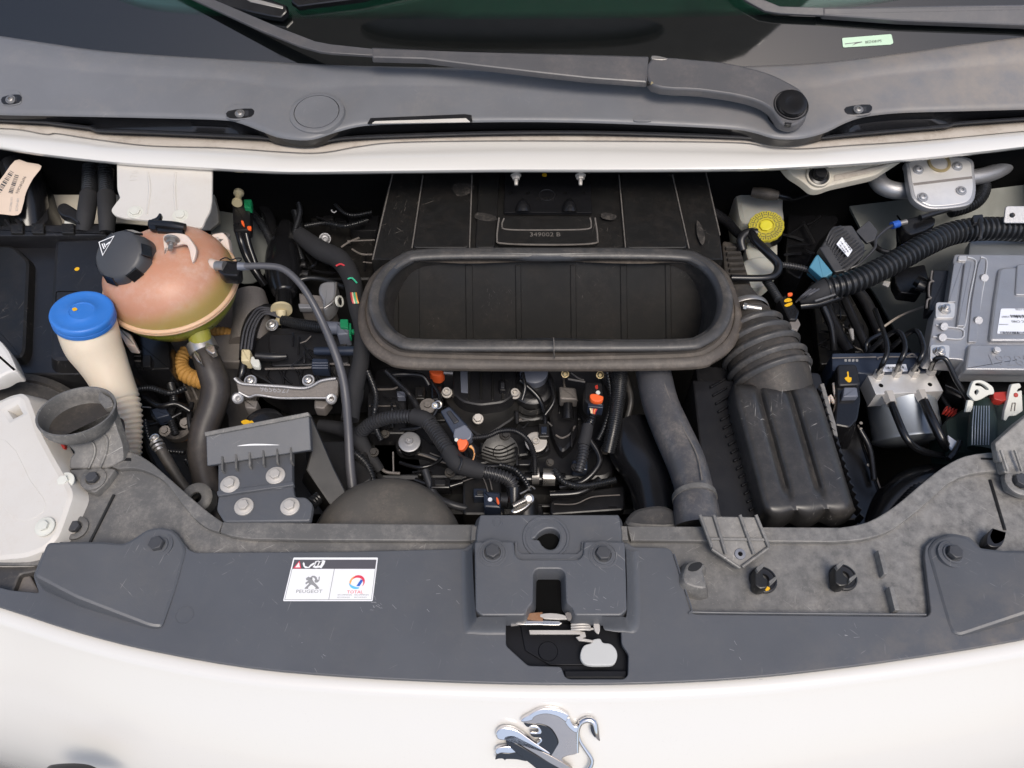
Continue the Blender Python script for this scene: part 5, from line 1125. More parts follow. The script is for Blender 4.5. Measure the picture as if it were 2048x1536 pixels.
# dark block of the engine itself
eb = thing('engine_block', 'dirty black engine block deep under the duct', 'engine', P3(1000, 850, -.2))
box_uv('block', 560, 560, 1300, 1030, -.22, .2, 'blackd', eb, 30, .01)
box_uv('head', 740, 730, 1230, 960, -.17, .06, 'black', eb, 30, .008)
box_uv('left_module', 735, 770, 812, 868, -.135, .04, 'black', eb, 8, .003)
mk('module_edge', merge(tube([(738, 812, -.134), (792, 812, -.134)], 1.1, n=6), tube([(750, 779, -.132), (785, 778, -.132), (795, 774, -.132)], 2.2, n=6)), M['castd'], eb)
mk('grey_tab', prism(R([(793, 781), (811, 782), (810, 794), (794, 794)], 2), -.12, .012, .002), M['greyc'], eb)
mk('orange_plug', prism(sm([(860, 738), (882, 738), (888, 744), (880, 752), (868, 751), (860, 746)], 3), -.10, .02, .003), M['orange'], eb)
box_uv('plug_post', 862, 750, 886, 800, -.125, .05, 'gloss', eb, 5, .003)
mk('steel_pin', tube([(888, 745, -.10), (906, 746, -.10)], 5, n=12), M['steeld'], eb)
mk('manifold_tower', prism(R([(905, 735), (1035, 735), (1030, 790), (1008, 806), (960, 812), (925, 805), (905, 788)], 10), -.11, .07, .004), M['black'], eb)
for u in (938, 962, 985, 1005): mk('tower_rib', tube([(u, 740, -.107), (u, 800, -.109)], 2.2, n=6), M['blackd'], eb)
mk('tower_blue_face', prism([(920, 742), (936, 742), (936, 786), (922, 784)], -.1085, .004, .001), M['greyc'], eb)
mk('tower_flange', prism(sm([(900, 784), (920, 800), (960, 812), (1000, 806), (1026, 790), (1036, 800), (1034, 830), (1010, 850), (965, 874), (930, 850), (890, 800)], 3), -.135, .05, .004), M['blackd'], eb)
mk('flange_edge', tube([(902, 790, -.131), (925, 806, -.131), (962, 815, -.131), (1000, 808, -.131), (1028, 792, -.131)], 1.8, n=6), M['castd'], eb)
mk('flange_edge', tube([(905, 798, -.131), (930, 816, -.132), (965, 824, -.132), (1004, 815, -.132), (1030, 800, -.131)], 1.4, n=6), M['black'], eb)
for u, v, z, s in ((956, 838, -.115, 'hex'), (1030, 788, -.115, 'socket'), (894, 786, -.12, 'socket')):
    p = P3(u, v, z); bolt(p, V((0, -.25, 1)), 8.5 * mpp(p), M['zinc'], eb, style=s, wash=1.3, h=1.2)
mk('support_arm', prism(sm([(790, 884), (806, 868), (840, 868), (870, 890), (930, 906), (990, 900), (1040, 884), (1078, 868), (1098, 882), (1096, 902), (1060, 910), (1000, 918), (960, 930), (900, 930), (850, 912), (800, 906)], 4), -.155, .03, .004), M['black'], eb)
mk('arm_edge', tube([(798, 900, -.152), (850, 912, -.152), (890, 926, -.152), (930, 928, -.152), (960, 928, -.152)], 1.8, n=6), M['castd'], eb)
mk('arm_edge', tube([(860, 906, -.1525), (890, 916, -.1525), (940, 922, -.1525)], 1.3, n=6), M['steeld'], eb)
for (u, v, z, w, m_) in ((819, 884, -.13, 22, 'cast'), (1072, 884, -.13, 22, 'zinc'), (856, 812, -.12, 17, 'castd')):
    p = P3(u, v, z); kq = mpp(p)
    mk('rubber_mount', lathe(p, V((0, -.1, 1)), [(w * kq, -.02), (w * 1.03 * kq, -.012), (w * .9 * kq, -.009), (w * 1.03 * kq, -.006), (w * kq, -.002)], 30), M['gloss'], eb)
    bolt(p, V((0, -.1, 1)), 7.5 * kq, M[m_], eb, style='socket' if w > 20 else 'hex', wash=w / 7.5, h=1)
mk('round_cover', lathe(P3(1065, 770, -.12), V((0, -.1, 1)), [(.036, -.03), (.036, 0), (.03, .004), (.026, .004), (.025, .002), (0, .002)], 40), M['black'], eb)
mk('cover_cap', lathe(P3(1068, 742, -.10), V((0, -.1, 1)), [(.023, -.02), (.023, 0), (.02, .002), (0, .002)], 32), M['greyc'], eb)
mk('cover_rings', lathe(P3(1062, 800, -.14), V((0, -.1, 1)), [(.038, -.02), (.038, 0), (.035, .001), (.034, -.003), (.030, -.003), (.029, .001), (.02, .001)], 40), M['blackd'], eb)
mk('sensor_block', prism(R([(1118, 772), (1152, 775), (1156, 800), (1120, 798)], 4), -.12, .02, .003), M['castd'], eb)
mk('post', tube([(1136, 806, -.12), (1136, 838, -.13)], [9, 13], n=16), M['gloss'], eb)
mk('post', tube([(1033, 822, -.125), (1034, 846, -.14)], [5, 4], n=12), M['black'], eb)
mk('housing', prism(sm([(1100, 800), (1150, 796), (1156, 850), (1150, 880), (1125, 905), (1108, 880), (1100, 850)], 3), -.15, .04, .006), M['black'], eb)
mk('housing_edge', tube([(1112, 870, -.147), (1124, 876, -.147), (1140, 868, -.147), (1150, 852, -.147)], 2, n=6), M['castd'], eb)
mk('hump_edge', tube([(1036, 842, -.145), (1060, 840, -.145), (1075, 836, -.145), (1092, 842, -.145), (1104, 852, -.145)], 1.6, n=6), M['steeld'], eb)
for u, v in ((1130, 748), (1200, 750)):
    p = P3(u, v, -.09); bolt(p, vdir(u, v, .1, .1, .95), 6.5 * mpp(p), M['gold'], eb, style='dome', wash=1.2)
mk('link_rod', merge(tube([(1136, 758, -.1), (1170, 764, -.1)], 2.4, n=8), tube([(1142, 746, -.1), (1160, 758, -.1), (1168, 760, -.1)], 1.6, n=8)), M['steeld'], eb)
mk('yellow_patch', prism(sm([(1138, 912), (1160, 900), (1168, 904), (1148, 918)], 2), -.2, .01, .001), M['mustard'], eb)
mk('dipstick_rod', tube([(786, 904, -.13), (787, 943, -.135)], 1.6, n=6), M['castd'], eb)
mk('tray_edge', tube([(762, 934, -.16), (772, 944, -.16), (800, 947, -.16)], 3.2, n=8), M['castd'], eb)
mk('tray', prism(R([(735, 880), (830, 880), (850, 950), (760, 955)], 8), -.17, .03, .003), M['blackd'], eb)
mk('belt_rings', merge(*[tube([(970 - 4 * i, 894 + 5 * i, -.145), (1000, 900 + 7 * i, -.14), (1030 + 3 * i, 886 + 8 * i, -.145)], 1.7, n=6) for i in range(5)]), M['blackd'], eb)
mk('lower_cover', prism(R([(925, 950), (970, 938), (1000, 950), (1010, 1030), (925, 1030)], 8), -.15, .05, .004), M['blackd'], eb)
mk('lower_cover_edge', merge(tube([(925, 956, -.147), (965, 944, -.147), (978, 956, -.147), (984, 980, -.147)], 1.5, n=6), tube([(925, 963, -.147), (960, 953, -.147), (970, 964, -.147), (976, 984, -.147)], 1.3, n=6)), M['castd'], eb)
mk('steel_collar', tube([(1064, 952, -.15), (1078, 952, -.15)], [17, 17], n=22), M['steeld'], eb)
mk('steel_collar', tube([(1086, 954, -.15), (1110, 955, -.15)], [18, 17], n=22), M['steel'], eb)
mk('pipe_run', tube([(1050, 958, -.155), (1130, 958, -.16)], [14, 12], n=18), M['gloss'], eb)
mk('brace_edge', tube([(1108, 1008, -.16), (1150, 1008, -.16), (1185, 994, -.16), (1240, 990, -.16)], 1.3, n=6), M['castd'], eb)
mk('brace', prism(R([(1100, 1000), (1180, 980), (1250, 970), (1250, 1020), (1100, 1030)], 8), -.18, .02, .003), M['black'], eb)

# corrugated harness in front of the engine
hf = thing('front_harness', 'grey corrugated wiring harness bridging the front of the engine', 'cable', P3(880, 870, -.08))
mk('conduit', tube([(722, 864, -.12), (745, 846, -.10), (785, 834, -.085), (830, 832, -.08)], 14, n=18, corr=(.0048, .24)), M['rubber'], hf)
mk('taped_joint', tube([(826, 832, -.08), (848, 838, -.077), (862, 848, -.076)], [16, 17, 16], n=18), M['tape'], hf)
mk('conduit', tube([(858, 846, -.076), (874, 868, -.075), (890, 892, -.075), (900, 905, -.075)], [16, 16, 16, 15], n=18, corr=(.0048, .24)), M['rubber'], hf)
mk('taped_joint', tube([(897, 902, -.075), (915, 926, -.076), (945, 938, -.08), (968, 944, -.082)], [17, 19, 18, 15], n=18), M['tape'], hf)
mk('conduit', tube([(964, 943, -.082), (995, 950, -.085), (1020, 962, -.09), (1028, 985, -.10)], [14, 14, 14, 13], n=18, corr=(.0048, .24)), M['rubber'], hf)
mk('strap', tube([(914, 908, -.066), (924, 920, -.060), (918, 940, -.066)], 2.5, n=8), M['black'], hf)
mk('end_sleeve', tube([(1028, 975, -.095), (1028, 1005, -.105)], [15, 13], n=18), M['gloss'], hf)
mk('end_plug', prism(R([(966, 982), (1000, 984), (1002, 1016), (968, 1014)], 3), -.10, .03, .003), M['blueb'], hf)
mk('plug_dot', lathe(P3(980, 999, -.0995), V((0, 0, 1)), [(.0035, 0), (.003, .001), (0, .001)], 14), M['label'], hf)
mk('plug_lock', prism(sm([(992, 995), (996, 996), (999, 1006), (995, 1008)], 2), -.098, .004, .0006), M['orange'], hf)
mk('plug_collar', tube([(1002, 1000, -.11), (1016, 1001, -.11)], [15, 17], n=20), M['black'], hf)
hc = thing('hose_clamp', 'steel worm drive clamp with its screw low in the centre', 'clamp', P3(1045, 1000, -.10))
mk('band', prism(sm([(1022, 1020), (1040, 1006), (1062, 994), (1068, 998), (1052, 1016), (1030, 1026)], 3), -.095, .01, .002), M['steel'], hc)
mk('screw_head', lathe(P3(1058, 997, -.09), vdir(1058, 997, .1, .2, .95), [(.0068, -.01), (.0072, 0), (.005, .001), (.0045, -.001), (0, -.001)], 20), M['steel'], hc)
mk('worm', tube([(1026, 1013, -.088), (1052, 1000, -.088)], 6.5, n=14, corr=(.0028, .2)), M['steel'], hc)
mk('clamp_tail', tube([(1040, 988, -.09), (1055, 980, -.088), (1062, 972, -.09), (1070, 978, -.09)], 1.8, n=6), M['steel'], hc)
mk('hose_stub', tube([(1048, 1000, -.12), (1052, 1040, -.13)], [26, 26], n=24), M['blackd'], hc)
# two sensors with orange locks
s1 = thing('sensor_with_orange_lock', 'dark map sensor with an orange lock held by a ring bolt left of the manifold', 'sensor', P3(910, 860, -.07))
Ps1 = plane(910, 860, -.060, (-.1, -.3, .95))
mk('sensor_body', prism(R([(880, 822), (898, 812), (936, 852), (930, 880), (905, 866)], 4), Ps1, .02, .002), M['blueb'], s1)
mk('sensor_rib', prism(R([(892, 824), (900, 820), (918, 842), (908, 848)], 2), lift(Ps1, .002), .004, .001), M['black'], s1)
mk('plug_body', prism(R([(908, 858), (930, 848), (944, 864), (942, 876), (918, 892), (906, 874)], 4), lift(Ps1, .003), .024, .002), M['greyc'], s1)
mk('orange_lock', prism(sm([(914, 882), (920, 877), (926, 879), (932, 878), (935, 884), (932, 892), (926, 899), (918, 900), (916, 893)], 3), lift(Ps1, .006), .012, .0015), M['orange'], s1)
mk('white_button', lathe(P3(913, 880, lift(Ps1, .004)), Ps1[1], [(.003, 0), (.0026, .002), (0, .002)], 14), M['wplas'], s1)
for i, (m_, a) in enumerate((('wo', 0), ('wy', 3), ('wo', 5), ('ink', 8))):
    mk('bare_wire', tube([(938 + a * .6, 893 - a * .4, -.062), (946 + a * .3, 898, -.064), (949, 908, -.066), (946, 920, -.07)], 1.5, n=6), M[m_], s1)
p = P3(877, 809, -.055); bolt(p, vdir(877, 809, -.35, -.1, .9), .0052, M['steel'], s1, style='socket', wash=1.15, h=2.4)
s2 = thing('sensor_with_orange_lock', 'black connector with an orange lock and red wires above a grey conduit', 'sensor', P3(1190, 790, -.07))
mk('plug_body', prism(R([(1170, 762), (1204, 764), (1208, 812), (1180, 812), (1168, 800)], 4), -.07, .03, .003), M['black'], s2)
mk('orange_lock', prism(sm([(1180, 789), (1190, 787), (1200, 790), (1207, 793), (1204, 801), (1192, 803), (1182, 798)], 3), -.062, .012, .0015), M['orange'], s2)
mk('white_button', lathe(P3(1196, 785, -.062), V((0, 0, 1)), [(.0036, 0), (.003, .001), (0, .001)], 14), M['wplas'], s2)
mk('red_mark', prism(sm([(1190, 772), (1195, 770), (1196, 777), (1192, 778)], 2), -.0695, .001, 0), M['red'], s2)
mk('lock_collar', prism(R([(1176, 806), (1207, 810), (1206, 816), (1176, 813)], 1.5), -.064, .02, .001), M['blueb'], s2)
for i, m_ in enumerate(('wy', 'wy', 'wr', 'wo', 'wr')):
    mk('bare_wire', tube([(1179 + i * 4.5, 813, -.068), (1182 + i * 2.2, 823, -.07), (1184 + i, 833, -.072)], 1.4, n=6), M[m_], s2)
mk('torn_tape', tube([(1186, 830, -.073), (1182, 842, -.075), (1175, 852, -.078)], [7, 10, 9], n=12, corr=(.004, .15)), M['gloss'], s2)
mk('taped_sleeve', tube([(1176, 850, -.078), (1172, 870, -.082), (1167, 890, -.086)], [11, 12, 12], n=16), M['tape'], s2)
mk('conduit', tube([(1168, 888, -.086), (1165, 915, -.09), (1157, 944, -.096)], [11, 11, 10], n=16, corr=(.0048, .24)), M['rubber'], s2)
clutter('braided_cable', [(770, 740, -.05), (795, 765, -.07), (820, 790, -.09), (834, 815, -.09), (838, 835, -.085)], [5, 5.5, 6, 6.5, 7], 'black', 'thin braided black cable dropping from under the left of the duct', 'cable', n=12, corr=(.003, .2))
clutter('braided_cable', [(944, 876, -.07), (975, 872, -.075), (1000, 862, -.075), (1030, 862, -.08), (1055, 880, -.09), (1068, 910, -.11), (1070, 950, -.13)], [6, 6, 6, 6, 6, 6, 6], 'black', 'thin braided black cable arching right from the orange lock sensor', 'cable', n=12, corr=(.003, .2))
clutter('ribbed_sleeve', [(1240, 738, -.06), (1237, 790, -.075), (1228, 850, -.09), (1216, 905, -.11)], [17, 15, 14, 15], 'corr', 'wide black braided sleeve hanging right of the orange lock connector', 'cable', n=24, corr=(.0032, .12))
# rubber dome
pd = P3(768, 1092, -.08); kd = mpp(pd)
dm = tag(mk('air_resonator_dome', lathe(pd, V((0, -.05, 1)), [(158 * kd, -.03), (150 * kd, 0), (134 * kd, .020), (105 * kd, .038), (60 * kd, .050), (0, .054)], 64), M['domem'], ang=80), 'smooth dusty brown rubber dome behind the front crossmember', 'air resonator')
# resonator pipe
rp = thing('resonator_pipe', 'smooth dusty grey air pipe running down to the front crossmember', 'air pipe', P3(1350, 870, -.06))
mk('pipe', tube([(1302, 720, -.06), (1310, 760, -.06), (1322, 810, -.06), (1345, 865, -.055), (1370, 920, -.05), (1386, 970, -.045), (1392, 1010, -.04)], [34, 35, 36, 38, 39, 38, 37], n=32), M['pipeg'], rp, ang=80)
mk('pipe_seam', tube([(1322, 750, -.035), (1340, 800, -.034), (1362, 850, -.028), (1392, 905, -.02), (1404, 960, -.014)], 1.8, n=6), M['emb'], rp)
mk('pipe_socket', tube([(1388, 994, -.043), (1393, 1022, -.042), (1397, 1050, -.045)], [42, 45, 46], n=32), M['pipeg'], rp)
mk('socket_ring', tube([(1388, 990, -.043), (1390, 1000, -.042)], [44, 45], n=32, step=.01), M['dusty'], rp)
clutter('black_air_pipe', [(1252, 860, -.13), (1275, 905, -.13), (1310, 960, -.13), (1325, 1040, -.13)], [52, 54, 54, 54], 'gloss', 'fat black air pipe in shade left of the grey resonator pipe', 'air pipe', n=28)
tag(mk('pipe_collar', prism(sm([(1255, 1052), (1262, 1024), (1290, 1012), (1330, 1010), (1360, 1030), (1360, 1056)], 3), -.05, .04, .006), M['rubberd']), 'dusty rubber collar between latch cover and resonator pipe', 'collar')
# left low clutter
fy = thing('mustard_sleeve', 'mustard yellow insulated sleeve under the coolant tank', 'sleeve', P3(370, 760, -.16))
mk('sleeve', tube([(372, 700, -.14), (360, 730, -.14), (376, 752, -.14), (412, 764, -.14)], [12, 16, 17, 18], n=16, corr=(.008, .12)), M['mustard'], fy)
mk('sleeve', tube([(420, 664, -.13), (445, 664, -.13), (470, 668, -.13)], [8, 11, 9], n=14, corr=(.007, .12)), M['mustard'], fy)
mk('shell', prism(R([(362, 762), (415, 765), (440, 800), (440, 840), (400, 850), (372, 800)], 8), -.17, .05, .004), M['dustb'], fy)
for i in range(4): mk('shell_rib', tube([(366 + i * 15, 766, -.168), (380 + i * 15, 800, -.169)], 2.4, n=6), M['castd'], fy)
al = thing('alternator_bracket', 'dusty cast bracket with a rounded dome right of the coolant tank', 'bracket', P3(490, 640, -.14))
mk('dome', tube([(498, 590, -.11), (505, 640, -.12), (500, 690, -.13)], [32, 38, 40], n=28), M['castd'], al)
mk('plate', prism(R([(392, 690), (420, 672), (470, 665), (500, 690), (488, 725), (420, 722), (395, 715)], 6), -.125, .02, .003), M['castd'], al)
ac = thing('refrigerant_valve', 'bare metal pipe end with a threaded valve behind the left crossmember rim', 'valve', P3(330, 900, -.06))
mk('pipe', tube([(318, 892, -.04), (335, 922, -.05), (362, 965, -.065), (390, 1000, -.08)], [11, 11, 10, 12], n=18), M['dustb'], ac)
for i, (u, v, r) in enumerate(((309, 876, 10), (312, 884, 13), (316, 891, 13), (319, 897, 11))):
    mk('thread_ring', tube([(u, v, -.035 - i * .002), (u + 2, v + 4, -.036 - i * .002)], r, n=22, step=.01), M['steel'], ac)
mk('valve_bore', lathe(P3(309, 876, -.033), vdir(309, 876, -.4, .5, .75), [(.0066, .001), (.005, .001), (.0045, -.003), (0, -.003)], 20), M['steel'], ac)
mk('end_lug', lathe(P3(393, 996, -.05), V((0, -.2, 1)), [(.022, -.02), (.022, 0), (.018, .003), (.008, .003), (.007, 0)], 28), M['dusty'], ac)
tag(mk('knuckle_joint', prism(R([(295, 810), (340, 800), (368, 812), (360, 838), (318, 846), (300, 834)], 6), -.14, .04, .006), M['gloss']), 'glossy black knuckle joint right of the washer neck', 'joint')
tag(mk('rusty_rod', tube([(350, 820, -.2), (365, 850, -.2), (375, 880, -.2)], [14, 10, 12], n=14), M['rust']), 'rusty brown rod end left of the radiator hose', 'rod')
tag(mk('subframe_plate', prism(R([(310, 900), (430, 900), (445, 1040), (380, 1030)], 8), -.25, .01, .002), M['castd']), 'dull grey subframe plate deep beside the radiator hose', 'plate')
clutter('drain_conduit', [(620, 1010, -.08), (640, 992, -.09), (652, 975, -.10)], [13, 12, 10], 'corr', 'short black corrugated conduit next to the rubber dome', 'cable', n=18, corr=(.005, .13))
tag(mk('tray_shield', prism(R([(640, 880), (730, 880), (745, 960), (700, 985), (650, 980)], 8), -.13, .05, .004), M['blackd']), 'dull black shield under the grey vent hose', 'shield')
# upper middle, dark region left of the duct
cl = thing('coil_pack', 'black engine top with silver bolt and wires left of the duct top', 'engine part', P3(660, 440, -.16))
mk('body', prism(R([(590, 360), (760, 350), (745, 560), (600, 560)], 12), -.17, .06, .006), M['blackd'], cl)
mk('plate', prism(R([(690, 400), (765, 400), (755, 462), (700, 462)], 5), -.15, .02, .003), M['black'], cl)
mk('ridge', merge(tube([(695, 482, -.148), (750, 480, -.148)], 1.5, n=6), tube([(704, 498, -.148), (722, 508, -.148), (745, 509, -.148)], 2, n=6), tube([(726, 524, -.148), (744, 526, -.148)], 1.5, n=6)), M['castd'], cl)
p = P3(650, 477, -.13); bolt(p, vdir(650, 477, 0, -.1, .9), .009, M['cast'], cl, style='dome', wash=1.2)
p = P3(668, 420, -.14); bolt(p, vdir(668, 420, 0, 0, 1), .006, M['cast'], cl, style='socket', wash=0)
for pts in ([(600, 500, -.14), (606, 520, -.14), (625, 540, -.14), (660, 546, -.13), (690, 545, -.12)], [(612, 470, -.14), (640, 490, -.13), (670, 505, -.12), (700, 520, -.12)], [(600, 540, -.14), (630, 530, -.13), (640, 500, -.13)]):
    mk('wire', tube(pts, 3.2, n=8), M['gloss'], cl)
for u, v in ((622, 476), (632, 498), (610, 470)):
    mk('wire_end', prism(sm([(u - 5, v), (u, v - 3), (u + 6, v), (u + 2, v + 4)], 2), -.125, .004, .0006), M['castd'], cl)
mk('stub', merge(tube([(600, 530, -.12), (612, 530, -.12)], 7, n=14), tube([(600, 548, -.12), (618, 550, -.12)], 9, n=14)), M['black'], cl)

# ================================================================== RIGHT SIDE
# air filter housing
af = thing('air_filter_housing', 'grey black air filter housing with two long grooves in its lid', 'air filter', P3(1590, 900, -.03))
L0, L1 = V((1462, 770)), V((1530, 1034)); R0, R1 = V((1632, 766)), V((1712, 1026))
NS, NT = 44, 24; rows = []
for j in range(NT + 1):
    t = j / NT; a = L0.lerp(L1, t); b = R0.lerp(R1, t); row = []
    if t < .12: a.x += (.12 - t) * 90 * .4; b.x -= (.12 - t) * 90 * .5
    for i in range(NS + 1):
        s = i / NS; u, v = a.x + (b.x - a.x) * s, a.y + (b.y - a.y) * s
        en = min(1, t / .08) * min(1, (1 - t) / .1) ; en = max(0, en) ** .5
        ed = min(1, s / .1, (1 - s) / .1); h = -.008 * (1 - ed) ** 2 - .012 * (1 - en) ** 2
        fade = max(0, min(1, (t - .0) / .05)) * max(0, min(1, (.86 - t) / .06))
        for g0 in (.31, .67): h -= .010 * math.exp(-((s - g0) / .042) ** 2) * fade
        h -= .006 * t
        v2 = v + (12 * abs(math.sin(s * math.pi * 3)) - 6 if j == NT else 0)
        row.append(P3(u, v2, -.020 + h))
    rows.append(row)
rows.insert(0, [p + V((0, .004, -.03)) for p in rows[0]]); rows.append([p + V((0, -.001, -.03)) for p in rows[-1]])
rows = [[r[0] + V((-.002, 0, -.035))] + r + [r[-1] + V((.002, 0, -.035))] for r in rows]
mk('lid', grid(rows), M['lidm'], af, ang=70)
mk('body_left', prism([(1385, 760), (1470, 760), (1530, 1036), (1440, 1040), (1400, 900)], -.065, .12, .003), M['black'], af)
mk('body_back', prism(R([(1390, 730), (1640, 745), (1725, 1040), (1430, 1046)], 8), -.075, .12, .003), M['black'], af)
for k_ in range(17):
    t = k_ / 16; u, v = 1398 + 62 * t + 22 * t, 772 + 262 * t
    mk('fin', prism([(u + 22, v), (u + 52, v - 16), (u + 52, v - 13), (u + 24, v + 3)], -.060, .012, .0005), M['gloss'], af)
    u, v = 1636 + 84 * t, 775 + 250 * t
    mk('fin', prism([(u, v), (u + 9, v + 8), (u + 9, v + 10.5), (u, v + 3)], -.045, .02, .0005), M['gloss'], af)
mk('side_flange', prism([(1640, 768), (1648, 766), (1672, 848), (1676, 872), (1668, 870)], -.045, .02, .001), M['dusty'], af)
mk('screw_post', tube([(1609, 745, -.055), (1609, 715, -.03)], [12, 12], n=20), M['dusty'], af)
pp = P3(1608, 712, -.022); mk('post_bore', lathe(pp, vdir(1608, 712, 0, .55, .8), [(.0085, -.01), (.0085, .0), (.0045, .001), (.004, -.004), (0, -.004)], 22), M['rubberd'], af)
mk('post_web', merge(tube([(1582, 708, -.04), (1602, 718, -.04)], 2, n=6), tube([(1590, 746, -.05), (1606, 728, -.04)], 2, n=6)), M['dusty'], af)
# intake elbow
el = thing('intake_elbow', 'ribbed brown black intake elbow with a steel clamp between duct and air filter', 'air pipe', P3(1510, 680, -.04))
mk('elbow', tube([(1470, 600, -.06), (1490, 632, -.055), (1502, 662, -.05), (1520, 700, -.05), (1540, 745, -.055), (1548, 785, -.07)], [40, 44, 56, 70, 74, 76], n=44), M['dustb'], el, ang=80)
rrp = [(1501, 660, -.05, 66), (1510, 682, -.05, 74), (1522, 705, -.05, 80), (1534, 730, -.053, 82), (1543, 754, -.058, 83)]
for u, v, z, r in rrp:
    p = P3(u, v, z); d = (P3(u + 6, v + 13, z - .002) - p).normalized(); kk = mpp(p)
    mk('rib_ring', lathe(p, d, [(r * kk * .93, -.006), (r * kk * 1.0, -.0018), (r * kk * 1.01, .0), (r * kk, .0018), (r * kk * .93, .006)], 48), M['rubberd'], el)
p = P3(1488, 628, -.055); d = (P3(1496, 648, -.054) - p).normalized(); kk = mpp(p)
mk('clamp_band', lathe(p, d, [(49 * kk, -.005), (50 * kk, -.004), (50 * kk, .004), (49 * kk, .005)], 48), M['steeld'], el)
mk('clamp_screw', tube([(1486, 612, -.006), (1522, 618, -.006)], [6, 6.5], n=14), M['steel'], el)
mk('clamp_head', tube([(1487, 612, -.006), (1493, 613, -.006)], [7.5, 7.5], n=6, step=.01), M['steel'], el)
mk('clamp_saddle', prism(R([(1502, 620), (1524, 624), (1520, 632), (1502, 628)], 2), -.010, .008, .001), M['steel'], el)
mk('cuff', lathe(p + d * .016, d, [(47 * kk, -.006), (50 * kk, -.003), (50 * kk, .0), (47 * kk, .003), (49 * kk, .006), (52 * kk, .009), (52 * kk, .012)], 48), M['dustb'], el)
db = thing('duct_neck', 'brown ribbed plastic neck on the right flank of the duct', 'air duct', P3(1470, 540, -.06))
mk('neck', prism(R([(1444, 480), (1478, 486), (1500, 560), (1512, 600), (1500, 640), (1470, 640), (1450, 560)], 8), -.058, .08, .004), M['dustb'], db)
for i in range(8):
    v = 492 + i * 11; mk('fin', prism([(1452 + i * 2, v), (1478 + i * 3, v - 1), (1480 + i * 3, v + 3), (1453 + i * 2, v + 4)], -.050, .01, .0006), M['dustb'], db)

# brake fluid reservoir
bfz = thing('brake_fluid_reservoir', 'milky brake fluid reservoir with a yellow printed cap', 'fluid reservoir', P3(1530, 450, -.06))
mk('tank', prism(sm([(1470, 370), (1490, 352), (1545, 350), (1566, 372), (1568, 410), (1570, 435), (1558, 448), (1540, 452), (1500, 448), (1480, 440), (1472, 400)], 3), -.095, .07, .010), M['resv'], bfz)
mk('lower_tank', prism(R([(1496, 480), (1556, 482), (1556, 515), (1548, 528), (1500, 530), (1490, 500)], 6), -.10, .06, .005), M['resv'], bfz)
cc = P3(1532, 452, -.055); kq = mpp(cc); ax_ = vdir(1532, 452, 0, .5, .86)
def kn(kk_, n, h): return 1 + (.02 if kk_ % 4 < 2 else -.01)
mk('cap_skirt', lathe(cc, ax_, [(34 * kq, -.026), (34 * kq, -.006), (34 * kq, -.004)], 64, kn), M['gloss'], bfz)
bcap = mk('cap', lathe(cc, ax_, [(34 * kq, -.006), (34.5 * kq, -.001), (33 * kq, .001), (15 * kq, .001), (14 * kq, -.0008), (0, -.0008)], 64, kn), M['yelc'], bfz)
mk('cap_boss', lathe(cc, ax_, [(12.5 * kq, -.001), (12 * kq, .003), (10 * kq, .0035), (6 * kq, .003), (0, .003)], 8), M['yelb'], bcap)
X_ = ax_.orthogonal().normalized(); Y_ = ax_.cross(X_); pr_ = []
for i in range(40):
    a = 2 * math.pi * i / 40
    for r0, r1 in (((18, 20), (24, 26), (28, 32)) if i % 3 else ((19, 31),)):
        w = .03 if r1 - r0 > 3 else .06
        pr_.append(([cc + ax_ * .0014 + (X_ * math.cos(a + q) + Y_ * math.sin(a + q)) * r * kq for q, r in ((-w, r0), (w, r0), (w, r1), (-w, r1))], [(0, 1, 2, 3)]))
mk('cap_print', merge(*pr_), M['ink'], bcap, flat=True)
mk('level_plug', tube([(1505, 384, -.055), (1535, 388, -.05), (1556, 391, -.05)], [10, 12, 9], n=16), M['dustb'], bfz)
clutter('level_sensor_wire', [(1552, 390, -.05), (1575, 396, -.06), (1588, 398, -.07), (1620, 388, -.08), (1650, 380, -.09)], [8, 6, 4, 4, 4], 'gloss', 'black wire from the brake reservoir running right under the beige arm', 'cable', n=10)
clutter('vacuum_hose', [(1420, 420, -.06), (1455, 445, -.06), (1480, 470, -.05), (1500, 466, -.035), (1512, 482, -.03), (1535, 505, -.03), (1556, 528, -.035), (1552, 548, -.04), (1530, 556, -.04), (1462, 556, -.04)], [10, 10, 9, 9, 9, 9, 9, 8, 7, 7], 'gloss', 'glossy black hose looping in front of the brake reservoir', 'hose', n=14)
clutter('bent_hose', [(1486, 500, -.05), (1482, 480, -.04), (1494, 466, -.035), (1514, 466, -.035)], 9, 'black', 'short black hose bend left of the brake reservoir cap', 'hose', n=14)
tag(mk('white_hose_print', merge(*[prism([(u, 554), (u + 3, 554), (u + 3, 558), (u, 558)], -.028, .0004, 0) for u in range(1465, 1512, 6)]), M['greyi']), 'pale printed marks along the hose beside the duct', 'print') if False else None
clutter('thin_conduit', [(1552, 528, -.05), (1585, 532, -.05), (1615, 540, -.05), (1632, 556, -.055), (1640, 575, -.06)], [6, 6.5, 6, 5, 4], 'rubber', 'thin corrugated conduit right of the lower brake reservoir', 'cable', n=12, corr=(.0045, .25))
clutter('thin_conduit', [(1532, 560, -.06), (1546, 580, -.055), (1558, 600, -.05)], [9, 9, 9], 'corr', 'short corrugated conduit leading into the yellow marked connector', 'cable', n=14, corr=(.0048, .24))
tag(mk('master_cylinder', prism(sm([(1488, 520), (1540, 512), (1556, 540), (1530, 570), (1500, 575), (1486, 556)], 3), -.085, .03, .006), M['resv']), 'pale cylinder body under the brake reservoir', 'brake cylinder')
dv = thing('diagnostic_connector', 'black connector with a split yellow dot behind the elbow clamp', 'connector', P3(1580, 610, -.05))
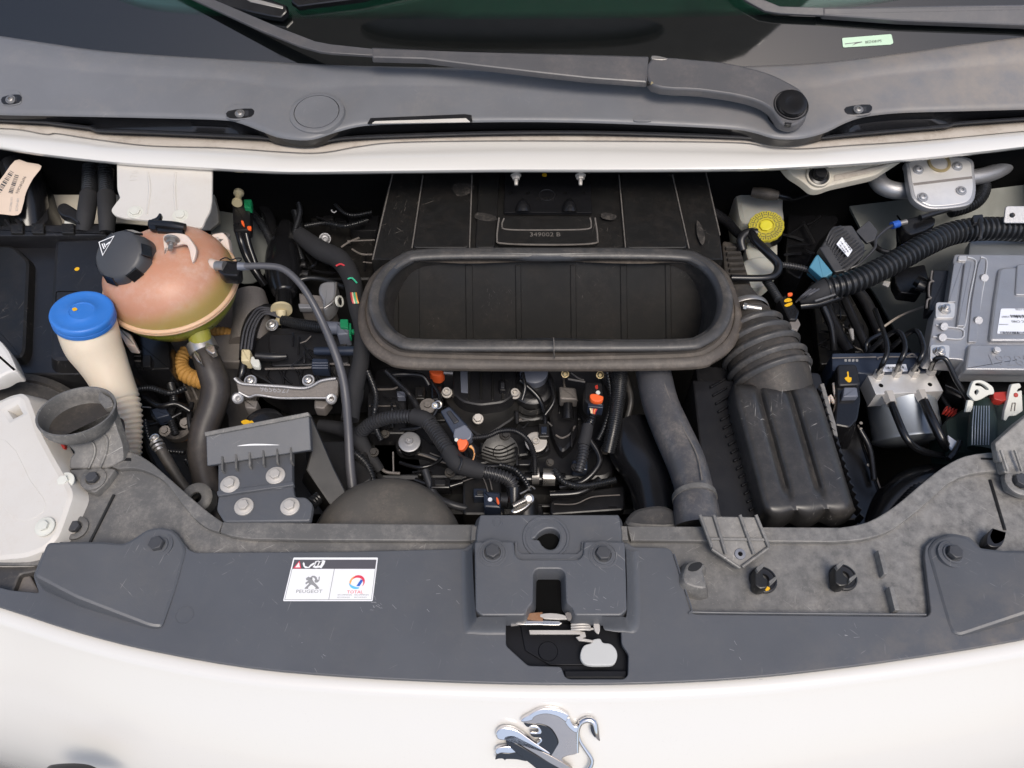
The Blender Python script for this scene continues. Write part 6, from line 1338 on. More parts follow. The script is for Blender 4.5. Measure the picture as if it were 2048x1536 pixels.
mk('body', prism(R([(1556, 596), (1574, 588), (1600, 622), (1594, 640), (1578, 640)], 4), -.05, .03, .003), M['gloss'], dv)
mk('yellow_half', prism(sm([(1569, 600), (1576, 596), (1583, 598), (1583, 602), (1570, 604)], 2), -.0485, .001, 0), M['yel'], dv)
mk('yellow_half', prism(sm([(1569, 610), (1584, 604), (1584, 609), (1574, 613)], 2), -.0485, .001, 0), M['yel'], dv)
mk('red_tab', prism(sm([(1576, 586), (1584, 585), (1585, 590), (1577, 591)], 2), -.045, .003, .0005), M['orange'], dv)
mk('grey_block', prism(R([(1578, 640), (1596, 636), (1602, 648), (1594, 662), (1580, 656)], 3), -.055, .02, .002), M['castd'], dv)
mk('metal_clip', prism(R([(1580, 656), (1590, 660), (1600, 676), (1594, 680), (1582, 668)], 2), -.05, .01, .001), M['steel'], dv)
for i in range(4): mk('wire', tube([(1545 + i * 10, 668 + i * 6, -.07), (1584, 650 + i * 5, -.06)], 2, n=6), M['gloss'], dv)
mk('lower_housing', prism(R([(1556, 672), (1600, 668), (1606, 700), (1580, 706)], 6), -.08, .04, .004), M['black'], dv)

# hinge arm, pipes, relay, big harness
ha = thing('bonnet_hinge_arm', 'beige painted metal arm with a black round bolt under the white flange', 'hinge arm', P3(1640, 350, .02))
Pha = plane(1640, 350, .020, (0, -.35, .93))
mk('arm', prism(R([(1560, 322), (1800, 296), (1830, 300), (1750, 352), (1660, 372), (1640, 380), (1624, 380), (1606, 364), (1580, 348)], 10), Pha, .014, .003, .002), M['cream'], ha)
mk('groove', prism(R([(1668, 350), (1780, 326), (1740, 346), (1668, 362)], 3), lift(Pha, .001), .003, .001), M['dirt'], ha)
p = P3(1636, 353, lift(Pha, .001)); kq = mpp(p)
mk('boss', lathe(p, Pha[1], [(25 * kq, -.006), (24 * kq, .004), (21 * kq, .005), (20 * kq, .001)], 36), M['cream'], ha)
mk('black_bolt', lathe(p, Pha[1], [(19.5 * kq, 0), (19 * kq, .004), (14 * kq, .005), (13 * kq, .014), (11.5 * kq, .016), (0, .016)], 36), M['gloss'], ha)
rp1 = clutter('refrigerant_pipe', [(1770, 300, -.03), (1752, 335, -.03), (1758, 365, -.03), (1785, 380, -.03), (1830, 382, -.03)], [17, 17, 17, 17, 16], 'cast', 'bent grey refrigerant pipe left of the square metal valve block', 'pipe', n=20)
rp2 = clutter('refrigerant_pipe', [(1920, 358, -.03), (1970, 350, -.03), (2010, 332, -.03), (2025, 300, -.03)], [16, 16, 16, 16], 'cast', 'grey refrigerant pipe curving up right of the square metal valve block', 'pipe', n=20)
for o in (rp1, rp2): o['group'] = 'refrigerant pipes at the valve block'
xv = thing('expansion_valve_flange', 'rounded square bare metal flange held by silver torx bolts at the upper right', 'valve block', P3(1885, 375, .0))
Px = plane(1885, 372, .000, (0, -.25, .97))
mk('flange', prism(sm([(1818, 320), (1900, 310), (1944, 318), (1950, 345), (1953, 380), (1945, 405), (1920, 414), (1870, 418), (1845, 412), (1825, 396), (1818, 370), (1814, 340)], 4), Px, .012, .003), M['cast'], xv)
mk('flange_face', prism(sm([(1824, 322), (1900, 314), (1938, 322), (1944, 345), (1946, 378), (1938, 400), (1915, 408), (1870, 412), (1848, 406), (1831, 392), (1825, 368), (1821, 340)], 4), lift(Px, .001), .003, .001), M['alu'], xv)
mk('pipe_mouth', lathe(P3(1878, 325, lift(Px, .0015)), Px[1], [(.021, 0), (.020, .002), (.016, .002), (.015, -.004), (0, -.004)], 28), M['gold'], xv)
mk('groove', prism([(1826, 366), (1944, 352), (1945, 357), (1828, 371)], lift(Px, .0014), .001, .0003), M['castd'], xv)
for u, v in ((1836, 340), (1922, 382), (1845, 395), (1914, 333)):
    p = P3(u, v, lift(Px, .001)); bolt(p, Px[1], 8.5 * mpp(p), M['cast'], xv, style='dome', wash=1.25)
mk('orange_seal', prism(sm([(1912, 408), (1922, 406), (1922, 412), (1914, 414)], 2), lift(Px, -.002), .006, .001), M['orange'], xv)
sp1 = thing('inline_connector', 'black in-line connector with a blue seal below the metal flange', 'connector', P3(1830, 440, -.03))
mk('connector_body', prism(R([(1800, 440), (1850, 428), (1872, 436), (1870, 450), (1848, 462), (1822, 470), (1808, 462)], 4), -.03, .02, .003), M['gloss'], sp1)
mk('rail', tube([(1840, 436, -.02), (1880, 424, -.02), (1940, 408, -.02)], [6, 5, 5], n=10), M['black'], sp1)
mk('blue_seal', tube([(1784, 451, -.03), (1798, 447, -.03)], [7.5, 7.5], n=16, corr=(.003, .12)), M['blui'], sp1)
mk('stub', tube([(1798, 447, -.03), (1812, 444, -.03)], [5, 6], n=12), M['steeld'], sp1)
mk('wire', tube([(1785, 451, -.03), (1770, 460, -.03), (1752, 478, -.03), (1750, 495, -.035), (1735, 512, -.04), (1715, 530, -.045), (1690, 540, -.05)], [3.5, 3.5, 3, 3, 2.6, 2.6, 2.6], n=8), M['rubber'], sp1)
clutter('side_conduit', [(1960, 340, -.05), (1968, 375, -.05), (1955, 400, -.05), (1930, 415, -.05), (1900, 424, -.05)], [12, 13, 14, 13, 12], 'corr', 'black corrugated conduit curling round the right of the metal flange', 'cable', n=18, corr=(.0065, .22))
rl = thing('finned_relay', 'black finned relay box with a white printed label', 'relay', P3(1695, 490, -.03))
Pr = plane(1695, 490, -.03, (-.1, -.3, .95))
A0, A1, A2, A3 = V((1668, 452)), V((1706, 450)), V((1738, 500)), V((1690, 545))
mk('relay_body', prism(R([(1642, 494), (1666, 452), (1704, 450), (1730, 490), (1728, 510), (1692, 545), (1662, 530)], 4), Pr, .03, .002), M['rubber'], rl)
for i in range(11):
    t = i / 10; a = V((1662, 462)).lerp(V((1700, 528)), t); b = V((1682, 452)).lerp(V((1732, 500)), t)
    c = V((1652, 482)).lerp(V((1686, 536)), t)
    mk('fin', tube3([P3(c.x, c.y, lift(Pr, .003)), P3(a.x + 1, a.y - 2, lift(Pr, .006)), P3(b.x, b.y, lift(Pr, .003))], [.0012, .0014, .0012], n=6), M['rubber'], rl)
rlb = mk('relay_label', prism(R([(1684, 474), (1705, 500), (1696, 514), (1673, 488)], 1), lift(Pr, .0085), .001, .0002), M['label'], rl)
for a, b in (((1680, 484), (1696, 506)), ((1686, 480), (1701, 502)), ((1677, 489), (1690, 507))):
    bars(a, b, 3.2, 16, lift(Pr, .0086), M['ink'], rlb, name='label_print')
mk('mounting_tab', prism(R([(1712, 462), (1738, 440), (1756, 462), (1750, 480), (1734, 486)], 3), lift(Pr, -.004), .006, .001), M['rubber'], rl)
mk('foot', prism(R([(1638, 494), (1660, 488), (1694, 540), (1670, 545)], 4), lift(Pr, .002), .02, .002), M['rubber'], rl)
bcn = tag(mk('pale_blue_connector', prism(R([(1631, 512), (1636, 508), (1666, 545), (1646, 558), (1618, 534)], 2), plane(1640, 530, -.03, (-.2, -.3, .9)), .03, .002), M['sky']), 'plain pale blue plastic connector left of the finned relay', 'connector')
bg_ = thing('big_harness', 'thick black corrugated harness sweeping from the centre right to the right edge', 'cable', P3(1800, 520, -.03))
mk('conduit', tube([(1650, 578, -.04), (1700, 566, -.035), (1750, 544, -.03), (1800, 518, -.025), (1850, 490, -.02), (1900, 468, -.02), (1960, 458, -.02), (2048, 460, -.025), (2160, 466, -.03)], 24, n=26, corr=(.0098, .2)), M['corr'], bg_, ang=50)
mk('taped_end', tube([(1600, 604, -.05), (1625, 592, -.045), (1655, 577, -.04)], [3, 18, 23], n=18), M['tape'], bg_)
for i in range(3): mk('tape_strand', tube([(1592 + i * 7, 604 - i * 3, -.04), (1606 + i * 6, 590, -.022), (1622 + i * 8, 578, -.02)], 2, n=6), M['hoseg'], bg_)
mk('tie_strap', tube([(1952, 434, -.01), (1958, 440, .004), (1962, 458, .008), (1960, 478, .0)], [4, 4, 4, 4], n=8), M['black'], bg_)
mk('tie_block', prism(R([(1946, 430), (1966, 428), (1968, 444), (1948, 446)], 2), .006, .008, .001), M['black'], bg_)
mk('dark_loom', tube([(1600, 612, -.06), (1640, 606, -.055), (1680, 592, -.05)], [8, 9, 9], n=12), M['gloss'], bg_)
clutter('bare_strap', [(1630, 602, -.035), (1648, 596, -.035), (1672, 588, -.035)], 2, 'steeld', 'thin bare metal strap under the thick harness', 'strap', n=6)
mp = thing('metal_plate_tab', 'pale metal tab with a dark screw at the right edge above the harness', 'bracket', P3(2030, 432, .0))
mk('tab', prism(R([(2012, 412), (2200, 412), (2200, 446), (2008, 446)], 5), plane(2030, 432, .008, (0, -.5, .86)), .003, .0008), M['cast'], mp)
mk('screw', lathe(P3(2025, 430, .010), V((0, -.5, .86)), [(.0042, 0), (.0038, .0015), (0, .001)], 14), M['gloss'], mp)
gp_ = tag(mk('grey_side_panel', prism(R([(1940, 480), (1950, 476), (2150, 470), (2150, 520), (1936, 520)], 8), -.055, .02, .003), M['motor']), 'dark blue grey metal panel between harness and control unit', 'panel')
sbk = thing('control_unit_bracket', 'black notched plastic bracket left of the silver control unit', 'bracket', P3(1875, 580, -.06))
mk('plate', prism(R([(1866, 540), (1900, 540), (1895, 620), (1856, 622)], 3), -.045, .02, .002), M['black'], sbk)
mk('edge', tube([(1864, 542, -.042), (1862, 560, -.042), (1868, 562, -.042), (1859, 566, -.042), (1858, 592, -.042), (1863, 596, -.042), (1855, 600, -.042), (1853, 616, -.042)], 2, n=6), M['castd'], sbk)
bc2 = tag(mk('small_barrel', tube([(1836, 570, -.07), (1850, 576, -.07)], [12, 10], n=18), M['black']), 'small dark barrel fitting left of the notched bracket', 'fitting')
tag(mk('bright_nut', tube([(1766, 566, -.08), (1778, 570, -.08)], [5, 7], n=6, step=.01), M['zinc']), 'small pale nut under the thick harness', 'nut')

# engine control unit
ecu = thing('engine_control_unit', 'silver ribbed aluminium control unit with bar code label at the right edge', 'control unit', P3(1980, 620, -.02))
ze = -.03
mk('housing', prism(R([(1908, 508), (2200, 510), (2200, 742), (1930, 740), (1928, 720), (1858, 714), (1856, 700), (1872, 612), (1894, 606)], 6), ze, .03, .002), M['cast'], ecu)
for q in ([(1908, 524), (1926, 524), (1912, 604), (1896, 604)], [(1930, 524), (1944, 524), (1930, 652), (1914, 652)]):
    mk('cooling_rib', prism(R(q, 2), ze + .005, .005, .0014), M['cast'], ecu)
mk('thin_rib', tube3([P3(u, v, ze + .0015) for u, v in ((1935, 514), (1948, 518), (1952, 530), (1940, 590), (1930, 650), (1918, 656), (1872, 650))], [.0013] * 7, n=6), M['alu'], ecu)
mk('thin_rib', tube3([P3(u, v, ze + .0015) for u, v in ((1962, 514), (1974, 526), (1962, 600), (1950, 680))], [.0013] * 4, n=6), M['alu'], ecu)
mk('thin_rib', tube3([P3(u, v, ze + .0015) for u, v in ((1866, 673), (1920, 678), (1928, 662), (1918, 656))], [.0013] * 4, n=6), M['alu'], ecu)
mk('swage', prism(R([(1962, 516), (1972, 518), (1954, 684), (1936, 684), (1944, 600), (1956, 530)], 4), ze + .003, .003, .001), M['cast'], ecu)
mk('raised_field', prism(R([(1998, 534), (2200, 530), (2200, 682), (1978, 682), (1988, 600)], 10), ze + .006, .006, .004), M['cast'], ecu)
mk('step', prism(R([(2034, 528), (2200, 526), (2200, 592), (2030, 590)], 6), ze + .0085, .004, .002), M['cast'], ecu)
mk('front_step', prism(R([(1938, 688), (2200, 690), (2200, 742), (1930, 739)], 5), ze + .008, .012, .003), M['cast'], ecu)
for u, v in ((1970, 556), (1958, 641), (1889, 653), (1886, 675)):
    mk('ejector_pip', tube3([P3(u - 6, v, ze), P3(u, v, ze + .006)], [.0062, .0062], n=18), M['cast'], ecu)
p = P3(1991, 703, ze + .008); bolt(p, V((0, -.1, 1)), 7 * mpp(p), M['alu'], ecu, wash=0)
for u, v in ((1889, 620), (1878, 705)):
    mk('washer_tab', prism(R([(u - 17, v - 16), (u + 22, v - 15), (u + 20, v + 16), (u - 18, v + 16)], 6), ze + .003, .003, .0008), M['alu'], ecu)
    p = P3(u, v, ze + .003); bolt(p, V((-.05, -.1, 1)), .0072, M['steel'], ecu, name='stud', style='stud', wash=1.35, h=.7)
mk('corner_tab', prism(R([(1918, 511), (1934, 511), (1934, 521), (1916, 521)], 3), ze + .004, .004, .001), M['alu'], ecu)
elb = mk('label', prism(R([(2002, 617), (2200, 616), (2200, 668), (1994, 667)], 3), ze + .0068, .0006, .0001), M['label'], ecu)
PE = ze + .007
bars((2050, 630), (2018, 630), 7, 20, PE, M['ink'], elb); bars((2100, 664), (1999, 663), 6, 60, PE, M['ink'], elb, rnd=8)
for s_, a, b in (('9811730', (2054, 617), (2030, 617)), ('H  1LA', (2056, 632), (2030, 632)), ('V2057', (2018, 632), (2002, 632)), ('J10C C980', (2058, 641), (2022, 641)), ('1037396498', (2016, 648), (1998, 648))):
    txt(s_, a, b, PE, M['ink'], elb, h=.0002)
txt('VALEO', (2075, 714), (1986, 713), ze + .008, M['cast'], ecu, h=.0008, name='cast_lettering') if False else txt('1928L', (1985, 730), (2070, 731), ze + .008, M['cast'], ecu, h=.0005, name='cast_lettering')

# brake modulator
ab = thing('brake_modulator', 'silver brake modulator block with four black pipes and a dark motor below', 'brake modulator', P3(1810, 770, -.08))
za = -.075
mk('valve_block', prism([(1732, 744), (1866, 741), (1887, 782), (1752, 789)], za, .034, .0008), M['alu'], ab)
for u, v in ((1762, 771), (1860, 769)):
    mk('port', lathe(P3(u, v, za), V((0, 0, 1)), [(.0036, .0001), (.0030, .0004), (0, .0002)], 14), M['void'], ab)
for i, (u, v) in enumerate(((1755, 752), (1791, 748), (1826, 748), (1860, 745))):
    p = P3(u, v, za); kq = mpp(p)
    mk('union_nut', lathe(p, V((0, .05, 1)), [(10.5 * kq, 0), (10.5 * kq, .008), (9 * kq, .010), (6 * kq, .011)], 6), M['zinc'], ab, ang=30)
pipes = [[(1757, 745, -.06), (1765, 728, -.03), (1774, 705, -.02), (1772, 680, -.02), (1764, 655, -.03), (1750, 620, -.05)],
         [(1793, 741, -.06), (1801, 722, -.03), (1810, 700, -.02), (1808, 680, -.02), (1800, 665, -.02), (1786, 664, -.03), (1752, 690, -.06), (1735, 706, -.08), (1733, 688, -.07), (1742, 678, -.07), (1762, 668, -.07)],
         [(1827, 740, -.06), (1838, 722, -.03), (1847, 700, -.02), (1842, 676, -.02), (1834, 662, -.02), (1822, 663, -.03), (1800, 680, -.05), (1776, 702, -.08)],
         [(1861, 738, -.06), (1868, 722, -.03), (1880, 715, -.02), (1894, 722, -.02), (1912, 760, -.04), (1936, 800, -.06), (1945, 830, -.08)]]
lbs = ['leftmost', 'second', 'third', 'rightmost']
for q, l in zip(pipes, lbs):
    o = clutter('brake_pipe', q, 5.2, 'gloss', f'{l} of the four glossy black brake pipes rising from the silver block', 'brake pipe', n=14)
    o['group'] = 'brake pipes on the modulator'
fr2 = (1742, 789), (1890, 784)
mk('lower_union', tube([(1775, 788, -.080), (1783, 808, -.078)], [13, 11], n=6, step=.02), M['zinc'], ab)
mk('lower_union', tube([(1839, 786, -.080), (1847, 803, -.078)], [13, 11], n=6, step=.02), M['zinc'], ab)
for q, l, r in (([(1782, 804, -.078), (1796, 840, -.070), (1812, 875, -.072), (1832, 896, -.082), (1866, 908, -.10), (1900, 912, -.12)], 'inner', 7.5), ([(1846, 800, -.078), (1862, 835, -.075), (1878, 868, -.08), (1890, 890, -.09), (1910, 908, -.12)], 'outer', 9.5)):
    o = clutter('supply_pipe', q, r, 'gloss', f'{l} glossy black supply pipe running down over the dark motor', 'brake pipe', n=16); o['group'] = 'supply pipes below the modulator'
am = P3(1803, 812, -.13); kq = mpp(am); axm = V((.05, -.75, -.28)).normalized()
mk('motor', lathe(am, axm, [(0, -.01), (60 * kq, -.01), (64 * kq, -.008), (64 * kq, .05), (66 * kq, .052), (66 * kq, .056), (62 * kq, .058), (50 * kq, .062), (0, .064)], 44), M['motor'], ab)
mk('lower_face', prism([(1745, 792), (1885, 787), (1868, 816), (1760, 822)], plane(1810, 800, -.108, (0, -.8, .6)), .01, .001), M['cast'], ab)
mk('controller', prism(R([(1664, 706), (1855, 704), (1876, 722), (1878, 742), (1728, 748), (1664, 742)], 4), -.070, .05, .002), M['blueb'], ab)
mk('controller_rim', merge(tube([(1664, 716, -.067), (1752, 714, -.067)], 1.4, n=6), tube([(1756, 719, -.067), (1764, 714, -.067), (1850, 714, -.067)], 1.4, n=6), tube([(1814, 712, -.066), (1826, 708, -.066), (1836, 718, -.066)], 2, n=6)), M['castd'], ab)
for i in range(4): mk('moulded_mark', prism(rect(1689 + i * 7.5, 718, 1694 + i * 7.5, 723, 1), -.0695, .001, .0002), M['greyi'], ab)
mk('controller_label', prism(R([(1772, 729), (1812, 728), (1816, 742), (1764, 743)], 2), -.0685, .001, .0002), M['label'], ab)
bars((1772, 738), (1810, 737), 5, 20, -.0684, M['ink'], ab)
mk('socket', prism(R([(1670, 738), (1718, 738), (1722, 800), (1716, 838), (1700, 856), (1668, 850), (1672, 800)], 6), -.062, .05, .003), M['gloss'], ab)
mk('plug_lever', prism(R([(1674, 728), (1714, 728), (1722, 770), (1676, 772)], 8), -.055, .02, .003), M['black'], ab)
mk('grey_pad', prism(R([(1688, 774), (1714, 774), (1717, 793), (1686, 794)], 3), -.052, .01, .002), M['greyc'], ab)
mk('yellow_mark', prism(sm([(1694, 744), (1697, 744), (1698, 754), (1703, 755), (1702, 763), (1696, 764), (1689, 756), (1695, 753)], 2), -.0545, .0008, 0), M['yel'], ab)
mk('wire_sleeve', tube([(1695, 845, -.09), (1690, 870, -.11), (1684, 890, -.13)], [16, 15, 13], n=16), M['gloss'], ab)
wc = thing('white_cable_clip', 'translucent white cable clip left of the modulator plug', 'clip', P3(1665, 820, -.08))
mk('clip_loop', merge(tube([(1668, 768, -.07), (1670, 785, -.068), (1674, 800, -.068), (1668, 806, -.07), (1660, 792, -.07), (1656, 808, -.075), (1660, 830, -.08)], 4, n=10)), M['milky'], wc)
mk('clip_foot', tube([(1680, 850, -.085), (1700, 850, -.085), (1706, 836, -.085), (1704, 826, -.085)], 3.4, n=10), M['wplas'], wc)
tag(mk('support_tray', prism([(1705, 848), (1714, 850), (1770, 1010), (1800, 1055), (1700, 1050), (1640, 870)], -.16, .08, .002), M['gloss']), 'glossy black support tray between air filter and brake modulator', 'tray')
mk('tray_edge', tube([(1716, 850, -.155), (1772, 1010, -.155)], 1.6, n=6), M['castd'], ab)
tag(mk('wide_air_pipe', tube([(1750, 1060, -.17), (1790, 1000, -.16), (1850, 968, -.15), (1960, 965, -.15)], [30, 36, 38, 38], n=32), M['gloss']), 'wide dark air pipe behind the right end of the crossmember', 'air pipe')
clutter('lower_conduit', [(1800, 1020, -.13), (1825, 990, -.13), (1850, 960, -.14)], 14, 'corr', 'dark corrugated conduit at the bottom of the right gap', 'cable', n=18, corr=(.006, .14))
# white levers, red piece, belt like ribbed cable
wl1 = thing('white_adjuster_lever', 'white plastic adjuster lever with a curved slot near the right edge', 'lever', P3(1965, 785, -.03))
Pq = plane(1965, 785, -.04, (0, -.5, .86))
mk('lever', prism(sm([(1944, 768), (1950, 761), (1966, 761), (1982, 770), (1988, 778), (1988, 788), (1978, 790), (1964, 798), (1950, 802), (1944, 796), (1938, 788)], 3), Pq, .006, .0012, holes=[sm([(1952, 767), (1960, 766), (1970, 771), (1978, 779), (1972, 779), (1962, 772), (1952, 771)], 2), sm([(1949, 784), (1954, 779), (1958, 783), (1953, 790)], 2)]), M['wplas'], wl1)
mk('lever_leg', prism(R([(1936, 800), (1948, 800), (1944, 824), (1931, 824)], 1), lift(Pq, -.004), .004, .0008), M['wplas'], wl1)
wl2 = thing('white_adjuster_lever', 'white plastic lever with two notches at the right edge', 'lever', P3(2030, 800, -.03))
mk('lever', prism(R([(2024, 768), (2040, 766), (2043, 775), (2036, 778), (2034, 784), (2044, 780), (2046, 822), (2030, 832), (2018, 832), (2012, 842), (2007, 840), (2010, 820), (2016, 800), (2020, 780)], 3), lift(Pq, .004), .006, .001), M['wplas'], wl2)
mk('lever_rib', merge(tube3([P3(2025, 806, lift(Pq, .0045)), P3(2022, 822, lift(Pq, .0045))], [.0008] * 2, n=6), tube3([P3(2031, 806, lift(Pq, .0045)), P3(2029, 822, lift(Pq, .0045))], [.0008] * 2, n=6), tube3([P3(2025, 806, lift(Pq, .0045)), P3(2031, 806, lift(Pq, .0045))], [.0008] * 2, n=6)), M['castd'], wl2)
mk('red_spot', lathe(P3(2032, 790, lift(Pq, .0045)), Pq[1], [(.0035, 0), (.003, .0006), (0, .0006)], 14), M['red'], wl2)
tag(mk('red_lock', prism(R([(1986, 784), (2018, 782), (2020, 798), (2004, 802), (1988, 798)], 3), -.045, .012, .0015), M['red']), 'red plastic lock between the two white levers', 'clip')
tag(mk('red_striped_plug', merge(*[prism(R([(1893 + i * 6, 812 + i * 2), (1898 + i * 6, 811 + i * 2), (1894 + i * 6, 822 + i * 2), (1889 + i * 6, 822 + i * 2)], 1), -.085, .01, .001) for i in range(4)]), M['red']), 'small red striped plug below the brake modulator pipes', 'plug')
hl2 = thing('headlamp_housing', 'black headlamp back with a ribbed rubber boot behind the white levers', 'headlamp housing', P3(1970, 850, -.08))
mk('housing', prism(R([(1890, 840), (1930, 815), (2200, 750), (2200, 900), (1900, 905)], 10), -.09, .06, .004), M['belt'], hl2)
mk('boot', tube([(1965, 800, -.06), (1966, 840, -.06), (1964, 900, -.07)], [18, 26, 28], n=40, flat=.6), M['belt'], hl2)
for i in range(7): mk('boot_rib', tube([(1948 + i * 5, 812, -.042), (1945 + i * 5.5, 850, -.038), (1944 + i * 5.5, 890, -.046)], 1.1, n=6), M['motor'], hl2)
mk('dark_body', prism(R([(1885, 735), (2200, 740), (2200, 800), (1930, 800), (1890, 780)], 8), -.10, .05, .004), M['gloss'], hl2)
mk('pale_chip', prism([(1896, 870), (1916, 884), (1906, 900), (1898, 890)], -.085, .004, .0006), M['label'], hl2)
clutter('support_rod', [(1920, 884, -.08), (1908, 905, -.08), (1896, 918, -.08)], 6, 'gloss', 'short black rod at the rim beside the pale chip', 'rod', n=10)
# dark struts on the far right inner wing
st_ = thing('wing_stay', 'dark painted stays on the grey inner wing right of centre', 'stay', P3(1700, 650, -.12))
for q, r in (([(1650, 610, -.13), (1672, 660, -.13), (1700, 704, -.13)], 12), ([(1690, 600, -.12), (1712, 650, -.12), (1735, 700, -.12)], 9), ([(1690, 560, -.10), (1730, 600, -.11), (1775, 700, -.12)], 11)):
    mk('stay_tube', tube(q, r, n=12), M['black'], st_)
mk('bright_pin', tube([(1702, 660, -.105), (1706, 680, -.105)], [5, 2.5], n=8), M['zinc'], st_)
clutter('ground_cable', [(1640, 600, -.06), (1662, 650, -.09), (1668, 700, -.12)], 7, 'gloss', 'dark cable dropping from the harness behind the air filter post', 'cable', n=10)
mk('tray', prism(R([(1620, 560), (1700, 600), (1720, 740), (1640, 740)], 10), -.2, .02, .002), M['black'], st_)

# ================================================================== SMALL PIECES BETWEEN THE BIG ONES
rn = random.Random(11)
gb = thing('gearbox_top', 'oily castings and wires between the washer neck and the radiator hose', 'gearbox', P3(340, 850, -.2))
mk('casting', prism(sm([(285, 800), (330, 780), (400, 790), (430, 860), (420, 960), (350, 980), (290, 900)], 3), -.20, .06, .006), M['blackd'], gb)
mk('casting_boss', lathe(P3(352, 848, -.17), V((.2, -.3, 1)), [(.026, -.03), (.026, 0), (.022, .003), (.012, .003), (.011, .006), (0, .006)], 28), M['castd'], gb)
mk('bracket_web', prism(R([(378, 868), (420, 860), (426, 900), (386, 905)], 4), -.15, .01, .002), M['castd'], gb)
for q, r, m_ in (([(290, 795, -.12), (320, 812, -.11), (352, 808, -.11), (380, 822, -.12)], 6, 'gloss'), ([(300, 850, -.14), (330, 842, -.13), (362, 826, -.13)], 4, 'gloss'), ([(342, 770, -.14), (348, 800, -.13), (340, 830, -.13), (352, 870, -.14)], 8, 'corr'), ([(384, 806, -.13), (378, 840, -.13), (388, 880, -.14)], 5, 'black')):
    mk('wire', tube(q, r, n=10, corr=(.004, .2) if m_ == 'corr' else None), M[m_], gb)
mk('wire_glint', tube([(284, 814, -.11), (302, 815, -.11)], 1.4, n=6), M['steel'], gb)
mk('plug', prism(R([(302, 818), (330, 812), (340, 830), (312, 838)], 3), -.115, .02, .002), M['blueb'], gb)
for u, v in ((330, 862), (371, 846), (398, 884)):
    p = P3(u, v, -.135); bolt(p, V((.1, -.3, 1)), .006, M['castd'], gb, wash=1.5)
# casting ribs, bolts and hoses on the engine
def ribs(n, box, z, m_, parent, ln=(14, 40), name='casting_rib'):
    for i in range(n):
        u, v = rn.uniform(box[0], box[2]), rn.uniform(box[1], box[3]); a = rn.choice((0, 0, 90, 90, 20, -35, 60)) + rn.uniform(-8, 8); l = rn.uniform(*ln)
        dx, dy = math.cos(math.radians(a)) * l / 2, math.sin(math.radians(a)) * l / 2; zz = z + rn.uniform(0, .012)
        mk(name, tube([(u - dx, v - dy, zz), (u, v + rn.uniform(-2, 2), zz + .002), (u + dx, v + dy, zz)], rn.uniform(1.4, 3), n=6), M[rn.choice(m_)], parent)
def bumps(n, box, z, m_, parent):
    for i in range(n):
        u, v = rn.uniform(box[0], box[2]), rn.uniform(box[1], box[3]); w_, h_ = rn.uniform(10, 34), rn.uniform(8, 26)
        q = [(u - w_ / 2, v - h_ / 2), (u + w_ / 2, v - h_ / 2 + rn.uniform(-4, 4)), (u + w_ / 2 + rn.uniform(-5, 5), v + h_ / 2), (u - w_ / 2, v + h_ / 2)]
        mk('casting_lug', prism(R(q, 4), z + rn.uniform(0, .015), .02, .002), M[rn.choice(m_)], parent)
ribs(26, (740, 750, 1230, 960), -.150, ('black', 'gloss', 'gloss', 'castd', 'blackd'), eb)
bumps(20, (745, 760, 1225, 965), -.165, ('black', 'blackd', 'gloss'), eb)
ribs(12, (740, 960, 1230, 1020), -.19, ('black', 'gloss', 'castd'), eb, (20, 60))
bumps(10, (740, 960, 1240, 1025), -.2, ('black', 'blackd', 'gloss'), eb)
for u, v in ((770, 868), (1010, 870), (1100, 925), (900, 945), (1210, 900), (1150, 935), (748, 905)):
    p = P3(u, v, -.135); bolt(p, V((rn.uniform(-.2, .2), -.2, 1)), rn.uniform(.0045, .007), M['dustb'], eb, wash=1.4)
for q, r in (([(1040, 760, -.1), (1080, 800, -.12), (1090, 850, -.13), (1070, 900, -.14)], 5), ([(1180, 880, -.12), (1200, 920, -.13), (1170, 960, -.14), (1120, 975, -.15)], 7), ([(860, 760, -.1), (880, 800, -.11), (850, 850, -.12), (800, 860, -.13)], 4),
              ([(1100, 760, -.1), (1108, 800, -.11), (1090, 830, -.12)], 4), ([(930, 900, -.13), (950, 930, -.13), (1010, 935, -.14), (1040, 960, -.14)], 6), ([(1200, 960, -.15), (1160, 985, -.15), (1100, 990, -.15)], 9), ([(830, 960, -.15), (880, 975, -.15), (925, 965, -.15)], 6)):
    mk('vacuum_line', tube(q, r, n=10), M['gloss'], eb)
mk('belt_wheel', lathe(P3(1000, 905, -.155), V((.1, -.5, .85)), [(.020, -.02), (.030, -.012), (.030, -.006), (.027, -.004), (.030, -.002), (.030, .004), (.020, .006), (.012, .006), (.011, .01), (0, .01)], 36), M['blackd'], eb)
ribs(12, (745, 770, 812, 868), -.130, ('black', 'gloss'), eb, (12, 30))
# on the engine cover plate
ribs(10, (545, 672, 690, 725), -.096, ('black', 'gloss'), ec, (16, 50), 'moulded_rib')
mk('hook_edge', tube([(600, 686, -.094), (612, 682, -.093), (622, 672, -.094)], 1.3, n=6), M['castd'], ec)
# behind the canister, dark area left of the duct
ribs(14, (600, 370, 750, 540), -.158, ('black', 'gloss', 'castd'), cl, (14, 46))
bumps(10, (600, 380, 745, 545), -.165, ('black', 'blackd', 'gloss'), cl)
for q, r in (([(520, 360, -.12), (560, 390, -.13), (590, 420, -.14), (600, 470, -.14)], 9), ([(600, 360, -.12), (640, 372, -.12), (700, 366, -.12), (750, 372, -.12)], 7), ([(640, 480, -.12), (660, 500, -.12), (668, 530, -.12)], 4), ([(600, 560, -.11), (620, 556, -.11), (650, 560, -.11), (690, 575, -.10)], 5)):
    mk('wire_loom', tube(q, r, n=10, corr=(.005, .16) if r > 6 else None), M['corr'], cl)
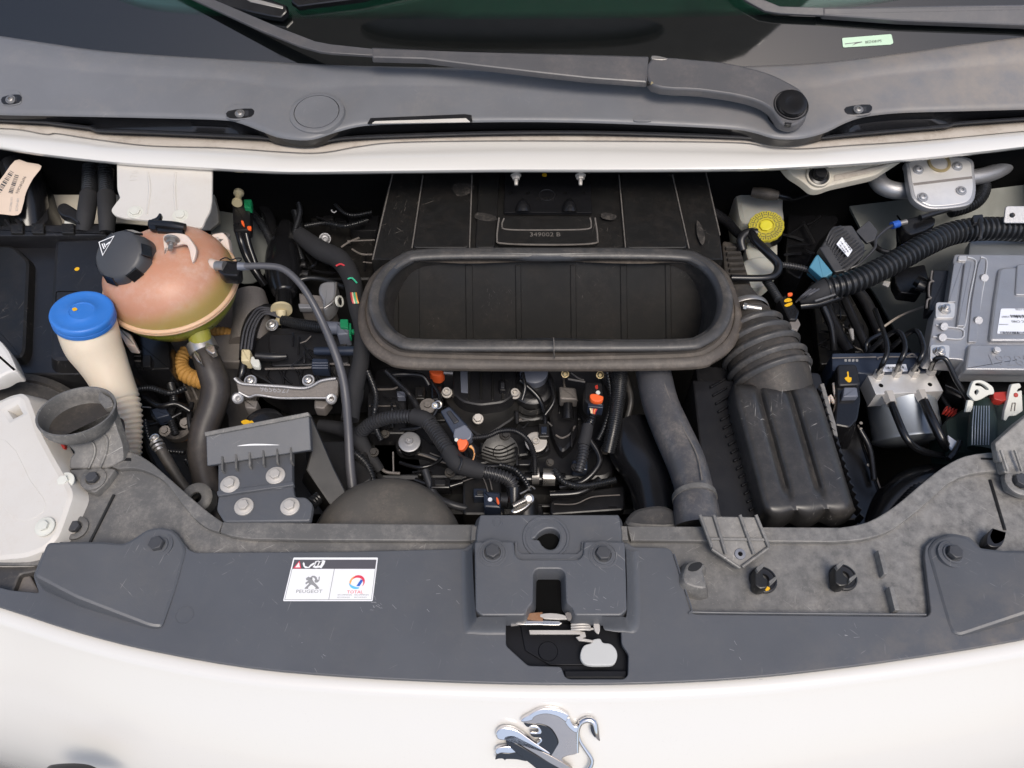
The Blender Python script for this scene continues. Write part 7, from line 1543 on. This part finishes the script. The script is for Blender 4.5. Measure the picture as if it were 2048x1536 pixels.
# right hand gaps
sb = thing('steering_shaft_area', 'dark brackets and cable ends in the gap right of the air filter post', 'brackets', P3(1680, 660, -.18))
mk('back_plate', prism(R([(1625, 590), (1700, 585), (1740, 660), (1735, 720), (1640, 730)], 8), -.175, .02, .003), M['blackd'], sb)
ribs(9, (1640, 610, 1725, 705), -.165, ('black', 'gloss', 'castd'), sb, (16, 60), 'bracket_edge')
bumps(6, (1640, 610, 1725, 705), -.17, ('blackd', 'gloss'), sb)
wl_ = thing('wing_brackets', 'small black brackets bolted to the grey inner wing under the thick harness', 'bracket', P3(1800, 570, -.12))
mk('bracket', prism(R([(1788, 540), (1850, 528), (1858, 560), (1840, 590), (1800, 585), (1790, 565)], 5), -.105, .02, .002), M['gloss'], wl_)
mk('bracket', prism(R([(1800, 455), (1838, 450), (1836, 500), (1806, 505)], 5), -.085, .02, .002), M['gloss'], wl_)
mk('barrel', tube([(1832, 560, -.09), (1856, 574, -.09)], [11, 13], n=16), M['gloss'], wl_)
mk('screw', lathe(P3(1850, 572, -.075), V((0, 0, 1)), [(.008, -.01), (.008, 0), (.005, .001), (0, .0)], 18), M['steeld'], wl_)
mk('wire', tube([(1742, 480, -.07), (1760, 500, -.07), (1790, 505, -.07), (1830, 498, -.07)], 5, n=8), M['gloss'], wl_)
ribs(6, (1770, 430, 1850, 520), -.085, ('black', 'gloss'), wl_, (16, 40), 'bracket_edge')
mk('wing_seam', tube([(1758, 660, -.10), (1800, 632, -.115), (1850, 612, -.12), (1880, 598, -.12)], 2.4, n=6), M['dirt'], wl_)
dg = thing('bonnet_release_parts', 'dark shadowed fittings between brake reservoir and finned relay', 'fittings', P3(1610, 450, -.15))
mk('housing', prism(R([(1578, 400), (1650, 392), (1680, 440), (1640, 480), (1600, 560), (1570, 540)], 8), -.15, .05, .004), M['gloss'], dg)
ribs(7, (1585, 410, 1650, 520), -.145, ('black', 'gloss'), dg, (16, 50), 'bracket_edge')
# modulator surroundings
for q, r in (([(1880, 790, -.11), (1900, 820, -.11), (1890, 850, -.12)], 5), ([(1890, 770, -.10), (1925, 790, -.10), (1930, 830, -.10)], 4), ([(1720, 860, -.13), (1740, 900, -.14), (1748, 960, -.15)], 6)):
    mk('thin_pipe', tube(q, r, n=10), M['gloss'], ab)
for u, v in ((1722, 846), (1722, 858), (1737, 930), (1760, 1004)):
    mk('rivet', lathe(P3(u, v, -.15), V((0, 0, 1)), [(.0028, 0), (.0022, .0012), (0, .0014)], 12), M['zinc'], ab)
# dust and moulding detail on the front panels
for a, b in (((1345, 1108), (1380, 1216)),):
    mk('inner_step', tube([(a[0] + 3, a[1], .001), (b[0] + 3, b[1], .001), (1392, 1224, .001), (1620, 1227, .001), (1852, 1229, .001)], 2.0, n=8), M['cover'], cover)

# further looms and hoses that cross the dark gaps
for q, r, m_, c_ in (([(735, 742, -.07), (752, 790, -.09), (748, 840, -.10), (762, 880, -.12)], 6, 'corr', 1), ([(780, 750, -.08), (812, 748, -.08), (845, 752, -.09), (858, 770, -.1)], 5, 'black', 0),
                     ([(1045, 745, -.08), (1050, 775, -.09), (1044, 800, -.1)], 4, 'gloss', 0), ([(1215, 745, -.07), (1222, 800, -.09), (1210, 850, -.1), (1196, 880, -.11)], 5, 'corr', 1),
                     ([(700, 900, -.12), (730, 925, -.13), (745, 960, -.14), (740, 1000, -.15)], 9, 'corr', 1), ([(850, 940, -.14), (870, 990, -.15), (905, 1010, -.15), (950, 1020, -.16)], 8, 'rubber', 0),
                     ([(1110, 940, -.13), (1130, 965, -.13), (1170, 972, -.14), (1230, 960, -.15)], 7, 'corr', 1), ([(1000, 930, -.12), (1030, 940, -.12), (1052, 965, -.12), (1060, 985, -.12)], 6, 'corr', 1),
                     ([(900, 880, -.13), (880, 920, -.14), (840, 935, -.14), (800, 925, -.15)], 4, 'gloss', 0), ([(1250, 750, -.09), (1262, 800, -.1), (1250, 850, -.12)], 6, 'rubberd', 0)):
    mk('loom', tube(q, r, n=12, corr=(.0046, .22) if c_ else None), M[m_], eb)
for u, v, w_, h_, z in ((770, 845, 26, 16, -.12), (840, 785, 20, 26, -.12), (1088, 860, 22, 28, -.12), (1005, 770, 14, 22, -.1), (1220, 860, 20, 34, -.13), (880, 965, 40, 22, -.14), (1160, 930, 30, 20, -.14), (960, 985, 26, 18, -.13)):
    mk('small_connector', prism(rect(u - w_ / 2, v - h_ / 2, u + w_ / 2, v + h_ / 2, 3), z, .02, .002), M[rn.choice(('blueb', 'gloss', 'blackd'))], eb)
    mk('connector_latch', prism(rect(u - w_ / 4, v - h_ / 4, u + w_ / 4, v + h_ / 4, 1.5), z + .003, .004, .0008), M[rn.choice(('black', 'blueb', 'rubber'))], eb)
for q, r in (([(586, 378, -.11), (600, 420, -.12), (590, 470, -.12), (604, 520, -.12)], 6), ([(610, 452, -.12), (650, 446, -.12), (690, 452, -.12), (736, 440, -.12)], 5), ([(660, 380, -.12), (672, 410, -.12), (700, 430, -.12), (744, 424, -.12)], 4), ([(500, 420, -.12), (530, 460, -.13), (545, 500, -.13), (540, 560, -.13)], 8)):
    mk('loom', tube(q, r, n=12, corr=(.0046, .22)), M['corr'], cl)
for q, r in (([(270, 780, -.12), (300, 776, -.11), (340, 786, -.11), (372, 776, -.12)], 6), ([(290, 840, -.12), (300, 880, -.13), (330, 900, -.14), (370, 905, -.14)], 5), ([(372, 920, -.15), (392, 950, -.15), (400, 985, -.14)], 6)):
    mk('loom', tube(q, r, n=12, corr=(.0046, .22)), M['corr'], gb)
